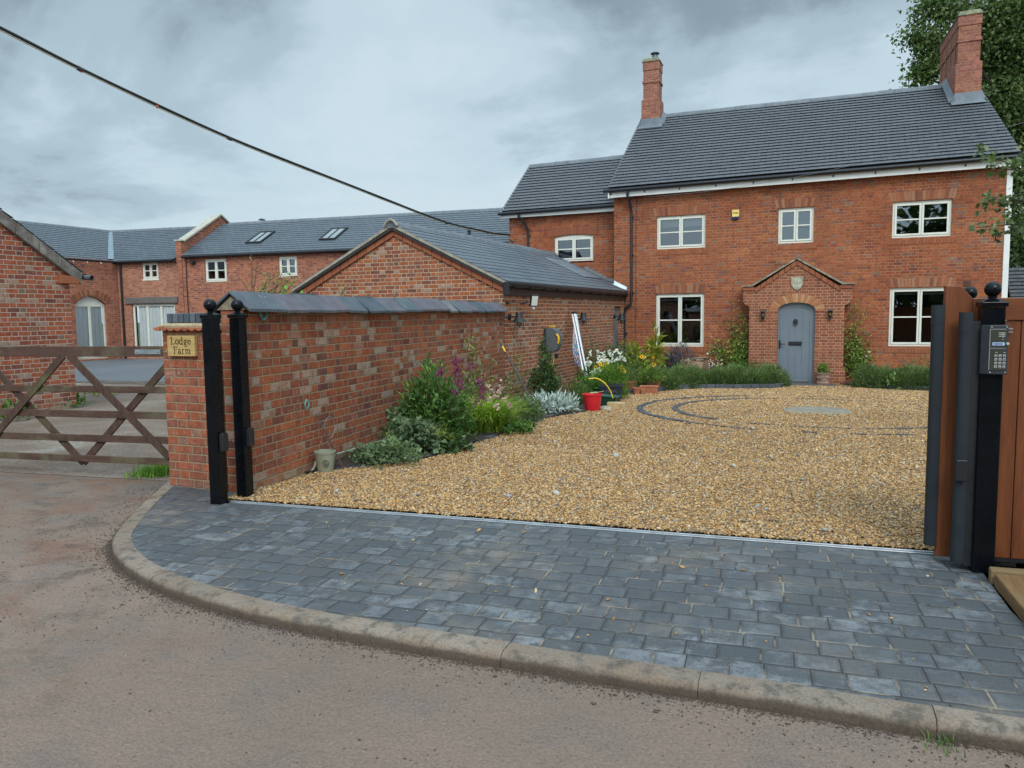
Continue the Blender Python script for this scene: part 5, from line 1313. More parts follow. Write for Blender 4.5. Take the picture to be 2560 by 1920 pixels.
# ------------------------------------------------------------------ garden wall, gate pillar, name sign
WA = np.array([-4.97, 5.38, 0.0]); WB = np.array([-6.095, 13.60, 0.0])
WL = float(np.linalg.norm(WB-WA)); wrot = math.atan2(WB[1]-WA[1], WB[0]-WA[0])     # local x runs along the wall, local +y is the far (left) side
WMt = local(WA, wrot)
def garden_wall():
    t = thing('garden_wall', 'old brick garden wall topped with overlapping slate coping', 'wall', (-5.5, 9, 0), None, wrot)
    b = MB(); th = .235
    b.prism([[(0, -.4), (th, -.4), (th, 1.70), (th/2, 1.80), (0, 1.70)]], lambda u, v, w: WMt(w, u, v), WL); b.build('wall', M_wall, t)
    c = MB(); rnd = random.Random(31); x = -.04
    zr, ze = 1.845, 1.700
    while x < WL-.05:
        ln = rnd.choice((.62, .40, .55, .52, .47)); x1 = min(x+ln-.010, WL+.0)
        for s in (-1, 1):
            dz = rnd.uniform(-.014, .012); dd = rnd.uniform(-.016, .03); tw = rnd.uniform(-.005, .005)
            yr = th/2+s*.002; ye = th/2+s*(.195+dd); z0, z1 = zr+dz, ze+dz-.02
            vs = [WMt(x, yr, z0-.024), WMt(x1, yr, z0-.024), WMt(x1, ye, z1-.030+tw), WMt(x, ye, z1-.030-tw), WMt(x, yr, z0), WMt(x1, yr, z0), WMt(x1, ye, z1+tw), WMt(x, ye, z1-tw)]
            c.hull8(vs)
        x = x1+.010
    g = NT('coping_slate'); P = g.obj(); r = g.attr('rnd')
    col = g.ramp(r, [(0, (.062, .078, .098)), (.35, (.095, .108, .125)), (.6, (.112, .095, .112)), (.8, (.075, .10, .115)), (1, (.15, .155, .16))])
    n1 = g.noise(P, 6, 6, .65); col = g.mix(1.0, col, g.ramp(n1, [(.3, (.75,)*3), (.7, (1.25,)*3)]), 'MULTIPLY')
    col = g.mix(g.math('MULTIPLY', g.step(g.noise(P, 18, 6, .75), .60, .68), g.step(g.noise(P, 1.6, 3), .5, .66)), col, (.5, .5, .47))
    MATS['coping_slate'] = g.end(g.bsdf(col, .6, g.bump(n1, .004, .7), spec=.4)); c.build('coping', MATS['coping_slate'], t, bevel=.004)
    # mortar bedding under the coping
    m_ = MB(); m_.prism([[(-.03, 1.672), (th+.03, 1.672), (th/2, 1.79)]], lambda u, v, w: WMt(w-.015, u, v), WL); m_.build('bedding', plain('coping_mortar', (.25, .20, .14), .95, .3, 14, .6), t)
    return t
garden_wall()
def twine(name, p, label, n=4, r=.07, seed=0):
    b = MB(); rnd = random.Random(seed)
    for i in range(n):
        a = rnd.uniform(0, 6); pts = []
        for k in range(9):
            tt = a+k*.62; pts.append(WMt(p[0]+r*math.cos(tt)*(.6+rnd.random()*.5), -.02-rnd.random()*.015, p[1]+r*1.1*math.sin(tt)*(.6+rnd.random()*.5)))
        b.tube(pts, .004, 5)
    tag(b.build(name, plain('teal_twine', (.12, .36, .33), .8), smooth=True), label, 'twine')
def wloc(px, py):
    n = np.array([-(WB-WA)[1], (WB-WA)[0], 0])/WL; q = onpl(px, py, WA, n)-WA; return float(q @ (WB-WA))/WL, float(q[2])
twine('garden_twine', wloc(652, 778), 'tangle of pale teal twine under the first coping slates', 4, .075, 1)
twine('garden_twine', wloc(761, 1010), 'short loop of bright teal twine tied to a wall nail low down', 3, .045, 2)

def pillar():
    t = thing('gate_pillar', 'brick gate pillar with a tile course and blue brick cap', 'gate pillar', (-5.57, 5.5, 0))
    x0, x1, y0, y1 = -5.945, -5.235, 5.36, 5.93
    b = MB(); b.box(x0, x1, y0, y1, -.35, 1.492); b.build('shaft', M_pillar, t)
    b = MB(); rnd = random.Random(2)
    def tiles(fx, n, M):
        for i in range(n):
            a, c = fx[0]+(fx[1]-fx[0])*(i+.03)/n, fx[0]+(fx[1]-fx[0])*(i+.97)/n; k = 7; up = []; lo = []
            for j in range(k+1):
                s = j/k; zz = -.013*math.sin(math.pi*s)+rnd.uniform(-.001, .001); up.append((a+(c-a)*s, 1.529+zz*.3)); lo.append((a+(c-a)*s, 1.512+zz))
            b.prism([up+lo[::-1]], M, .12)
    tiles((x0-.055, x1+.02), 9, lambda u, v, w: (u, y0-.055+w, v+ (0 if w else -.012)))
    tiles((y0-.05, y1+.05), 6, lambda u, v, w: (x0-.057+w, u, v+(0 if w else -.012)))
    b.build('tile_course', by_rnd('clay_tile', [(0, (.30, .10, .055)), (1, (.40, .14, .07))], .85), t)
    b = MB(); b.hull8([(x0-.02, y0-.03, 1.494), (x1+.02, y0-.03, 1.494), (x1+.02, y1+.03, 1.494), (x0-.02, y1+.03, 1.494), (x0-.02, y0-.035, 1.535), (x1+.02, y0-.035, 1.535), (x1+.02, y1+.03, 1.535), (x0-.02, y1+.03, 1.535)])
    b.hull8([(x0-.02, y0-.035, 1.5355), (x1+.02, y0-.035, 1.5355), (x1+.02, y1+.03, 1.5355), (x0-.02, y1+.03, 1.5355), (x0+.03, y0+.02, 1.557), (x1-.02, y0+.02, 1.557), (x1-.02, y1-.02, 1.557), (x0+.03, y1-.02, 1.557)])
    b.box(x0+.045, x1-.045, y0+.045, y1-.045, 1.5575, 1.640); b.build('bedding', plain('pillar_mortar', (.37, .29, .175), .95, .2, 12, .5), t)
    b = MB(); n = 9
    for i in range(n):
        for j in range(2):
            a = x0+.03+(x1-x0-.06)*i/n+.005; c = x0+.03+(x1-x0-.06)*(i+1)/n-.006; q = y0+.025+(y1-y0-.05)*j/2
            b.box(a, c, q+.002, q+(y1-y0-.05)/2-.006, 1.560, 1.648+rnd.uniform(-.002, .002))
    b.build('cap_bricks', by_rnd('blue_brick', [(0, (.055, .07, .09)), (.6, (.085, .10, .125)), (1, (.12, .14, .165))], .5, .5), t, bevel=.006)
pillar()

def sign():
    x0, x1, z0, z1, y = -5.845, -5.505, 1.250, 1.442, 5.36
    t = thing('name_sign', 'carved oak house name sign on the brick gate pillar', 'sign', ((x0+x1)/2, y, z0))
    b = MB(); b.box(x0, x1, y-.042, y-.002, z0, z1); b.build('board', timber('fresh_oak', (.40, .25, .085), (.60, .42, .17), 0, .55, .35, .6, bump=.25), t, bevel=.004)
    # serif capitals and lower case drawn as stroked outlines
    S = MB()
    def stroke(pts, w):
        for (a, c), (d, e) in zip(pts, pts[1:]):
            L = math.hypot(d-a, e-c) or 1e-6; nx, nz = -(e-c)/L, (d-a)/L
            wx = w(abs((e-c)/L)) if callable(w) else w
            ex, ez = (d-a)/L*wx*.3, (e-c)/L*wx*.3
            q = [(a-ex+nx*wx/2, c-ez+nz*wx/2), (a-ex-nx*wx/2, c-ez-nz*wx/2), (d+ex-nx*wx/2, e+ez-nz*wx/2), (d+ex+nx*wx/2, e+ez+nz*wx/2)]
            S.prism([q], lambda u, v, k: (ox+u*sc, y-.0445+k, oz+v*sc), .0035, rnd=.5)
    W = lambda vert: .055+.075*vert
    def arc(cx, cz, rx, rz, a0, a1, n=14): return [(cx+rx*math.cos(math.radians(a0+(a1-a0)*i/n)), cz+rz*math.sin(math.radians(a0+(a1-a0)*i/n))) for i in range(n+1)]
    def serif(x, z, w=.30): stroke([(x-w/2, z), (x+w/2, z)], .045)
    GL = {}
    def g_L(): stroke([(.2, 0), (.2, 1)], .13); serif(.2, 1, .36); serif(.1, 0, .2); stroke([(.2, .02), (.72, .02)], .05); stroke([(.72, .0), (.76, .24)], .06); return .86
    def g_F(): stroke([(.2, 0), (.2, 1)], .13); serif(.2, 0, .36); stroke([(.05, .98), (.72, .98)], .05); stroke([(.72, 1.0), (.74, .78)], .06); stroke([(.2, .53), (.58, .53)], .05); stroke([(.58, .64), (.58, .42)], .05); return .80
    def g_o(): stroke(arc(.32, .32, .26, .31, 0, 360, 22), W); return .70
    def g_d(): stroke(arc(.30, .32, .25, .31, 40, 320, 18), W); stroke([(.55, 0), (.55, 1.05)], .12); stroke([(.40, 1.05), (.55, 1.05)], .05); stroke([(.55, .02), (.70, .04)], .05); return .78
    def g_g(): stroke(arc(.30, .40, .20, .23, 0, 360, 18), W); stroke([(.46, .58), (.62, .64)], .06); stroke([(.16, .22), (.12, .06), (.40, .02)], .06); stroke(arc(.32, -.16, .26, .15, 0, 360, 18), .065); return .68
    def g_e(): stroke(arc(.32, .32, .25, .31, 0, 330, 18), W); stroke([(.10, .35), (.57, .37)], .05); return .66
    def g_a(): stroke([(.10, .54), (.25, .62), (.42, .58), (.46, .40), (.46, .0)], .10); stroke(arc(.28, .18, .20, .17, 60, 360, 14), W); stroke([(.46, .03), (.62, .03)], .05); return .66
    def g_r(): stroke([(.20, 0), (.20, .62)], .12); serif(.2, 0, .3); stroke([(.06, .61), (.2, .61)], .05); stroke([(.22, .45), (.34, .60), (.50, .58)], .09); return .58
    def g_m():
        for xx in (.2, .56, .92): stroke([(xx, 0), (xx, .5)], .12); serif(xx, 0, .28)
        stroke([(.2, .4), (.2, .62)], .12); stroke([(.06, .61), (.2, .61)], .05)
        for xx in (.2, .56): stroke([(xx, .46), (xx+.12, .60), (xx+.26, .60), (xx+.36, .48)], .075)
        return 1.12
    for word, bx, bz, sc_ in (((g_L, g_o, g_d, g_g, g_e), x0+.045, 1.362, .0645), ((g_F, g_a, g_r, g_m), x0+.075, 1.276, .0645)):
        sc = sc_; oz = bz; cx_ = bx
        for gl in word:
            ox = cx_; cx_ += gl()*sc+.004
    S.build('lettering', plain('carved_letters', (.085, .045, .016), .8, .1), t)
sign()

# ------------------------------------------------------------------ steel posts of the sliding gate
def post(cx, cy, w, top, name_label, lock=None, rot=TH, ball=.053, pad=None):
    t = thing('gate_post', name_label, 'gate post', (cx, cy, 0), 'black ball topped gate posts', rot); M = local((cx, cy, 0), rot)
    h = w/2; b = MB(); b.box(-h, h, -h, h, -.3, top-.001, M); b.build('shaft', M_gloss, t, bevel=.006)
    b = MB(); e = .010; b.box(-h-e, h+e, -h-e, h+e, top, top+.028, M); b.hull8([M(x, y, top+.0285) for x, y in ((-h-e, -h-e), (h+e, -h-e), (h+e, h+e), (-h-e, h+e))]+[M(x, y, top+.045) for x, y in ((-.03, -.03), (.03, -.03), (.03, .03), (-.03, .03))]); c = b.build('cap', M_gloss, t, bevel=.004)
    b = MB(); b.lathe([(.032, .043), (.024, .052), (.026, .062)], (0, 0, top), 16, M); p = M(0, 0, top+.058+ball); b.sphere(p, ball, 28, 18); b.build('ball_finial', M_gloss, t, smooth=True)
    if lock:
        b = MB(); a, z, side = lock
        if side == 'x': b.box(h+.002, h+.045, -.035, .035, z-.075, z+.075, M); b.box(h+.010, h+.040, -.03, .03, z+.0755, z+.085, M)
        else: b.box(-h-.115, -h-.055, -.085, -.038, z-.065, z+.065, M)
        b.build('photocell', plain('black_plastic', (.013, .013, .015), .45, .1), t, bevel=.005)
    return t, M
post(-4.968, 4.99, .105, 1.60, 'black ball topped post nearest the lane beside the house name sign', (0, .535, 'x'))
post(-4.905, 5.24, .105, 1.60, 'black ball topped post against the end of the garden wall', (0, .545, 'x'))
_p = at(2470, 1000, 4.63); RPX, RPY = float(_p[0]), float(_p[1])
RP, RPM = post(RPX, RPY, .118, 1.612, 'black ball topped post carrying the keypad intercom', (0, .63, 'nx'), ball=.046)
q = at(2425, 738, 5.25); post(float(q[0]), float(q[1]), .118, 1.605, 'black ball topped post behind the sliding wooden gate', ball=.046)

def safety_edge(parent, M, x, y, z0, z1, mat=None):
    """rounded rubber bumper strip in a channel with a clipped end cap"""
    b = MB(); n = 10; prof = [(x, y-.036), (x, y+.036)]+[(x-.035-.03*math.sin(math.pi*i/n), y+.036*math.cos(math.pi*i/n)) for i in range(n+1)]
    V = [M(u, v, z0) for u, v in prof]+[M(u, v, z1) for u, v in prof]; k = len(prof)
    b.add(V, [tuple(range(k))[::-1], tuple(range(k, 2*k))]+[(i, (i+1) % k, (i+1) % k+k, i+k) for i in range(k)])
    o = b.build('safety_edge', M_rubber, parent, smooth=True)
    b = MB(); p2 = [(u-.003 if u < x-.01 else u, (v-y)*1.06+y) for u, v in prof]; V = [M(u, v, z1-.115) for u, v in p2]+[M(u, v, z1+.006) for u, v in p2]
    b.add(V, [tuple(range(k))[::-1], tuple(range(k, 2*k))]+[(i, (i+1) % k, (i+1) % k+k, i+k) for i in range(k)]); b.build('end_cap', M_rubber, o, smooth=True)
    return o
b = MB(); b.box(-.104, -.0595, -.03, .03, .03, 1.53, RPM); b.build('edge_channel', M_iron, RP)
safety_edge(RP, RPM, -.105, .0, .045, 1.575)

M_cedar = timber('stained_cedar', (.12, .032, .010), (.225, .068, .021), 2, .5, .35, .7, bump=.3, coat=.08)
def sliding_gate():
    gp = np.array([RPX, RPY, 0])+.115*E2; GM = local(gp+np.array([0, 0, 0]), TH)          # local x along the gate, y away from the camera
    t = thing('sliding_gate', 'red-brown timber sliding gate drawn back behind its post', 'gate', tuple(gp), None, TH)
    n_ = E2
    def gx(px, py): q = onpl(px, py, gp, n_)-gp; return float(q @ E1), float(q[2])
    xs0 = gx(2354, 1000)[0]; xs1 = xs0+.135
    zt = gx(2372, 716)[1]; zr = gx(2415, 746)[1]; D = .06
    sh = [(xs0, .035), (xs1+.0, .035), (xs1, zr-.005), (xs1-.045, zr+.045), (xs1-.075, zt), (xs0+.006, zt+.004), (xs0, zt-.004)]
    b = MB(); b.prism([[(xs0, .035), (xs1, .035), (xs1+.015, zr), (xs0+.085, zt), (xs0, zt+.005)]], lambda u, v, w: GM(u, w, v), D); st = b.build('stile', M_cedar, t, bevel=.003)
    b = MB(); b.box(xs1+.017, 4.6, .004, D-.004, zr-.135, zr, GM); b.build('top_rail', timber('stained_cedar_rail', (.125, .036, .012), (.20, .062, .020), 0, .42, .4, .5, bump=.25, coat=.15), t, bevel=.003)
    b = MB(); x = xs1+.003; i = 0; rnd = random.Random(3)
    while x < 4.5:
        b.box(x+.002, x+.138, .016, D-.016, .05, zr-.138, GM); x += .14
    b.build('boards', M_cedar, t, bevel=.004)
    b = MB(); b.box(xs1+.003, 4.6, .02, D-.01, .025, .05, GM); b.build('bottom_track', M_iron, t)
    safety_edge(t, lambda u, v, w: GM(u, v, w), xs0-.002, D/2, .10, gx(2338, 765)[1])
    b = MB(); p = gx(2503, 830); b.box(.09, .14, -.02, .0, 1.475, 1.483, GM); b.box(.09, .14, -.02, .0, 1.455, 1.463, GM); pieces(b, 'guide_bracket', M_steel, t)
sliding_gate()

def track():
    t = thing('gate_track', 'straight steel track for the sliding gate set across the entrance', 'gate track', (-2, 5.3, 0), None, TH)
    p = np.array([-4.90, 5.055, 0]); M = local(p, math.atan2(5.63-5.055, .60+4.90)); L = 5.95
    b = MB(); b.box(0, L, -.024, .024, -.04, .006, M); b.box(0, L, -.008, .008, .0061, .016, M); b.build('rail', plain('bright_steel', (.50, .52, .54), .32, .12, 7, .1, metal=.75, dirt=((.30, .26, .2), .62)), t, bevel=.002)
track()

def intercom():
    M = RPM
    z0, z1 = 1.215, 1.505; x0, x1, y0, y1 = -.068, .066, -.098, -.0605
    t = thing('keypad_intercom', 'grey metal keypad intercom fixed to the black gate post', 'intercom', M(0, -.08, z0), None, TH)
    b = MB(); b.hull8([M(x0, y1, z0), M(x1, y1, z0), M(x1, y0, z0), M(x0+.035, y0, z0), M(x0, y1, z1), M(x1, y1, z1), M(x1, y0, z1), M(x0+.035, y0, z1)]); b.build('housing', plain('intercom_grey', (.024, .028, .034), .5, .1, 6, 0, metal=0.0), t, bevel=.004)
    fx0, fx1 = x0+.040, x1-.012; zm = (z0+z1)/2+.012
    olive = plain('olive_steel', (.034, .034, .022), .5, .12, 5, 0, metal=0.0); sil = plain('bright_trim', (.55, .55, .52), .35, .05, metal=.5)
    for a, c, nm in ((zm+.004, z1-.026, 'speaker_panel'), (z0+.026, zm-.004, 'keypad_panel')):
        b = MB(); b.box(fx0, fx1, y0-.004, y0-.0005, a, c, M); o = b.build(nm, olive, t)
        b = MB(); b.box(fx0-.003, fx0-.0005, y0-.005, y0-.0005, a, c, M); b.box(fx0-.003, fx1, y0-.005, y0-.0005, c+.0005, c+.003, M); b.build('trim', sil, o)
        if nm == 'speaker_panel':
            b = MB()
            for k in range(3): b.box(fx0+.042, fx0+.077, y0-.006, y0-.0042, c-.042+.010*k, c-.037+.010*k, M)
            for k in range(4): b.box(fx1-.020, fx1-.015, y0-.006, y0-.0042, c-.060+.011*k, c-.056+.011*k, M)
            b.build('speaker_slots', sil, o)
            b = MB(); b.box(fx0+.012, fx0+.074, y0-.006, y0-.0042, a+.010, a+.028, M); lab = b.build('label_strip', plain('label_blue', (.42, .55, .80), .4, .04), o)
            b = MB(); rnd = random.Random(4)
            for r in range(2):
                x = fx0+.018
                while x < fx0+.064: w = rnd.uniform(.003, .008); b.box(x, x+w, y0-.0068, y0-.0061, a+.0135+r*.0065, a+.0175+r*.0065, M); x += w+.002
            b.build('label_print', plain('print_dark', (.02, .03, .08), .6), o)
            b = MB(); b.lathe([(.0, .0), (.0095, .0), (.008, .005), (0, .006)], (0, 0, 0), 14, lambda p, q, r: M(fx0+.090+p, y0-.0045-r, a+.019+q)); b.build('call_button', sil, o, smooth=True)
        else:
            b = MB(); d = MB()
            for r in range(4):
                for k in range(3):
                    xx = fx0+.024+k*.0215; zz = c-.036-r*.0215
                    b.box(xx, xx+.0155, y0-.009, y0-.0042, zz-.0150, zz, M); d.box(xx+.0055, xx+.0105, y0-.0096, y0-.0092, zz-.011, zz-.004, M)
            for k in (0, 2): b.box(fx0+.028+k*.0215, fx0+.039+k*.0215, y0-.006, y0-.0042, c-.026, c-.022, M)
            pieces(b, 'key', plain('key_steel', (.42, .43, .40), .4, .1, 9, 0, metal=.5), o, bevel=.001); d.build('key_marking', plain('print_dark', (0, 0, 0)), o)
    b = MB()
    for xx in (x0+.046, x1-.010):
        for zz in (z0+.012, z1-.012): b.lathe([(0, 0), (.0045, 0), (.003, .003), (0, .0032)], (0, 0, 0), 10, lambda p, q, r: M(xx+p, y0-.0005-r, zz+q))
    pieces(b, 'screw', sil, t)
intercom()

def sleepers():
    mt = timber('fresh_sleeper', (.15, .080, .034), (.24, .135, .060), 1, .75, .3, .6, bump=.4, algae=((.20, .15, .07), .5))
    mt2 = timber('fresh_sleeper_cross', (.17, .11, .052), (.25, .17, .085), 0, .8, .3, .6, bump=.4)
    b = MB(); b.hull8([(.815, 5.08, -.2), (.955, 5.10, -.2), (1.10, 3.42, -.2), (.96, 3.42, -.2), (.812, 5.08, .075), (.952, 5.10, .075), (1.10, 3.42, .07), (.955, 3.42, .07)])
    tag(b.build('timber_sleeper', mt, bevel=.010), 'new timber sleeper edging the paving towards the lane', 'sleeper', 'timber sleepers')
    b = MB(); b.hull8([(.80, 5.105, -.2), (6.0, 5.65, -.2), (6.0, 5.74, -.2), (.80, 5.185, -.2), (.798, 5.105, .085), (6.0, 5.65, .085), (6.0, 5.74, .085), (.798, 5.185, .085)])
    tag(b.build('timber_sleeper', mt2, bevel=.010), 'paler cross sleeper below the sliding gate boards', 'sleeper', 'timber sleepers')
    P = np.column_stack([rg.uniform(1.0, 3.0, 900), rg.uniform(3.6, 5.3, 900), np.full(900, .045)])
    stones('rubble', P, .022, by_rnd('rubble_stone', [(0, (.10, .075, .06)), (.4, (.20, .16, .13)), (.8, (.34, .30, .26)), (1, (.45, .42, .38))], .85), .6, 9, 'broken stone and soil behind the timber sleepers', var=.9)
sleepers()

# ------------------------------------------------------------------ five-bar timber gate at the left
def bar_gate():
    p0 = np.array([-6.15, 5.80, 0]); rot = R_(8.5); e = np.array([math.cos(rot), math.sin(rot), 0]); n = np.array([-math.sin(rot), math.cos(rot), 0]); M = local(p0, rot)
    t = thing('five_bar_gate', 'weathered timber five bar gate across the farmyard entrance', 'gate', (p0[0]-1.8, p0[1]-.27, 0), None, rot)
    def gx(zx, zy, d=0.0): q = onpl(zx/3.606, 800+zy/3.606, p0+d*n, n)-p0; return float(q @ e), float(q[2])
    md = timber('weathered_gate_wood', (.062, .034, .025), (.115, .064, .047), 0, .8, .25, .8, bump=.5, algae=((.15, .145, .085), .55))
    mdd = timber('weathered_gate_brace', (.056, .031, .024), (.105, .06, .045), 2, .8, .25, .8, bump=.5, algae=((.14, .15, .06), .5))
    xr = gx(1720, 800)[0]; xl = xr-3.5
    pairs = [((0, 240), (1450, 235), (0, 325), (1450, 333), .07), ((0, 585), (1475, 600), (0, 642), (1475, 660), .028), ((0, 802), (1480, 828), (0, 864), (1480, 890), .028), ((0, 1015), (1500, 1050), (0, 1075), (1500, 1112), .028), ((0, 1190), (1510, 1245), (0, 1250), (1510, 1305), .028)]
    for i, (a, c, d, f, th) in enumerate(pairs):
        zt = (gx(*a)[1]+gx(*c)[1])/2; zb_ = (gx(*d)[1]+gx(*f)[1])/2; k0 = (gx(*c)[1]-gx(*a)[1])/(gx(*c)[0]-gx(*a)[0]); k0 *= .6
        xm = (gx(*a)[0]+gx(*c)[0])/2; z = lambda x, q: q+(x-xm)*k0
        b = MB(); b.hull8([M(xl, -th/2, z(xl, zb_)), M(xr, -th/2, z(xr, zb_)), M(xr, th/2, z(xr, zb_)), M(xl, th/2, z(xl, zb_)), M(xl, -th/2, z(xl, zt)), M(xr, -th/2, z(xr, zt)), M(xr, th/2, z(xr, zt)), M(xl, th/2, z(xl, zt))])
        b.build('top_rail' if i == 0 else 'bar', md, t, bevel=.004)
    def brace(a, c, y, w=.075):
        p, q = gx(*a), gx(*c); L = math.hypot(q[0]-p[0], q[1]-p[1]); nx, nz = -(q[1]-p[1])/L*w/2, (q[0]-p[0])/L*w/2
        P = [(p[0]+nx, p[1]+nz), (q[0]+nx, q[1]+nz), (q[0]-nx, q[1]-nz), (p[0]-nx, p[1]-nz)]
        b = MB(); b.prism([P], lambda u, v, k: M(u, y+k, v), .024); b.build('brace', mdd, t, bevel=.003)
    brace((590, 318), (-40, 1055), -.040); brace((640, 318), (1545, 1235), -.040)
    brace((-60, 455), (735, 1292), .016); brace((1560, 330), (735, 1292), .016)
    b = MB(); b.box(xr-.09, xr-.0, -.034, .034, gx(1510, 1320)[1], gx(1450, 200)[1], M); b.build('stile', mdd, t, bevel=.004)
    b = MB(); p, q = gx(1240, 285), gx(1455, 287); h = .024
    b.box(p[0], q[0]+.02, -.0405, -.0355, p[1]-h, p[1]+h, M)
    for x in (p[0]+.03, q[0]-.01): b.lathe([(.0, .0), (.011, .0), (.008, .006), (0, .007)], (0, 0, 0), 10, lambda u, v, w: M(x+u, -.041-w, p[1]+v))
    b.build('latch_plate', plain('galv_plate', (.26, .29, .31), .5, .15, 9, 0, metal=.4), t)
    b = MB()
    for a in ((325, 622), (957, 626), (1285, 628), (133, 845), (283, 840), (1083, 852), (1185, 857), (498, 1060), (886, 1066), (1410, 1085), (670, 1240), (730, 1243)):
        x, z = gx(*a); b.lathe([(.0, .0), (.008, .0), (.006, .004), (0, .005)], (0, 0, 0), 8, lambda u, v, w: M(x+u, -.0415-w, z+v))
    pieces(b, 'bolt_head', plain('rusty_bolt', (.06, .03, .02), .7), t)
bar_gate()

# ------------------------------------------------------------------ overhead lines
def cable():
    E = ony(1274, 587, WY-.01); S = at(0, 69, 12.6); d = (S-E)[:2]; n = np.array([-(S-E)[1], (S-E)[0], 0]); n /= np.linalg.norm(n)
    px = [(-420, -125), (-200, -28), (0, 69), (200, 171), (392, 262), (573, 344), (741, 411), (900, 473), (984, 506), (1060, 536), (1130, 560), (1209, 578), (1238, 584), (1274, 587)]
    P = [onpl(x, y, E, n) for x, y in px]
    t = thing('overhead_cable', 'thick bundled overhead cable sagging down to the house wing', 'cable', tuple(P[6]))
    Q = ring_arc(P, 5); b = MB(); b.tube(Q, .030, 8); b.build('black_sheath', plain('cable_black', (.010, .012, .016), .5, .2), t, smooth=True)
    b = MB(); b.tube([q+np.array([0, 0, -.040-.004*math.sin(i*.7)])+n*.006 for i, q in enumerate(Q[:-3])], .011, 6); b.build('pale_line', plain('cable_cream', (.40, .37, .26), .6), t, smooth=True)
    b = MB()
    for x, y in ((205, 173), (573, 344), (1115, 555), (1215, 579)):
        p = onpl(x, y, E, n); k = min(range(len(Q)-1), key=lambda i: np.linalg.norm(Q[i]-p)); dd = Q[k+1]-Q[k]; dd = dd/np.linalg.norm(dd)*.05
        b.tube([Q[k]-dd+np.array([0, 0, -.012]), Q[k]+dd+np.array([0, 0, -.012])], .044, 8)
    pieces(b, 'cable_tie', plain('cable_tape', (.03, .03, .035), .6), t, smooth=True)
    b = MB()
    for x, y in ((198, 169), (394, 263)):
        p = onpl(x, y, E, n); k = min(range(len(Q)-1), key=lambda i: np.linalg.norm(Q[i]-p)); dd = Q[k+1]-Q[k]; dd = dd/np.linalg.norm(dd)*.025
        b.tube([Q[k]-dd+np.array([0, 0, .02]), Q[k]+dd+np.array([0, 0, -.05])], .030, 8)
    pieces(b, 'red_tape', plain('red_tape', (.32, .06, .04), .6), t, smooth=True)
    A = ony(1615.7, 491.9, HY-.03); B_ = at(2700, 268, 10.0); P = [A+(B_-A)*s+np.array([0, 0, -.9*s*(1-s)]) for s in [i/24 for i in range(25)]]
    b = MB(); b.tube(P, .0045, 5); b.tube([(A[0], HY-.001, A[2]), tuple(A)], .01, 6)
    tag(b.build('telephone_wire', plain('wire_grey', (.16, .17, .18), .6), smooth=True), 'thin telephone wire running past the farmhouse roof', 'wire')
cable()

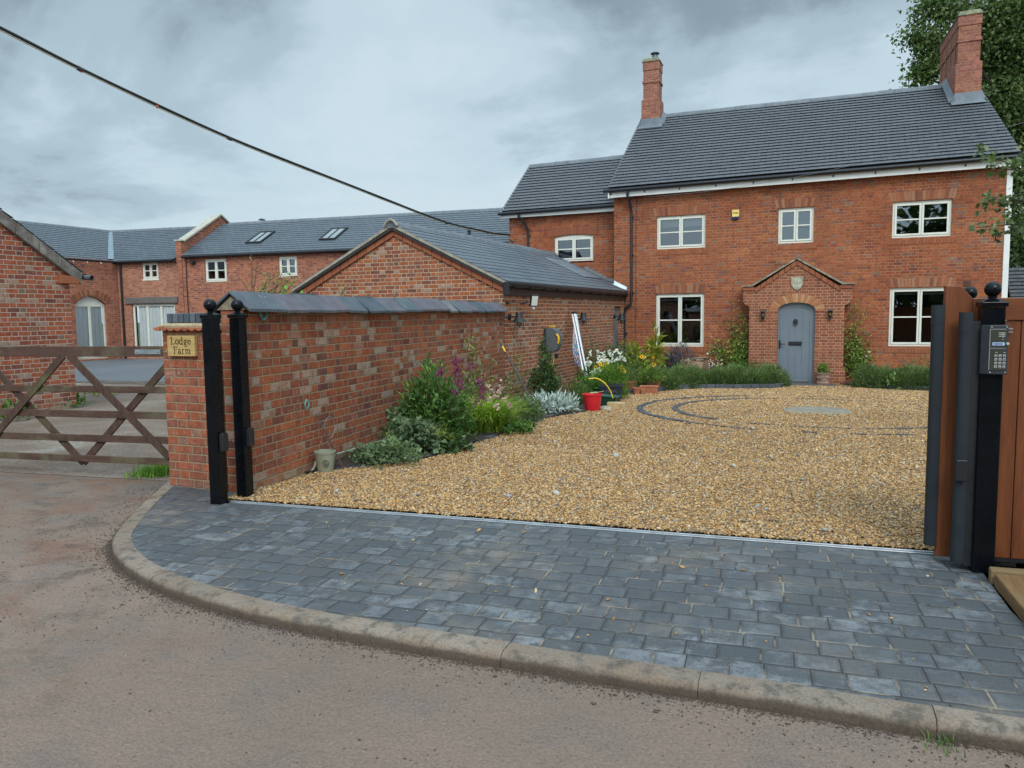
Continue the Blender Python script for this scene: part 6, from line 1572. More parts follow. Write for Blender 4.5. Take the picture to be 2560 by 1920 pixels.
# ------------------------------------------------------------------ things by the wall and the house
def gp(px, py): return G(px, py)
def pot_lathe(name, label, cat, p, prof, mat, n=28, group=None, soil=None, smooth=True):
    t = thing(name, label, cat, p, group); b = MB(); b.lathe(prof, tuple(p), n); b.build('body', mat, t, smooth=smooth)
    if soil: s = MB(); s.lathe([(0, soil[1]), (soil[0], soil[1])], tuple(p), n); s.build('compost', M_soil, t, fix=False)
    return t
def items():
    z0 = lambda p, d=0.0: (float(p[0]), float(p[1]), zg(p[0], p[1])+d)
    # red bucket with tools
    p = z0(gp(1481, 1028), .02)
    t = pot_lathe('bucket', 'bright red plastic bucket at the edge of the flower bed', 'bucket', p, [(.0, .0), (.128, .0), (.135, .01), (.172, .275), (.185, .275), (.187, .30), (.172, .30), (.168, .27), (.13, .02), (.0, .02)], plain('red_plastic', (.62, .018, .028), .38, .06, 5))
    q = z0(gp(1530, 1010), .05); b = MB(); P = [(p[0]-.10, p[1]+.10, p[2]+.56), (p[0]+.02, p[1]+.15, p[2]+.57), (p[0]+.15, p[1]+.2, p[2]+.50), (p[0]+.25, p[1]+.25, p[2]+.36), (p[0]+.30, p[1]+.3, p[2]+.20)]
    b.tube(ring_arc(P, 5), .011, 8); tag(b.build('hose_end', plain('yellow_hose', (.72, .50, .02), .45), smooth=True), 'curved yellow hose end above the red bucket', 'hose')
    # green trug behind
    t = thing('garden_trug', 'dark green plastic garden trug behind the red bucket', 'trug', z0((p[0]+.30, p[1]+.45)))
    c = np.array([-4.20, 14.25, zg(0, 14.2)+.02]); b = MB()
    b.hull8([tuple(c+np.array(v)) for v in ((-.13, -.10, 0), (.13, -.10, 0), (.13, .10, 0), (-.13, .10, 0), (-.19, -.15, .20), (.19, -.15, .17), (.19, .15, .17), (-.19, .15, .20))]); b.build('body', plain('green_plastic', (.012, .05, .035), .45), t, bevel=.02)
    b = MB(); b.hull8([tuple(c+np.array(v)) for v in ((-.21, -.17, .201), (.21, -.17, .171), (.21, .17, .171), (-.21, .17, .201), (-.21, -.17, .215), (.21, -.17, .185), (.21, .17, .185), (-.21, .17, .215))]); b.build('rim', plain('green_rim', (.02, .09, .07), .4), t, bevel=.005)
    # hand fork with pale handle lying in the bucket
    b = MB(); b.tube([(p[0]-.03, p[1], p[2]+.31), (p[0]+.10, p[1]-.04, p[2]+.33)], .016, 8); b.tube([(p[0]+.10, p[1]-.04, p[2]+.33), (p[0]+.17, p[1]-.06, p[2]+.345)], .006, 6)
    for k in (-1, 0, 1): b.tube([(p[0]+.17, p[1]-.06+k*.012, p[2]+.345), (p[0]+.23, p[1]-.07+k*.028, p[2]+.36)], .004, 5)
    tag(b.build('hand_fork', plain('pale_handle', (.5, .46, .30), .6), smooth=True), 'small hand fork with pale handle across the red bucket', 'hand fork')
    # stone slab and a pale boulder
    c = np.array(z0(gp(1541, 1024))); b = MB(); b.hull8([tuple(c+np.array(v)) for v in ((-.17, -.06, -.03), (.17, .0, -.03), (.12, .2, -.03), (-.2, .12, -.03), (-.17, -.06, .13), (.17, .0, .13), (.12, .2, .13), (-.2, .12, .13))])
    tag(b.build('stone_slab', plain('sandstone', (.42, .30, .15), .9, .25, 9, .5), bevel=.012), 'sandy stone slab on the gravel right of the red bucket', 'stone')
    c = z0(gp(1514, 1026), .03); b = MB(); b.sphere(c, .085, 14, 10, (1.25, .9, .65)); tag(b.build('boulder', plain('pale_boulder', (.36, .32, .26), .9, .35, 16, .8, dirt=((.12, .1, .08), .6)), smooth=True), 'rounded pale boulder between the red bucket and the stone slab', 'stone')
    # navy square planter
    c = np.array([-4.42, 15.2, zg(0, 15.2)+.02]); t = thing('square_planter', 'dark navy square planter with a framed panel under yellow daisies', 'planter', tuple(c))
    def sq(a, z, rot=.25): ca, sa = math.cos(rot), math.sin(rot); return [tuple(c+np.array((x*a*ca-y*a*sa, x*a*sa+y*a*ca, z))) for x, y in ((-1, -1), (1, -1), (1, 1), (-1, 1))]
    b = MB(); b.hull8(sq(.185, 0)+sq(.225, .30)); b.build('body', plain('navy_plastic', (.018, .024, .036), .5, .1), t, bevel=.01)
    b = MB(); b.hull8(sq(.24, .301)+sq(.245, .335)); b.build('rim', plain('navy_plastic', (0, 0, 0)), t, bevel=.006)
    b = MB(); M = local(tuple(c), .25)
    for s in (-1, 1): b.hull8([M(s*.10-.008, -.205-.0, .05), M(s*.10+.008, -.205, .05), M(s*.10+.008, -.19, .05), M(s*.10-.008, -.19, .05), M(s*.13-.008, -.228, .20), M(s*.13+.008, -.228, .20), M(s*.13+.008, -.20, .20), M(s*.13-.008, -.20, .20)])
    b.hull8([M(-.13, -.228, .195), M(.13, -.228, .195), M(.13, -.2, .195), M(-.13, -.2, .195), M(-.09, -.238, .25), M(.09, -.238, .25), M(.09, -.21, .25), M(-.09, -.21, .25)])
    b.build('panel_frame', plain('navy_trim', (.05, .06, .075), .5), t)
    # two terracotta troughs, stacked one behind the other
    def trough(px, py, w, h, d, label, lift=0.0, dy=0.0, swag=True):
        c = np.array(z0(gp(px, py))); c[1] += dy; c[2] = zg(c[0], c[1])+.015+lift
        t = thing('terracotta_trough', label, 'plant pot', tuple(c), 'terracotta troughs'); M = local(tuple(c), .18)
        b = MB(); b.hull8([M(x*w*.46, y*d*.46, 0) for x, y in ((-1, -1), (1, -1), (1, 1), (-1, 1))]+[M(x*w*.5, y*d*.5, h*.84) for x, y in ((-1, -1), (1, -1), (1, 1), (-1, 1))]); b.build('body', M_terr, t, bevel=.008)
        b = MB(); b.box(-w*.53, w*.53, -d*.55, d*.55, h*.841, h, M); b.build('rim', M_terr, t, bevel=.006)
        if swag:
            b = MB()
            for k in range(3): b.tube([M(-w*.4+w*.27*(k+s/8), -d*.49, h*(.62-.28*math.sin(math.pi*s/8))) for s in range(9)], .010, 6)
            b.build('swag_relief', M_terr, t, smooth=True)
    trough(1623, 986, .40, .185, .2, 'terracotta trough with swag relief standing on the gravel')
    trough(1626, 981, .34, .24, .26, 'taller terracotta trough half hidden behind the swagged one', .10, .33, False)
    c = z0(gp(1591, 988), .01); pot_lathe('terracotta_pot', 'small plain terracotta pot left of the stacked troughs', 'plant pot', c, [(0, 0), (.06, 0), (.085, .13), (.095, .13), (.097, .165), (.084, .165), (.08, .14), (0, .14)], M_terr)
    c = z0(gp(1562, 985), .02); pot_lathe('terracotta_pot', 'broad terracotta pot behind the fern by the navy planter', 'plant pot', (c[0], c[1]+.5, c[2]), [(0, 0), (.10, 0), (.15, .2), (.165, .2), (.167, .24), (.15, .24), (.14, .2), (0, .2)], M_terr)
    # decorated urn by the front door
    c = z0((-.56, 21.62), .01); t = pot_lathe('clay_urn', 'squat clay urn with swag relief right of the front door', 'plant pot', c, [(0, 0), (.13, 0), (.165, .02), (.17, .07), (.145, .10), (.158, .16), (.165, .24), (.15, .275), (.178, .285), (.182, .32), (.165, .325), (.15, .29), (0, .28)], plain('weathered_clay', (.27, .17, .125), .9, .3, 12, .5, dirt=((.11, .08, .06), .6)), 26)
    b = MB()
    for k in range(4):
        a0 = k*math.pi/2+.3; b.tube([(c[0]+.166*math.cos(a0+s*.19), c[1]+.166*math.sin(a0+s*.19), c[2]+.235-.05*math.sin(math.pi*s/8)) for s in range(9)], .012, 6)
    b.build('swag_relief', plain('weathered_clay', (0, 0, 0)), t, smooth=True)
    # pale green flower pot by the wall
    c = z0(gp(814, 1182), .0); t = pot_lathe('flower_pot', 'sage green glazed pot with a round crest at the wall foot', 'plant pot', c, [(0, 0), (.076, 0), (.080, .01), (.104, .205), (.110, .21), (.112, .232), (.098, .234), (.095, .21), (.07, .03), (0, .03)], plain('sage_glaze', (.27, .285, .20), .38, .1, 6, .05, dirt=((.16, .15, .10), .66)), 32)
    b = MB(); a = math.radians(-50); d = np.array([math.cos(a), math.sin(a), 0]); s = np.array([-d[1], d[0], 0])
    def cp(u, v): r = .083+(.232-0)*0+(v)*.118+.0; return tuple(np.array(c)+d*math.sqrt(max(0, (r+.004)**2-u*u))+s*u+np.array([0, 0, v]))
    b.tube([cp(.030*math.cos(k), .115+.036*math.sin(k)) for k in [2*math.pi*i/20 for i in range(21)]], .0035, 6); b.tube([cp(-.012, .10), cp(.0, .125), cp(.012, .105), cp(0, .095)], .005, 6)
    b.build('crest', plain('sage_dark', (.12, .13, .09), .5), t, smooth=True)
    # leaning rod with a wire hoop
    A = wloc(781, 1036); top = np.array(WMt(A[0], -.05, A[1])); ft = np.array(z0(gp(862, 1178), .0)); b = MB(); b.tube([tuple(top), tuple(ft)], .0075, 7)
    t = thing('garden_stake', 'rusty garden stake with a wire hoop leaning on the wall', 'garden stake', tuple(ft)); b.build('rod', plain('rusty_rod', (.09, .055, .04), .8, .3, 20), t, smooth=True)
    hc = wloc(806, 1068); b = MB(); b.tube([WMt(hc[0]+.115*math.cos(k), -.085, hc[1]+.115*math.sin(k)) for k in [2*math.pi*i/28 for i in range(29)]], .0035, 5); b.build('hoop', plain('grey_wire', (.25, .23, .21), .6), t, smooth=True)
    # grey pipe along the foot of the wall
    P = [onz(775, 1184, .0), np.array(WMt(*([wloc(780, 1160)[0], -.05, wloc(780, 1160)[1]])))]
    pts = [tuple(z0(gp(774, 1186), .01))]
    for x, y in ((778, 1168), (784, 1153), (800, 1146), (838, 1134), (880, 1122), (920, 1110), (948, 1101), (985, 1083)): u, v = wloc(x, y); pts.append(WMt(u, -.035, v))
    b = MB(); b.tube(ring_arc([np.array(q) for q in pts], 4), .012, 8); tag(b.build('water_pipe', plain('grey_pipe', (.33, .33, .28), .6), smooth=True), 'grey water pipe clipped along the foot of the garden wall', 'pipe')
    # hose reel on the outbuilding wall
    q = onx(1385, 850, OX); y, z = 15.85, onx(1363, 850, OX)[2]
    t = thing('hose_reel', 'grey wall mounted hose reel with yellow handle and crank', 'hose reel', (OX, y, z))
    b = MB(); prof = [(OX+.03, -.26), (OX+.03, .23), (OX+.09, .27), (OX+.22, .27), (OX+.31, .21), (OX+.35, .09), (OX+.35, -.09), (OX+.30, -.21), (OX+.22, -.26)]
    b.prism([[(u, z+v) for u, v in prof]], lambda u, v, w: (u, y-.12+w, v), .24); b.build('drum_cover', plain('reel_grey', (.10, .115, .12), .5, .08, 5), t, bevel=.035, seg=3)
    b = MB(); b.prism([[(OX+.002, z-.26), (OX+.002, z+.24), (OX+.05, z+.27), (OX+.05, z-.28)]], lambda u, v, w: (u, y-.145+w, v), .29); b.build('bracket', plain('reel_dark', (.03, .033, .036), .5), t, bevel=.01)
    b = MB(); b.box(OX+.09, OX+.22, y-.04, y+.04, z+.275, z+.312); b.build('handle', plain('reel_yellow', (.75, .42, .015), .4), t, bevel=.012)
    b = MB(); b.tube([(OX+.33, y-.135, z-.07), (OX+.355, y-.14, z+.0), (OX+.345, y-.14, z+.08), (OX+.30, y-.138, z+.13)], .022, 10); b.build('crank', plain('reel_yellow', (0, 0, 0)), t, smooth=True)
    b = MB(); b.box(OX+.26, OX+.34, y-.18, y-.121, z-.38, z-.29); b.build('nozzle', M_iron, t)
    b = MB(); b.tube(ring_arc([np.array(v) for v in ((OX+.22, y-.05, z-.30), (OX+.20, y-.10, z-.55), (OX+.12, y-.2, z-.85), (OX+.16, y-.28, z-1.1), (OX+.3, y-.35, z-1.25))], 5), .011, 7); b.build('hose', plain('yellow_hose', (.72, .50, .02), .45), t, smooth=True)
    # folded rotary airer leaning on the wall
    A = np.array([OX+.16, 17.35, 0]); A[2] = onx(1418, 786, OX+.16)[2]; Bp = np.array([OX+.75, 17.2, 0]); qv = onx(1463, 940, OX+.62); Bp = np.array([qv[0], qv[1], qv[2]])
    t = thing('clothes_airer', 'folded rotary clothes airer with blue pegs leaning on the wall', 'clothes airer', tuple(Bp))
    d = Bp-A; s = np.array([0, 1, 0]); n = np.cross(d, s); n /= np.linalg.norm(n); alu = plain('airer_alloy', (.60, .61, .63), .4, .1, 8, 0, metal=.2)
    for k, (o1, o2, e1_) in enumerate(((-.17, -.08, 0), (-.08, -.03, .06), (.02, .02, .04), (.11, .07, .0), (.06, .0, -.06))):
        b = MB(); b.tube([tuple(A+s*o1+n*e1_*.4), tuple(Bp+s*o2+n*e1_)], .021, 8); b.build('arm', alu, t, smooth=True)
    b = MB(); b.tube([tuple(A-d*.02+s*-.12), tuple(A-d*.03), tuple(A-d*.02+s*.1)], .035, 8); b.build('hub', M_iron, t, smooth=True)
    b = MB()
    for o in (-.05, 0, .05): b.sphere(tuple(Bp+s*o), .028, 10, 8)
    pieces(b, 'foot', plain('airer_red', (.65, .05, .03), .45), t, smooth=True)
    b = MB(); pg = MB(); rnd = random.Random(9)
    for k in range(13):
        t0, t1 = .08+rnd.random()*.1, .55+.4*k/13; u0, sag = rnd.uniform(-.14, .1), .12+.25*rnd.random()
        P = [A+d*(t0+(t1-t0)*i/10)+s*(u0-.42*math.sin(math.pi*i/10)*(.15+k*.065))+np.array([-.0, 0, -sag*math.sin(math.pi*i/10)*.5]) for i in range(11)]
        P = [np.array([max(v[0], OX+.03), v[1], v[2]]) for v in P]
        b.tube(P, .0042, 4)
        for j in range(2):
            q = P[rnd.randrange(3, 9)]; pg.box(q[0]-.018, q[0]+.018, q[1]-.032, q[1]+.032, q[2]-.02, q[2]+.02, rnd=rnd.random())
    b.build('line', plain('line_grey', (.58, .57, .60), .7), t, smooth=True)
    pg.build('peg', by_rnd('peg_plastic', [(0, (.04, .22, .55)), (.5, (.08, .36, .62)), (.72, (.10, .46, .48)), (.9, (.55, .3, .36))], .45, .5, 20, 0, 'CONSTANT', .05), t)
    # long handled broom leaning by the bed
    A = onx(1251, 857, -5.95); Bp = np.array([-5.15, A[1]+.25, 0]); Bp = onx(1330, 1003, -5.15)
    t = thing('garden_tool', 'long dark tool handle with yellow collar leaning on the brickwork', 'garden tool', tuple(Bp)); b = MB(); b.tube([tuple(A), tuple(Bp+(Bp-A)*.25)], .015, 8); b.build('handle', plain('tool_grey', (.045, .05, .06), .45), t, smooth=True)
    b = MB(); v = (Bp-A); b.tube([tuple(A+v*.065), tuple(A+v*.16)], .0185, 8); b.build('collar', plain('tool_yellow', (.75, .55, .03), .45), t, smooth=True)
    # cardboard box dumped behind the hedge
    c = ony(1735, 908, 21.6); t = thing('cardboard_box', 'crumpled cardboard box leaning on the house wall behind the hedge', 'cardboard box', tuple(c)); cb = plain('cardboard', (.34, .23, .135), .85, .12, 5, .2)
    def bx(x0, x1, z0_, z1_, y0, y1, tilt):
        M = lambda x, y, z: (c[0]+x*math.cos(tilt)-z*math.sin(tilt), c[1]+y, c[2]+x*math.sin(tilt)+z*math.cos(tilt)); k = MB(); k.box(x0, x1, y0, y1, z0_, z1_, M); return k
    bx(-.34, .26, -.30, .06, -.12, .12, -.16).build('body', cb, t, bevel=.006); bx(-.05, .36, .13, .15, -.05, .2, .06).build('flap', cb, t); bx(.22, .34, -.18, .13, .02, .2, .2).build('side', plain('cardboard_dark', (.20, .13, .08), .9), t)
    b = MB()
    for k in range(5): b.box(c[0]-.2+k*.09, c[0]-.1+k*.09, c[1]-.02, c[1]+.12, c[2]+.085+.01*(k % 3), c[2]+.125+.02*(k % 2))
    b.build('packing', plain('packing_white', (.4, .37, .33), .9, .4, 30), t)
    # edging of the beds
    b = MB(); rnd = random.Random(6); k0 = 0
    P = [np.array(p) for p in BED]; acc = [0.0]
    for a, e in zip(P, P[1:]): acc.append(acc[-1]+float(np.linalg.norm(e-a)))
    s_ = .35
    while s_ < acc[-1]-.3:
        def pt(s): i = min(len(P)-2, max(0, int(np.searchsorted(acc, s))-1)); f = (s-acc[i])/max(1e-6, acc[i+1]-acc[i]); return P[i]*(1-f)+P[i+1]*f, (P[i+1]-P[i])/np.linalg.norm(P[i+1]-P[i])
        ln = .22 if P[0][1]+s_ > 17 else rnd.uniform(.25, .42); a, da = pt(s_); e, _ = pt(s_+ln-.012); nn = np.array([da[1], -da[0]])
        flat = a[1] < 13.4; hgt = .012 if flat else .105; w = .10 if flat else .03; off = rnd.uniform(-.05, .03) if flat else 0
        vs = []
        for zz in (-.05, hgt+rnd.uniform(-.006, .006)):
            for q, o in ((a, off), (e, off), (e, off-w), (a, off-w)):
                v = q+nn*o; vs.append((v[0], v[1], zg(v[0], v[1])+zz+.02))
        b.hull8(vs); s_ += ln
    tag(b.build('bed_edging', by_rnd('edging_slate', [(0, (.045, .05, .058)), (1, (.09, .095, .105))], .6, .5), bevel=.004), 'dark slate edging along the flower bed on the left', 'edging')
    b = MB(); Q = [(.42, 21.05), (.9, 20.72), (1.5, 20.58), (2.2, 20.55), (3.2, 20.6), (4.6, 20.75)]
    Q = ring_arc([np.array(q) for q in Q], 4)
    for a, e in zip(Q, Q[1:]):
        n_ = np.array([(e-a)[1], -(e-a)[0]])/np.linalg.norm(e-a); e2_ = e-(e-a)*.05; vs = [(v[0], v[1], zg(0, v[1])+zz) for zz in (-.05, .12) for v in (a, e2_, e2_-n_*.035, a-n_*.035)]; b.hull8(vs)
    tag(b.build('bed_edging', by_rnd('edging_slate', [(0, (0, 0, 0))]), bevel=.004), 'dark slate edging along the lavender right of the door', 'edging')
items()

# ------------------------------------------------------------------ plants
def unit(a): return a/np.maximum(1e-9, np.linalg.norm(a, axis=-1, keepdims=True))
def leaf_arrays(P, D, U, L, W, fold=.15, droop=.12, wide=.45):
    D = unit(D); S = unit(np.cross(D, U)); N = np.cross(S, D); L = L[:, None]; W = W[:, None]
    mid = P+D*L*wide
    V = np.stack([P, mid+S*W/2+N*W*fold, P+D*L-N*L*droop, mid-S*W/2+N*W*fold], 1)
    n = len(P); o = np.arange(n)[:, None]*4
    F = np.concatenate([o+np.array([[0, 1, 2]]), o+np.array([[0, 2, 3]])], 1).reshape(-1, 3)
    return V.reshape(-1, 3), F
def leaves(name, P, D, U, L, W, mat, parent=None, rnd=None, seed=0, **k):
    r = np.random.default_rng(seed)
    V, F = leaf_arrays(np.asarray(P), np.asarray(D), np.asarray(U), np.asarray(L), np.asarray(W), **k)
    rv = r.random(len(P)) if rnd is None else np.clip(rnd, 0, 1)
    return np_mesh(name, V, F, mat, parent, np.repeat(rv, 2))
def ell_points(r, n, c, rad, shell=.55, low=-.15, lumps=.25):
    d = unit(r.normal(size=(n*3, 3))); d = d[d[:, 2] > low][:n]; n = len(d)
    ph = r.uniform(0, 6, 6); l = 1+lumps*(np.sin(3*d[:, 0]+ph[0])*np.sin(4*d[:, 1]+ph[1])+.6*np.sin(7*d[:, 0]+ph[2]+3*d[:, 2])*np.sin(6*d[:, 1]+ph[3]))
    q = (shell+(1-shell)*r.random(n)**.6)*l
    return np.asarray(c)+d*np.asarray(rad)*q[:, None], d
def mound(name, label, cat, base, rx, ry, h, n, L, W, mat, seed, up=.4, out=.8, jit=.7, shell=.4, lumps=.25, group=None, stems=8, droop=.15, lvar=.35, parent=None, **kw):
    r = np.random.default_rng(seed); t = parent or thing(name, label, cat, base, group)
    P, d = ell_points(r, n, (base[0], base[1], base[2]+h*.12), (rx, ry, h*.88), shell, -.1, lumps)
    P[:, 2] = np.maximum(P[:, 2], base[2]+.01); n = len(P)
    D = d*out+np.array([0, 0, up])+r.normal(size=(n, 3))*jit*.6; U = d+np.array([0, 0, .8])+r.normal(size=(n, 3))*.5
    rel = (P[:, 2]-base[2])/h
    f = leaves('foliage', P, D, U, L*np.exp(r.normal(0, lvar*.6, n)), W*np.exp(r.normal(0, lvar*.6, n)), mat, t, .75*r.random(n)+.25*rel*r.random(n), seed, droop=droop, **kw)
    if stems:
        b = MB()
        for i in range(stems):
            a = r.uniform(0, 6.28); e = (base[0]+rx*.6*math.cos(a)*r.random(), base[1]+ry*.6*math.sin(a)*r.random(), base[2]+h*r.uniform(.5, .9))
            b.tube([(base[0]+rx*.2*math.cos(a), base[1]+ry*.2*math.sin(a), base[2]-.02), e], [.008, .003], 5)
        b.build('stems', M_stem, t, smooth=True)
    return t
def flowers(parent, pts, size, mat, petals=7, seed=0, name='flowers', flat=True, face=(0, -.6, .8), wide=.4, cen=None, cmat=None, one=None):
    if flat and len(pts) <= 16 and one is None:
        for i, p in enumerate(pts): flowers(parent, [p], size, mat, petals, seed*31+i, 'flower', True, face, wide, cen, cmat, [])
        return
    r = np.random.default_rng(seed); P = []; D = []; U = []; L = []
    for p in pts:
        n = unit(np.array(face)+r.normal(0, .35, 3)) if flat else None; s = size*r.uniform(.75, 1.2)
        if flat:
            a = unit(np.cross(n, r.normal(size=3))); b = np.cross(n, a)
            for k in range(petals):
                t = 2*math.pi*k/petals; dd = a*math.cos(t)+b*math.sin(t)+n*.15; P.append(np.array(p)); D.append(dd); U.append(n); L.append(s)
        else:
            for k in range(petals):
                dd = unit(r.normal(size=3)); P.append(np.array(p)+dd*s*.5); D.append(dd); U.append(unit(r.normal(size=3))); L.append(s*.7)
    P, D, U, L = np.array(P), np.array(D), np.array(U), np.array(L)
    o = leaves(name, P, D, U, L, L*wide*1.6, mat, parent, None, seed, droop=.02, fold=.05)
    if one is not None: one.append(o)
    if cen:
        for p in pts: b = MB(); b.sphere(tuple(np.array(p)+unit(np.array(face))*.006), cen, 8, 5, (1, .8, 1)); b.build('flower_centre', cmat, parent if one is None else one.pop(0), smooth=True)
    return o
M_stem = plain('green_stem', (.075, .085, .03), .7, .25)
M_wood = plain('brown_twig', (.085, .06, .042), .85, .3, 20)
G_mid = leaf('leaf_mid', [(0, (0.038, 0.088, 0.025)), (.5, (0.088, 0.184, 0.038)), (1, (0.175, 0.298, 0.061))])
G_dark = leaf('leaf_dark', [(0, (.03, .062, .018)), (.6, (.055, .115, .028)), (1, (.11, .18, .05))], .4, .2, .45)
G_grey = leaf('leaf_greygreen', [(0, (.075, .12, .06)), (.5, (.15, .215, .11)), (1, (.24, .31, .18))], .7, .2)
G_lime = leaf('leaf_lime', [(0, (0.123, 0.210, 0.026)), (.5, (0.263, 0.385, 0.044)), (1, (0.455, 0.560, 0.088))], .5, .35)
G_silver = leaf('leaf_silver', [(0, (0.250, 0.312, 0.300)), (.5, (0.475, 0.550, 0.537)), (1, (0.725, 0.800, 0.800))], .7, .15)
G_rose = leaf('leaf_rose', [(0, (0.052, 0.096, 0.025)), (.45, (0.131, 0.228, 0.038)), (.85, (0.263, 0.385, 0.070)), (1, (0.525, 0.525, 0.123))], .5, .3)
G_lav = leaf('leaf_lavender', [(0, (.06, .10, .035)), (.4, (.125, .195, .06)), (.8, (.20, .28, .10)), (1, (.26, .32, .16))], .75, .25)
G_dry = leaf('leaf_dry', [(0, (0.070, 0.052, 0.026)), (.5, (0.158, 0.131, 0.052)), (1, (0.280, 0.263, 0.088))], .8, .2)
G_blue = leaf('leaf_blue', [(0, (0.035, 0.049, 0.074)), (.5, (0.088, 0.108, 0.149)), (1, (0.175, 0.201, 0.245))], .6, .15)
G_yel = leaf('leaf_yellowgreen', [(0, (0.158, 0.210, 0.035)), (.5, (0.333, 0.367, 0.052)), (1, (0.560, 0.560, 0.105))], .5, .35)
F_pur = leaf('petal_purple', [(0, (.16, .008, .09)), (.6, (.30, .02, .19)), (1, (.42, .07, .30))], .6, .3)
F_pink = leaf('petal_pink', [(0, (.42, .22, .22)), (1, (.66, .48, .46))], .6, .3)
F_wht = leaf('petal_white', [(0, (.62, .64, .56)), (1, (.85, .85, .80))], .6, .25)
F_yel = leaf('petal_yellow', [(0, (.62, .30, .01)), (.6, (.80, .46, .015)), (1, (.85, .58, .05))], .55, .25)
F_lim = leaf('petal_lime', [(0, (.28, .30, .03)), (1, (.48, .46, .07))], .6, .3)
F_red = leaf('petal_red', [(0, (.55, .015, .01)), (1, (.80, .06, .03))], .55, .25)
F_vio = leaf('petal_violet', [(0, (.16, .10, .34)), (1, (.28, .2, .5))], .6, .25)
M_cen = plain('flower_disc', (.03, .012, .006), .8)

def Z(p, d=.03): return (float(p[0]), float(p[1]), zg(p[0], p[1])+d)
def bed_plants():
    # round-leaved mound with lime froth (front of the bed)
    b0 = Z(gp(1045, 1138)); b0 = (b0[0]-.12, b0[1]+.1, b0[2])
    t = mound('leafy_mound', 'grey green mound of round scalloped leaves with lime flower froth', 'plant', b0, .36, .36, .38, 900, .062, .076, G_grey, 1, up=.1, out=.9, shell=.55, droop=.28, wide=.55)
    r = np.random.default_rng(2); P = []
    for px, py in ((975, 1095), (985, 1112), (1090, 1080), (1108, 1072), (1120, 1090), (1050, 1130)):
        c = at(px, py, 8.3); P += [c+r.normal(0, .035, 3) for _ in range(26)]
    flowers(t, P, .013, F_lim, 4, 3, flat=False)
    b1 = Z(gp(975, 1165)); b1 = (b1[0]-.06, b1[1]+.08, b1[2]); t = mound('geranium', 'low ferny geranium with violet flowers beside the round-leaved mound', 'plant', b1, .34, .34, .24, 900, .05, .03, leaf('leaf_geranium', [(0, (0.070, 0.114, 0.052)), (.6, (0.149, 0.219, 0.105)), (1, (0.245, 0.315, 0.166))], .65, .2), 3, up=.35, jit=1.0)
    flowers(t, [Z(gp(1030, 1160), .08), Z(gp(1036, 1143), .10), Z(gp(1031, 1148), .05)], .025, F_vio, 5, 4)
    b2 = (b1[0]-.25, b1[1]-.05, b1[2]); mound('grey_seedlings', 'small sparse grey seedlings at the wall foot left of the geranium', 'plant', b2, .22, .2, .2, 160, .045, .03, G_grey, 5, stems=4)
    # tall purple penstemon clump
    b3 = Z(gp(1105, 1120)); b3 = (b3[0]-.28, b3[1]+.28, b3[2])
    t = mound('penstemon', 'tall leafy clump with purple flower spikes against the garden wall', 'plant', b3, .48, .55, .94, 3600, .09, .030, G_mid, 6, up=.45, out=.8, jit=.9, shell=.25, stems=16)
    r = np.random.default_rng(8); P = []; st = MB()
    for px, py, ln in ((1139, 914, 70), (1148, 945, 60), (1096, 935, 22), (1104, 930, 30), (1137, 983, 14), (1200, 962, 40), (1206, 985, 40), (1190, 1003, 16), (1180, 920, 20)):
        tt = 8.9
        for k in range(int(ln*.55)):
            P.append(at(px+r.normal(0, 4), py+ln*.8*(r.random()-.5), tt)+r.normal(0, .010, 3))
        st.tube([tuple(at(px, py-ln*.5, tt)), tuple(at(px-3, py+ln, tt)), (b3[0]+r.normal(0, .1), b3[1]+.1, b3[2]+.3)], .005, 5)
    flowers(t, P, .024, F_pur, 5, 9, flat=False, wide=.7); st.build('flower_stem', M_stem, t, smooth=True)
    # big leaves under it, and dark sage
    b4 = Z(gp(1050, 1045)); bb = (b3[0]-.30, b3[1]-.25, b3[2]); mound('sage_bush', 'dull grey green sage at the left edge of the penstemon', 'plant', bb, .24, .24, .48, 420, .08, .03, G_grey, 10, up=.6, stems=8)
    b5 = Z(gp(1130, 1132)); mound('geranium', 'dark lobed leaf carpet spilling onto the gravel below the purple spikes', 'plant', (b5[0]-.05, b5[1], b5[2]), .26, .26, .17, 320, .07, .06, G_dark, 12, up=.2)
    # arching lime grass
    b6 = Z(gp(1236, 1080)); b6 = (b6[0]-.10, b6[1]-.05, b6[2]); grass('grass_clump', 'bright lime green grass clump arching over the bed edge', 'plant', b6, 1500, .80, .012, G_lime, 13, spread=.14, arch=1.0, lean=(.25, -.35))
    b7 = Z(gp(1320, 1062)); b7 = (b7[0]-.15, b7[1]+.2, b7[2]); mound('small_shrub', 'small dark green shrub between the lime grass and the silver foliage', 'plant', b7, .34, .38, .42, 1500, .04, .022, leaf('leaf_shrub', [(0, (0.044, 0.079, 0.032)), (.6, (0.105, 0.175, 0.052)), (1, (0.210, 0.263, 0.105))]), 14, shell=.3)
    b8 = Z(gp(1300, 1085)); mound('strawberry_patch', 'low green leaves hanging over the bed edge in front of the grass', 'plant', (b8[0], b8[1], b8[2]), .2, .3, .14, 240, .06, .05, G_mid, 15, stems=3)
    # silver foliage
    for k, (px, py, rx, n) in enumerate(((1372, 1040, .33, 520), (1420, 1040, .30, 460))):
        b = Z(gp(px, py)); b = (b[0]-.25, b[1]+.25, b[2])
        if k == 0: t = thing('silver_foliage', 'carpet of silver white lance leaves at the bed edge', 'plant', b)
        mound('x', None, None, b, rx, .42, .30, n, .115, .026, G_silver, 16+k, up=.45, jit=.9, shell=.3, stems=0, parent=t)
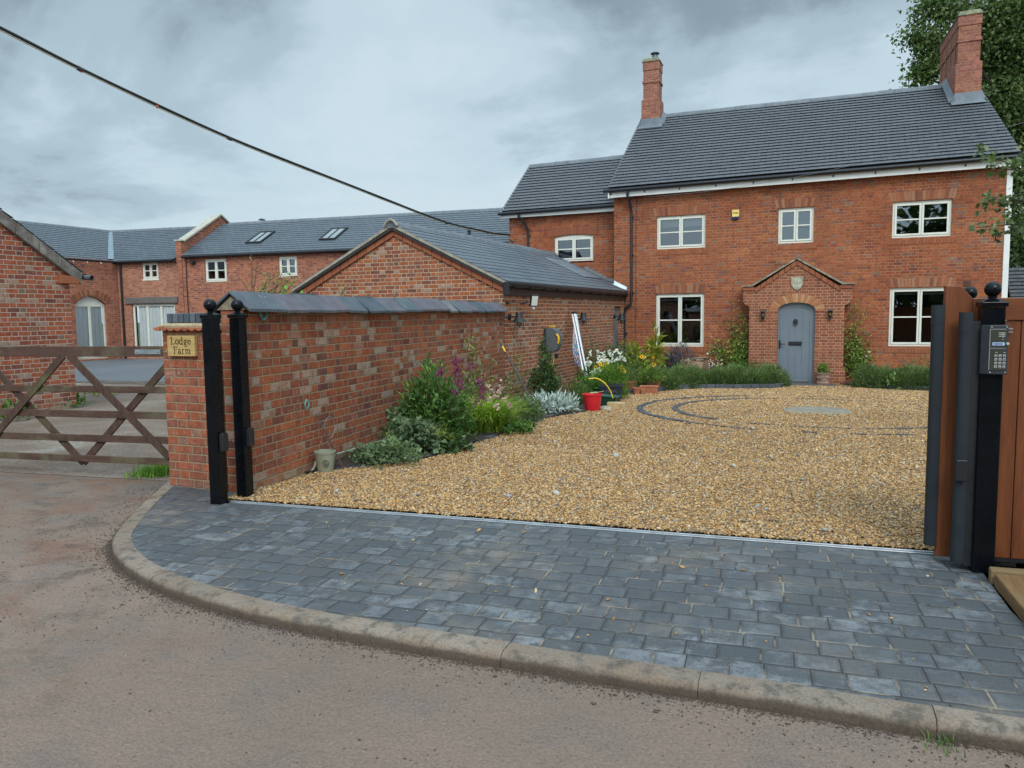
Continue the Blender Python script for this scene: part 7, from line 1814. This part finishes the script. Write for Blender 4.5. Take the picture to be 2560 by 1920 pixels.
    # pink flowers and twiggy climber on the wall
    b = Z(gp(1225, 1075)); b = (b[0]-.5, b[1]+.3, b[2]); t = mound('pink_phlox', 'faded pink flower heads between the penstemon and the tool handle', 'plant', b, .3, .4, .72, 700, .07, .022, G_mid, 20, up=.7, shell=.3)
    r = np.random.default_rng(21); P = []
    for px, py in ((1235, 985), (1250, 975), (1262, 998), (1226, 1002), (1272, 1012), (1258, 965), (1240, 1015), (1228, 970)):
        P += [at(px+r.normal(0, 5), py+r.normal(0, 5), 9.9) for _ in range(9)]
    flowers(t, P, .02, F_pink, 5, 22)
    climber('wall_shrub', 'sparse leafy climbing shrub spread over the garden wall end', [(1190, 1010, 1180, 830), (1190, 1010, 1195, 860), (1240, 1010, 1300, 880), (1250, 1010, 1330, 905), (1225, 1010, 1230, 900), (1260, 1010, 1285, 925), (1270, 1015, 1345, 935), (1200, 1010, 1160, 930)], lambda x, y: onpl(x, y, WA-.16*np.array([WB[1]-WA[1], WA[0]-WB[0], 0])/WL*-1, np.array([-(WB-WA)[1], (WB-WA)[0], 0])/WL), 900, .045, .024, leaf('leaf_climber', [(0, (0.070, 0.114, 0.032)), (.5, (0.158, 0.245, 0.061)), (1, (0.333, 0.403, 0.123))], .5, .3), 23, .055)
    # upright bay
    b = (-5.50, 14.15, zg(0, 14.1)); t = thing('bay_shrub', 'upright glossy dark bay shrub in front of the hose reel', 'shrub', b)
    r = np.random.default_rng(25); P = []; D = []; hh = 1.68; st = MB()
    for k in range(30):
        a = r.uniform(0, 6.28); rr = r.random()**.6*.27; top = hh*(1-.75*rr/.3)*r.uniform(.7, 1.02); x, y = b[0]+rr*math.cos(a), b[1]+rr*math.sin(a); st.tube([(b[0]+rr*.2*math.cos(a), b[1]+rr*.2*math.sin(a), b[2]), (x, y, b[2]+top*.5), (x+.02, y, b[2]+top)], [.010, .007, .003], 5)
        for j in range(75):
            q = r.random()**.8; P.append((b[0]+(x-b[0])*min(1, q*2+.2)+r.normal(0, .035), b[1]+(y-b[1])*min(1, q*2+.2)+r.normal(0, .035), b[2]+.08+q*top)); D.append((r.normal(0, .7), r.normal(0, .7), .75))
    P = np.array(P); D = np.array(D); n = len(P); leaves('foliage', P, D, r.normal(size=(n, 3))+[0, 0, .7], r.uniform(.06, .10, n), r.uniform(.022, .034, n), G_dark, t, None, 26); st.build('stems', M_wood, t, smooth=True)
    b = (-5.35, 14.55, zg(0, 14.5)); mound('dry_shrub', 'brownish half dried shrub right of the bay', 'shrub', (-5.05, 14.6, b[2]), .34, .38, .5, 1500, .045, .02, G_dry, 27, shell=.2, jit=1.2, stems=18)
    mound('feathery_herb', 'feathery green herb in front of the dried shrub', 'plant', Z((-4.72, 14.25)), .24, .24, .42, 1400, .05, .006, G_mid, 28, up=.7, shell=.1, stems=8)
    mound('fuchsia_leaves', 'broad green leafy plant under the foot of the clothes airer', 'plant', Z((-5.1, 15.75)), .36, .36, .46, 800, .085, .05, leaf('leaf_broad', [(0, (0.052, 0.123, 0.025)), (.6, (0.114, 0.245, 0.044)), (1, (0.210, 0.367, 0.088))]), 29, up=.2)
    # white hydrangea heads
    t = mound('hydrangea', 'hydrangea with round creamy heads beside the airer foot', 'shrub', Z((-5.2, 16.6)), .36, .36, .62, 520, .09, .05, G_mid, 30, up=.2, shell=.4)
    r = np.random.default_rng(31); P = []
    for px, py in ((1471, 908), (1482, 934), (1500, 903), (1494, 925)):
        c = at(px, py, 17.0); P += [c+unit(r.normal(size=3))*np.array([.07, .07, .055]) for _ in range(40)]
    flowers(t, P, .026, F_wht, 4, 32, face=(0, -.5, .6))
    t = mound('white_phlox', 'tall phlox with clusters of white flowers near the narrow door', 'plant', Z((-5.4, 18.6)), .62, .55, 1.12, 1700, .085, .026, G_dark, 33, up=.7, shell=.3, stems=16)
    r = np.random.default_rng(34); P = []
    for px, py in ((1494, 880), (1496, 892), (1510, 893), (1524, 880), (1529, 886), (1541, 878), (1548, 884), (1553, 893), (1545, 897), (1520, 900), (1507, 886), (1512, 902), (1536, 902), (1475, 884), (1470, 895), (1560, 900)):
        P += [at(px+r.normal(0, 3.2), py+r.normal(0, 3.2), 18.6) for _ in range(7)]
    flowers(t, P, .034, F_wht, 5, 35, face=(.2, -.8, .4))
    # yellow daisies in the navy planter
    t = mound('yellow_daisies', 'yellow rudbeckia daisies growing in the navy square planter', 'plant', (-4.44, 15.25, zg(0, 15.2)+.38), .34, .30, .42, 1900, .06, .014, leaf('leaf_daisy', [(0, (0.061, 0.140, 0.021)), (.6, (0.149, 0.280, 0.035)), (1, (0.280, 0.438, 0.070))], .55, .3), 36, up=.6, shell=.2, jit=.9)
    P = [at(px, py, 16.6) for px, py in ((1489, 918), (1500, 910), (1505, 919), (1517, 908), (1512, 912), (1534, 929), (1549, 921), (1541, 923), (1556, 926), (1552, 917), (1511, 934), (1530, 917), (1523, 923), (1560, 929))]
    flowers(t, P, .058, F_yel, 12, 37, face=(.25, -.9, .35), wide=.22, cen=.019, cmat=M_cen)
    t = mound('lime_foliage', 'tall lime yellow plant with long drooping leaves near the house corner', 'plant', Z((-5.3, 20.3)), .42, .4, .98, 420, .22, .042, G_yel, 38, up=.45, out=.7, shell=.35, droop=.45, jit=.7, stems=12)
    P = Z((-4.95, 20.9)); mound('x', None, None, (P[0]+.1, P[1], P[2]+.2), .2, .2, 1.2, 170, .22, .045, G_yel, 39, parent=t, up=.6, droop=.45, stems=0)
    mound('blue_shrub', 'dusky blue grey narrow leaved shrub below the left lower window', 'shrub', Z((-4.35, 21.6)), .5, .38, .98, 2200, .12, .012, G_blue, 40, up=.7, shell=.3, stems=10)
    mound('yellow_shrub', 'small yellow green shrub between the blue shrub and the hedge', 'shrub', Z((-4.2, 21.2)), .25, .25, .5, 420, .07, .02, G_yel, 41, up=.5, shell=.3)
    t = mound('orange_daisies', 'orange daisies and green leaves planted in the stacked terracotta troughs', 'plant', Z((-4.2, 17.75), .24), .34, .3, .40, 1300, .05, .022, G_rose, 42, up=.5, shell=.3)
    flowers(t, [at(px, py, 18.3) for px, py in ((1622, 917), (1610, 893), (1633, 893), (1604, 892), (1634, 912))], .055, F_yel, 12, 43, face=(.2, -.9, .3), wide=.24, cen=.02, cmat=M_cen)
    mound('fern', 'light green ferny plant spilling from the broad terracotta pot', 'plant', Z((-4.52, 15.9), .02), .30, .30, .42, 1500, .06, .008, leaf('leaf_fern', [(0, (0.088, 0.175, 0.026)), (.6, (0.193, 0.333, 0.052)), (1, (0.350, 0.490, 0.105))]), 44, up=.3, shell=.2, jit=1.1, droop=.3)
    mound('rosemary', 'dark blue green rosemary bush behind the terracotta pots', 'plant', Z((-4.75, 17.7)), .42, .42, .72, 2400, .055, .006, G_lav, 45, up=.8, shell=.2)
    mound('tall_evergreen', 'small dark evergreen against the wall behind the white phlox', 'shrub', Z((-5.75, 18.0)), .3, .3, 1.35, 1100, .05, .016, G_dark, 46, up=.7, shell=.3)
    # in front of the house wall
    t = mound('white_asters', 'low bush of tiny white flowers against the wall left of the porch', 'plant', Z((-2.85, 21.75)), .34, .3, .52, 800, .05, .012, G_mid, 47, up=.7)
    r = np.random.default_rng(48); flowers(t, [at(px, py, 21.6) for px, py in zip(r.uniform(1770, 1806, 70), r.uniform(898, 930, 70))], .018, F_wht, 5, 49)
    mound('green_shrub', 'plain green shrub behind the hedge beside the porch', 'shrub', Z((-2.35, 21.7)), .5, .35, .62, 1300, .05, .018, G_mid, 50, up=.6)
    mound('leafy_border', 'loose green border plants behind the right lavender hedge', 'plant', Z((2.2, 21.75)), 1.1, .4, .62, 1800, .07, .028, G_mid, 51, up=.4, lumps=.4)
    t = mound('pale_aster', 'pale flowering aster at the right end of the border', 'plant', Z((2.75, 21.9)), .28, .25, .9, 500, .06, .014, G_grey, 52, up=.7)
    r = np.random.default_rng(53); flowers(t, [at(px, py, 21.9) for px, py in zip(r.uniform(2302, 2322, 40), r.uniform(896, 926, 40))], .022, F_wht, 5, 54)
    mound('borage', 'broad pale leaves poking out of the right lavender hedge', 'plant', Z((1.0, 20.75)), .22, .2, .34, 90, .10, .06, leaf('leaf_pale', [(0, (0.123, 0.210, 0.052)), (1, (0.280, 0.385, 0.140))]), 55, up=.2)
    t = mound('red_geranium', 'red flowered geranium growing in the clay urn by the door', 'plant', (-.56, 21.62, -.33+.30), .14, .14, .26, 260, .05, .045, G_rose, 56, up=.4)
    flowers(t, [at(px+r.normal(0, 3.), py+r.normal(0, 2.2), 21.6) for px, py in ((2061, 922), (2079, 919)) for _ in range(14)], .022, F_red, 5, 57)
    t = mound('red_geranium', 'single red geranium at the right end of the left lavender hedge', 'plant', Z((-1.75, 21.2), .3), .12, .12, .26, 90, .05, .04, G_rose, 58, up=.4)
    flowers(t, [at(1904+r.normal(0, 3), 924+r.normal(0, 2), 21.2) for _ in range(14)], .022, F_red, 5, 59)

def grass(name, label, cat, base, n, L, W, mat, seed, spread=.1, arch=.8, lean=(0, 0), parent=None):
    r = np.random.default_rng(seed); t = parent or thing(name, label, cat, base)
    k = 6; V = []; F = []; rv = []
    for i in range(n):
        a = r.uniform(0, 6.28); el = r.uniform(.15, 1.3); l = L*r.uniform(.5, 1.1); d = np.array([math.cos(a), math.sin(a), 0])+np.array([lean[0], lean[1], 0])*r.random(); d = d/np.linalg.norm(d); s = np.array([-d[1], d[0], 0])
        p = np.array(base)+np.array([r.normal(0, spread), r.normal(0, spread), 0]); ang = math.pi/2-el*.35; o = len(V)
        for j in range(k):
            f = j/(k-1); w = W*(1-f**1.6)*.5+.0006; V += [p+s*w, p-s*w]; ang -= arch*(.22+.25*f)*r.uniform(.6, 1.2); st = l/(k-1); p = p+(d*math.cos(ang)+np.array([0, 0, math.sin(ang)]))*st; p[2] = max(p[2], base[2]+.005)
        for j in range(k-1): F.append((o+2*j, o+2*j+1, o+2*j+3, o+2*j+2)); rv.append(r.random() if j == 0 else rv[-1])
    np_mesh('blades', V, F, mat, t, rv); return t
def climber(name, label, stems, proj, n, L, W, mat, seed, off=.1, cat='climber'):
    r = np.random.default_rng(seed); base = proj(stems[0][0], stems[0][1]); t = thing(name, label, cat, tuple(base)); b = MB(); P = []
    for x0, y0, x1, y1 in stems:
        k = 8; pts = []
        for i in range(k+1):
            f = i/k; q = proj(x0+(x1-x0)*f+r.normal(0, 4)*(0 < i), y0+(y1-y0)*f+r.normal(0, 3)*(0 < i)); pts.append(np.array(q)+np.array([r.normal(0, .01), -abs(r.normal(0, .02)), 0]))
        b.tube([tuple(p) for p in pts], [.009-.006*i/k for i in range(k+1)], 5)
        m_ = max(6, int(n/len(stems)))
        for _ in range(m_):
            f = r.random()**.8*k; i = min(k-1, int(f)); P.append(pts[i]+(pts[i+1]-pts[i])*(f-i)+r.normal(0, 1, 3)*off*np.array([1, .6, 1]))
    P = np.array(P); n = len(P); D = r.normal(size=(n, 3))+np.array([.1, -.4, -.1]); U = r.normal(size=(n, 3))*.5+np.array([.15, -.7, .6])
    leaves('foliage', P, D, U, L*np.exp(r.normal(0, .25, n)), W*np.exp(r.normal(0, .25, n)), mat, t, None, seed); b.build('stems', M_wood, t, smooth=True); return t
bed_plants()

def hedge(name, label, path, w, h, n, seed, mat=None, cat='hedge', L=.10, W=.009, group=None):
    r = np.random.default_rng(seed); Q = ring_arc([np.array(p, float) for p in path], 6); t = thing(name, label, cat, Z(Q[0]), group); mat = mat or G_lav; n = int(n*1.6)
    seg = np.array([np.linalg.norm(b-a) for a, b in zip(Q, Q[1:])]); cum = np.r_[0, np.cumsum(seg)]; s = r.random(n)*cum[-1]; i = np.clip(np.searchsorted(cum, s)-1, 0, len(seg)-1); f = (s-cum[i])/seg[i]
    A = np.array(Q); C = A[i]*(1-f[:, None])+A[i+1]*f[:, None]; d = unit(A[i+1]-A[i]); nn = np.stack([-d[:, 1], d[:, 0]], 1)
    bump = 1+.13*np.sin(s*5.1+1)+.10*np.sin(s*12.3)+.06*np.sin(s*23); ed = np.minimum(1, np.minimum(s, cum[-1]-s)/.25+.45)
    a = r.uniform(-.15, math.pi+.15, n); q = r.random(n)**.35
    x = np.cos(a)*w/2*q*bump*ed; z = np.sin(a)*h*q*bump*ed
    P = np.column_stack([C+nn*x[:, None], np.array([zg(0, y) for y in C[:, 1]])+.05+np.maximum(0, z)])
    D = np.column_stack([nn*np.cos(a)[:, None]*.7, np.sin(a)*.6+.5])+r.normal(size=(n, 3))*.45; U = r.normal(size=(n, 3))
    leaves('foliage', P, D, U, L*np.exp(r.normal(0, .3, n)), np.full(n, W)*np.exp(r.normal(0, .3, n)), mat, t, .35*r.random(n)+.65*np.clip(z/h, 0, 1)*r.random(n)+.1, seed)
    b = MB()
    for k in range(40):
        j = r.integers(0, len(Q)); p = Q[j]; b.tube([(p[0], p[1], zg(0, p[1])), (p[0]+r.normal(0, w*.3), p[1]+r.normal(0, w*.3), zg(0, p[1])+h*.8)], [.008, .003], 4)
    b.build('stems', M_wood, t); return t
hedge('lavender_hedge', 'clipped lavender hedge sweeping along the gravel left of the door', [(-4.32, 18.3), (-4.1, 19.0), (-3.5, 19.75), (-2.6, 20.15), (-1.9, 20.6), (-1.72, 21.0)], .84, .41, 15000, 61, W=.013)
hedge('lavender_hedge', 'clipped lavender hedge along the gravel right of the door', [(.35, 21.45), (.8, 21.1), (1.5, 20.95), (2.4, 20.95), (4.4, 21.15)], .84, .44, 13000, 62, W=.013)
def roses():
    pj = lambda x, y: ony(x, y, HY-.10)
    climber('climbing_rose', 'climbing rose on the brickwork left of the porch', [(1862, 930, 1866, 770), (1860, 930, 1850, 800), (1862, 930, 1830, 815), (1850, 930, 1800, 862), (1855, 930, 1785, 870), (1862, 930, 1842, 850), (1866, 930, 1868, 850), (1860, 930, 1835, 890)], pj, 2600, .055, .034, G_rose, 63, .16)
    t = climber('climbing_rose', 'thinner climbing rose on the brickwork right of the porch', [(2125, 930, 2140, 765), (2125, 930, 2130, 810), (2130, 930, 2150, 835), (2128, 930, 2160, 870), (2125, 930, 2168, 890), (2128, 930, 2122, 850)], pj, 1500, .055, .034, G_rose, 64, .13)
    r = np.random.default_rng(65); flowers(t, [pj(x, y)+np.array([0, -.05, 0]) for x, y in ((2150, 896), (2158, 893), (2166, 890), (2172, 880), (1770, 884)) for _ in range(3)], .035, F_wht, 6, 66)
roses()
def twigs():
    b = (-7.1, 10.6, -.05); t = thing('dead_shrub', 'bare twiggy shrub with a few leaves rising behind the garden wall', 'shrub', b); k = MB(); r = np.random.default_rng(71); P = []
    pj = lambda x, y: at(x, y, 12.2)
    for x0, y0, x1, y1, c in ((630, 740, 628, 632, 1), (630, 740, 590, 677, 1), (632, 740, 645, 650, 1), (640, 740, 690, 690, 6), (650, 740, 720, 700, 8), (660, 740, 668, 685, 8), (680, 740, 705, 680, 8), (690, 742, 730, 690, 6), (700, 742, 745, 700, 5), (640, 740, 625, 700, 1), (850, 745, 868, 710, 4), (985, 745, 995, 722, 0)):
        q = [pj(x0+(x1-x0)*f+r.normal(0, 2), y0+(y1-y0)*f+r.normal(0, 2)) for f in (0, .25, .5, .75, 1)]; k.tube([tuple(b)]+[tuple(v) for v in q] if x0 < 800 else [(q[0][0], q[0][1], 0)]+[tuple(v) for v in q], [.012, .010, .009, .007, .005, .003], 5)
        for _ in range(c*9): f = r.random()*4; i = min(3, int(f)); P.append(q[i]+(q[i+1]-q[i])*(f-i)+r.normal(0, .035, 3))
    k.build('stems', M_wood, t, smooth=True); P = np.array(P); n = len(P)
    leaves('foliage', P, r.normal(size=(n, 3))+[0, 0, .5], r.normal(size=(n, 3)), r.uniform(.03, .07, n), r.uniform(.01, .022, n), leaf('leaf_tired', [(0, (0.175, 0.175, 0.052)), (.6, (0.298, 0.333, 0.105)), (1, (0.525, 0.455, 0.245))]), t, None, 72)
    c = at(728, 727, 12.0); mound('bright_weed', 'bright green weed leaves just above the wall coping', 'plant', (float(c[0]), float(c[1]), 1.0), .3, .3, 1.08, 200, .09, .06, leaf('leaf_bright', [(0, (0.105, 0.298, 0.035)), (1, (0.245, 0.525, 0.088))]), 73, stems=6)
twigs()
def tufts():
    k = 0
    for px, py, n, L in ((395, 1190, 160, .20), (372, 1188, 120, .16), (345, 1192, 70, .10), (410, 1178, 110, .20)):
        p = onz(px, py, -.068)
        if k == 0: t = thing('grass_tuft', 'fresh green grass tuft at the foot of the gate pillar', 'grass tuft', tuple(p))
        grass('x', None, None, tuple(p), n, L, .006, leaf('leaf_grass', [(0, (0.070, 0.175, 0.021)), (.6, (0.158, 0.333, 0.035)), (1, (0.298, 0.473, 0.088))]), 80+k, .07, .5, parent=t); k += 1
    for k, (px, py, lab) in enumerate(((165, 1018, 'broad leaved weed growing by the corner of the brick shed'), (20, 1010, 'grassy weeds at the foot of the brick shed near the left edge'), (30, 1050, 'dark weeds in the yard grit behind the timber gate'))):
        p = onz(px, py, -.062); mound('weed', lab, 'weed', (float(p[0]), float(p[1]), float(p[2])), .35, .3, .26, 160, .12, .04, G_mid, 85+k, stems=2, up=.5)
    p = onz(250, 990, -.06); mound('weed', 'small yellowish weed patch on the edge of the yard tarmac', 'weed', tuple(float(v) for v in p), .5, .25, .10, 200, .06, .02, G_yel, 89, stems=0)
    p = onz(2310*1.0, 1840, -.068); grass('grass_tuft', 'tiny grass sprouts growing from the foot of the kerb', 'grass tuft', tuple(onz(2365, 1862, -.066)), 60, .05, .004, G_mid, 90, .05, .4)
tufts()

# ------------------------------------------------------------------ trees
def tree(name, label, base, trunk_r, limbs, crowns, n, L, W, mat, seed, cl=(40, .45), group=None, cat='tree', hang=0.0):
    """trunk and limbs reach the clumps; leaves sit in many small clusters so the outline stays broken"""
    r = np.random.default_rng(seed); t = thing(name, label, cat, base, group); b = MB()
    top = np.array(limbs); bb = np.array(base, float)
    b.tube([tuple(bb+(top-bb)*f+np.array([.12*math.sin(f*5), .1*math.cos(f*4), 0])) for f in (0, .2, .4, .6, .8, 1)], [trunk_r*(1-.75*f) for f in (0, .2, .4, .6, .8, 1)], 9)
    tot = sum(c[2] for c in crowns); P = []; D = []
    for c, rad, wgt in crowns:
        c = np.array(c, float); rad = np.array(rad, float); m_ = max(3, int(n*wgt/tot/cl[0]))
        st = bb+(top-bb)*r.uniform(.35, .9)
        if wgt < 1 and len(crowns) > 5: st = np.array(min((k for k in crowns if k[2] >= 2), key=lambda k: np.linalg.norm(np.array(k[0])-c))[0])
        mid = (st+c)/2+np.array([0, 1.2, .5])+r.normal(0, .4, 3); b.tube([tuple(st), tuple(mid), tuple(c)], [trunk_r*.2, trunk_r*.1, trunk_r*.04], 6)
        q, d = ell_points(r, m_, c, rad, .35, -1.0, .25)
        for p, dd in zip(q, d):
            if r.random() < .12: b.tube([tuple(c+(p-c)*.15), tuple(c+(p-c)*.6+np.array([0, 0, .1])), tuple(p)], [trunk_r*.07, trunk_r*.04, .006], 4)
            m2 = int(cl[0]*r.uniform(.6, 1.4)); sp = cl[1]*r.uniform(.6, 1.3); P.append(p+r.normal(0, 1, (m2, 3))*sp*np.array([1, 1, .7])-np.array([0, 0, hang])*abs(r.normal(0, 1, (m2, 1)))); D.append(np.repeat(dd[None], m2, 0))
    P = np.concatenate(P); D = np.concatenate(D); n = len(P); D = D*.5+r.normal(size=(n, 3))*.7+np.array([0, 0, -.25]); U = r.normal(size=(n, 3))*.6+np.array([0, 0, .8])
    leaves('crown', P, D, U, L*np.exp(r.normal(0, .2, n)), W*np.exp(r.normal(0, .2, n)), mat, t, None, seed, droop=.2, fold=.2)
    b.build('trunk', plain('bark', (.045, .037, .03), .95, .35, 14, .8), t, smooth=True); return t
G_tree = leaf('leaf_lime_tree', [(0, (.05, .085, .03)), (.4, (.09, .145, .045)), (.8, (.15, .20, .07)), (1, (.22, .25, .11))], .45, .35)
def trees():
    T = 31.0; cr = []
    for px, py, t_, rad, w in ((2520, 130, 32.5, (1.0, 1.4, 2.0), 5), (2520, 330, 32.5, (1.4, 1.4, 2.2), 6), (2560, 120, 32, (2.4, 2.4, 3.2), 9), (2640, 330, 32, (2.2, 2.6, 3.2), 7), (2600, -120, 33, (3.2, 2.6, 2.6), 7), (2500, 40, 31.5, (.9, 1.2, 1.5), 3), (2500, 250, 31.5, (.9, 1.2, 1.6), 3), (2330, 90, 31, (.42, .6, .42), .5), (2352, 115, 31, (.35, .5, .4), .5), (2300, 88, 31, (.3, .4, .22), .5), (2318, 20, 31, (.30, .4, .35), .55), (2350, 8, 31, (.42, .5, .35), .5), (2345, 160, 31, (.25, .4, .42), .5), (2385, 20, 31, (.42, .6, .5), .6), (2372, 130, 31.6, (.3, .5, .6), .5),
                               (2318, 168, 31, (.32, .4, .34), .55), (2298, 195, 31, (.18, .3, .22), .3), (2326, 150, 31, (.2, .3, .22), .3), (2530, 420, 32, (1.2, 1.2, 1.4), 3), (2570, 560, 32, (1.5, 1.5, 1.6), 3.5), (2540, 640, 33, (.9, 1.2, 1.0), 2)):
        cr.append((tuple(at(px, py, t_)), rad, w))
    tree('lime_tree', 'tall dark leafy tree rising behind the right chimney', (11.6, 31.5, -.5), .42, (11.5, 31.5, 13.5), cr, 46000, .16, .12, G_tree, 101, (30, .33), hang=.10)
    # young maple standing right of the frame; two of its branches reach into the picture
    G_map = leaf('leaf_maple', [(0, (.045, .08, .025)), (.5, (.085, .135, .042)), (.85, (.14, .19, .075)), (1, (.26, .24, .11))], .4, .25)
    t = thing('maple_tree', 'leafy maple branches hanging in front of the white corner board of the house', 'tree', (4.9, 8.6, -.1)); r = np.random.default_rng(103); b = MB(); P = []
    b.tube([(4.9, 8.6, -.1), (4.85, 8.55, 1.5), (4.7, 8.5, 3.2), (4.6, 8.5, 5.0)], [.10, .085, .06, .03], 9); k2 = 9.4
    for br in (((2760, 470), (2640, 440), (2560, 425), (2500, 400), (2450, 380)), ((2700, 455), (2600, 440), (2540, 425), (2490, 420)), ((2720, 520), (2600, 510), (2540, 500), (2500, 490), (2470, 503)), ((2740, 545), (2620, 530), (2540, 512), (2500, 508), (2465, 500)), ((2740, 590), (2620, 570), (2540, 560), (2480, 565), (2440, 570)), ((2700, 560), (2600, 575), (2540, 570), (2492, 585)), ((2760, 430), (2640, 400), (2575, 395)), ((2760, 640), (2640, 560), (2560, 545), (2510, 535)), ((2760, 380), (2660, 400), (2590, 380), (2545, 400)), ((2760, 500), (2640, 480), (2570, 470))):
        q = [at(x, y, k2+r.normal(0, .1)) for x, y in br]; b.tube([(4.75, 8.5, 3.0)]+[tuple(v) for v in q], [.03]+[.016-.013*i/(len(q)-1) for i in range(len(q))], 6)
        for i in range(len(q)-1):
            m_ = 16 if br[i][0] > 2560 else 17
            for _ in range(m_): f = r.random(); P.append(q[i]+(q[i+1]-q[i])*f+r.normal(0, .05, 3))
        for _ in range(7): P.append(q[-1]+r.normal(0, .035, 3))
    P = np.array(P); n = len(P)
    # lobed leaf: five points
    D = unit(r.normal(size=(n, 3))*.7+np.array([-.5, -.2, -.35])); U = unit(r.normal(size=(n, 3))*.45+np.array([-.1, -.55, .75])); S = unit(np.cross(D, U)); U = np.cross(S, D); L = .058*np.exp(r.normal(0, .3, n))
    sh = np.array([(0, 0), (-.42, .12), (-.30, .42), (-.55, .72), (-.18, .66), (0, 1.0), (.18, .66), (.55, .72), (.30, .42), (.42, .12)])
    V = P[:, None]+S[:, None]*(sh[:, 0][None, :, None]*L[:, None, None])+D[:, None]*(sh[:, 1][None, :, None]*L[:, None, None])+U[:, None]*((np.abs(sh[:, 0])*.35-sh[:, 1]**2*.22)[None, :, None]*L[:, None, None])
    tri = np.array([(0, 1, 2), (0, 2, 4), (2, 3, 4), (0, 4, 5), (0, 5, 6), (0, 6, 8), (6, 7, 8), (0, 8, 9)]); F = tri[None]+(np.arange(n)*10)[:, None, None]
    np_mesh('foliage', V.reshape(-1, 3), F.reshape(-1, 3), G_map, t, np.repeat(r.random(n), 8)); b.build('trunk', plain('bark', (0, 0, 0)), t, smooth=True)
    # trees and hedge across the lane, behind the camera, which the windows mirror
    tree('roadside_tree', 'large dark tree across the lane behind the viewpoint', (9, -13, 0), .4, (9, -13, 8), [((9, -13, 7), (5.5, 3, 4.5), 5), ((14, -13, 6), (4, 3, 4.5), 4), ((6.0, -13, 4), (4, 2.5, 3.5), 3)], 5200, .7, .55, G_tree, 105, (26, .9))
    h = MB(); r2 = np.random.default_rng(106); hp = np.column_stack([r2.uniform(-22, 18, 9000), r2.normal(-12, .7, 9000), r2.random(9000)**.7*3.6]); n = len(hp)
    o = leaves('roadside_hedge', hp, r2.normal(size=(n, 3)), r2.normal(size=(n, 3)), r2.uniform(.3, .5, n), r2.uniform(.2, .35, n), G_tree, None, None, 107); tag(o, 'tall hedge across the lane behind the viewpoint', 'hedge')
    # slated shed beyond the house on the right
    t = thing('slate_shed', 'low shed with dark slate roof beyond the right corner of the farmhouse', 'shed', (7, 27, -.3)); b = MB(); b.box(4.6, 11, 26.2, 30, -.5, 1.35); b.build('wall', M_wing, t)
    make_roof(t, [((4.4, 26.0, 1.25), (11.2, 26.0, 1.25), (11.2, 28.2, 2.85), (4.4, 28.2, 2.85)), ((11.2, 30.4, 1.25), (4.4, 30.4, 1.25), (4.4, 28.2, 2.85), (11.2, 28.2, 2.85))], slate('roof_tile_dark', (.035, .036, .042), (.06, .06, .068), L=.25, h=.2, rough=.6), lip=.03, gauge=.2, seed=71)
trees()
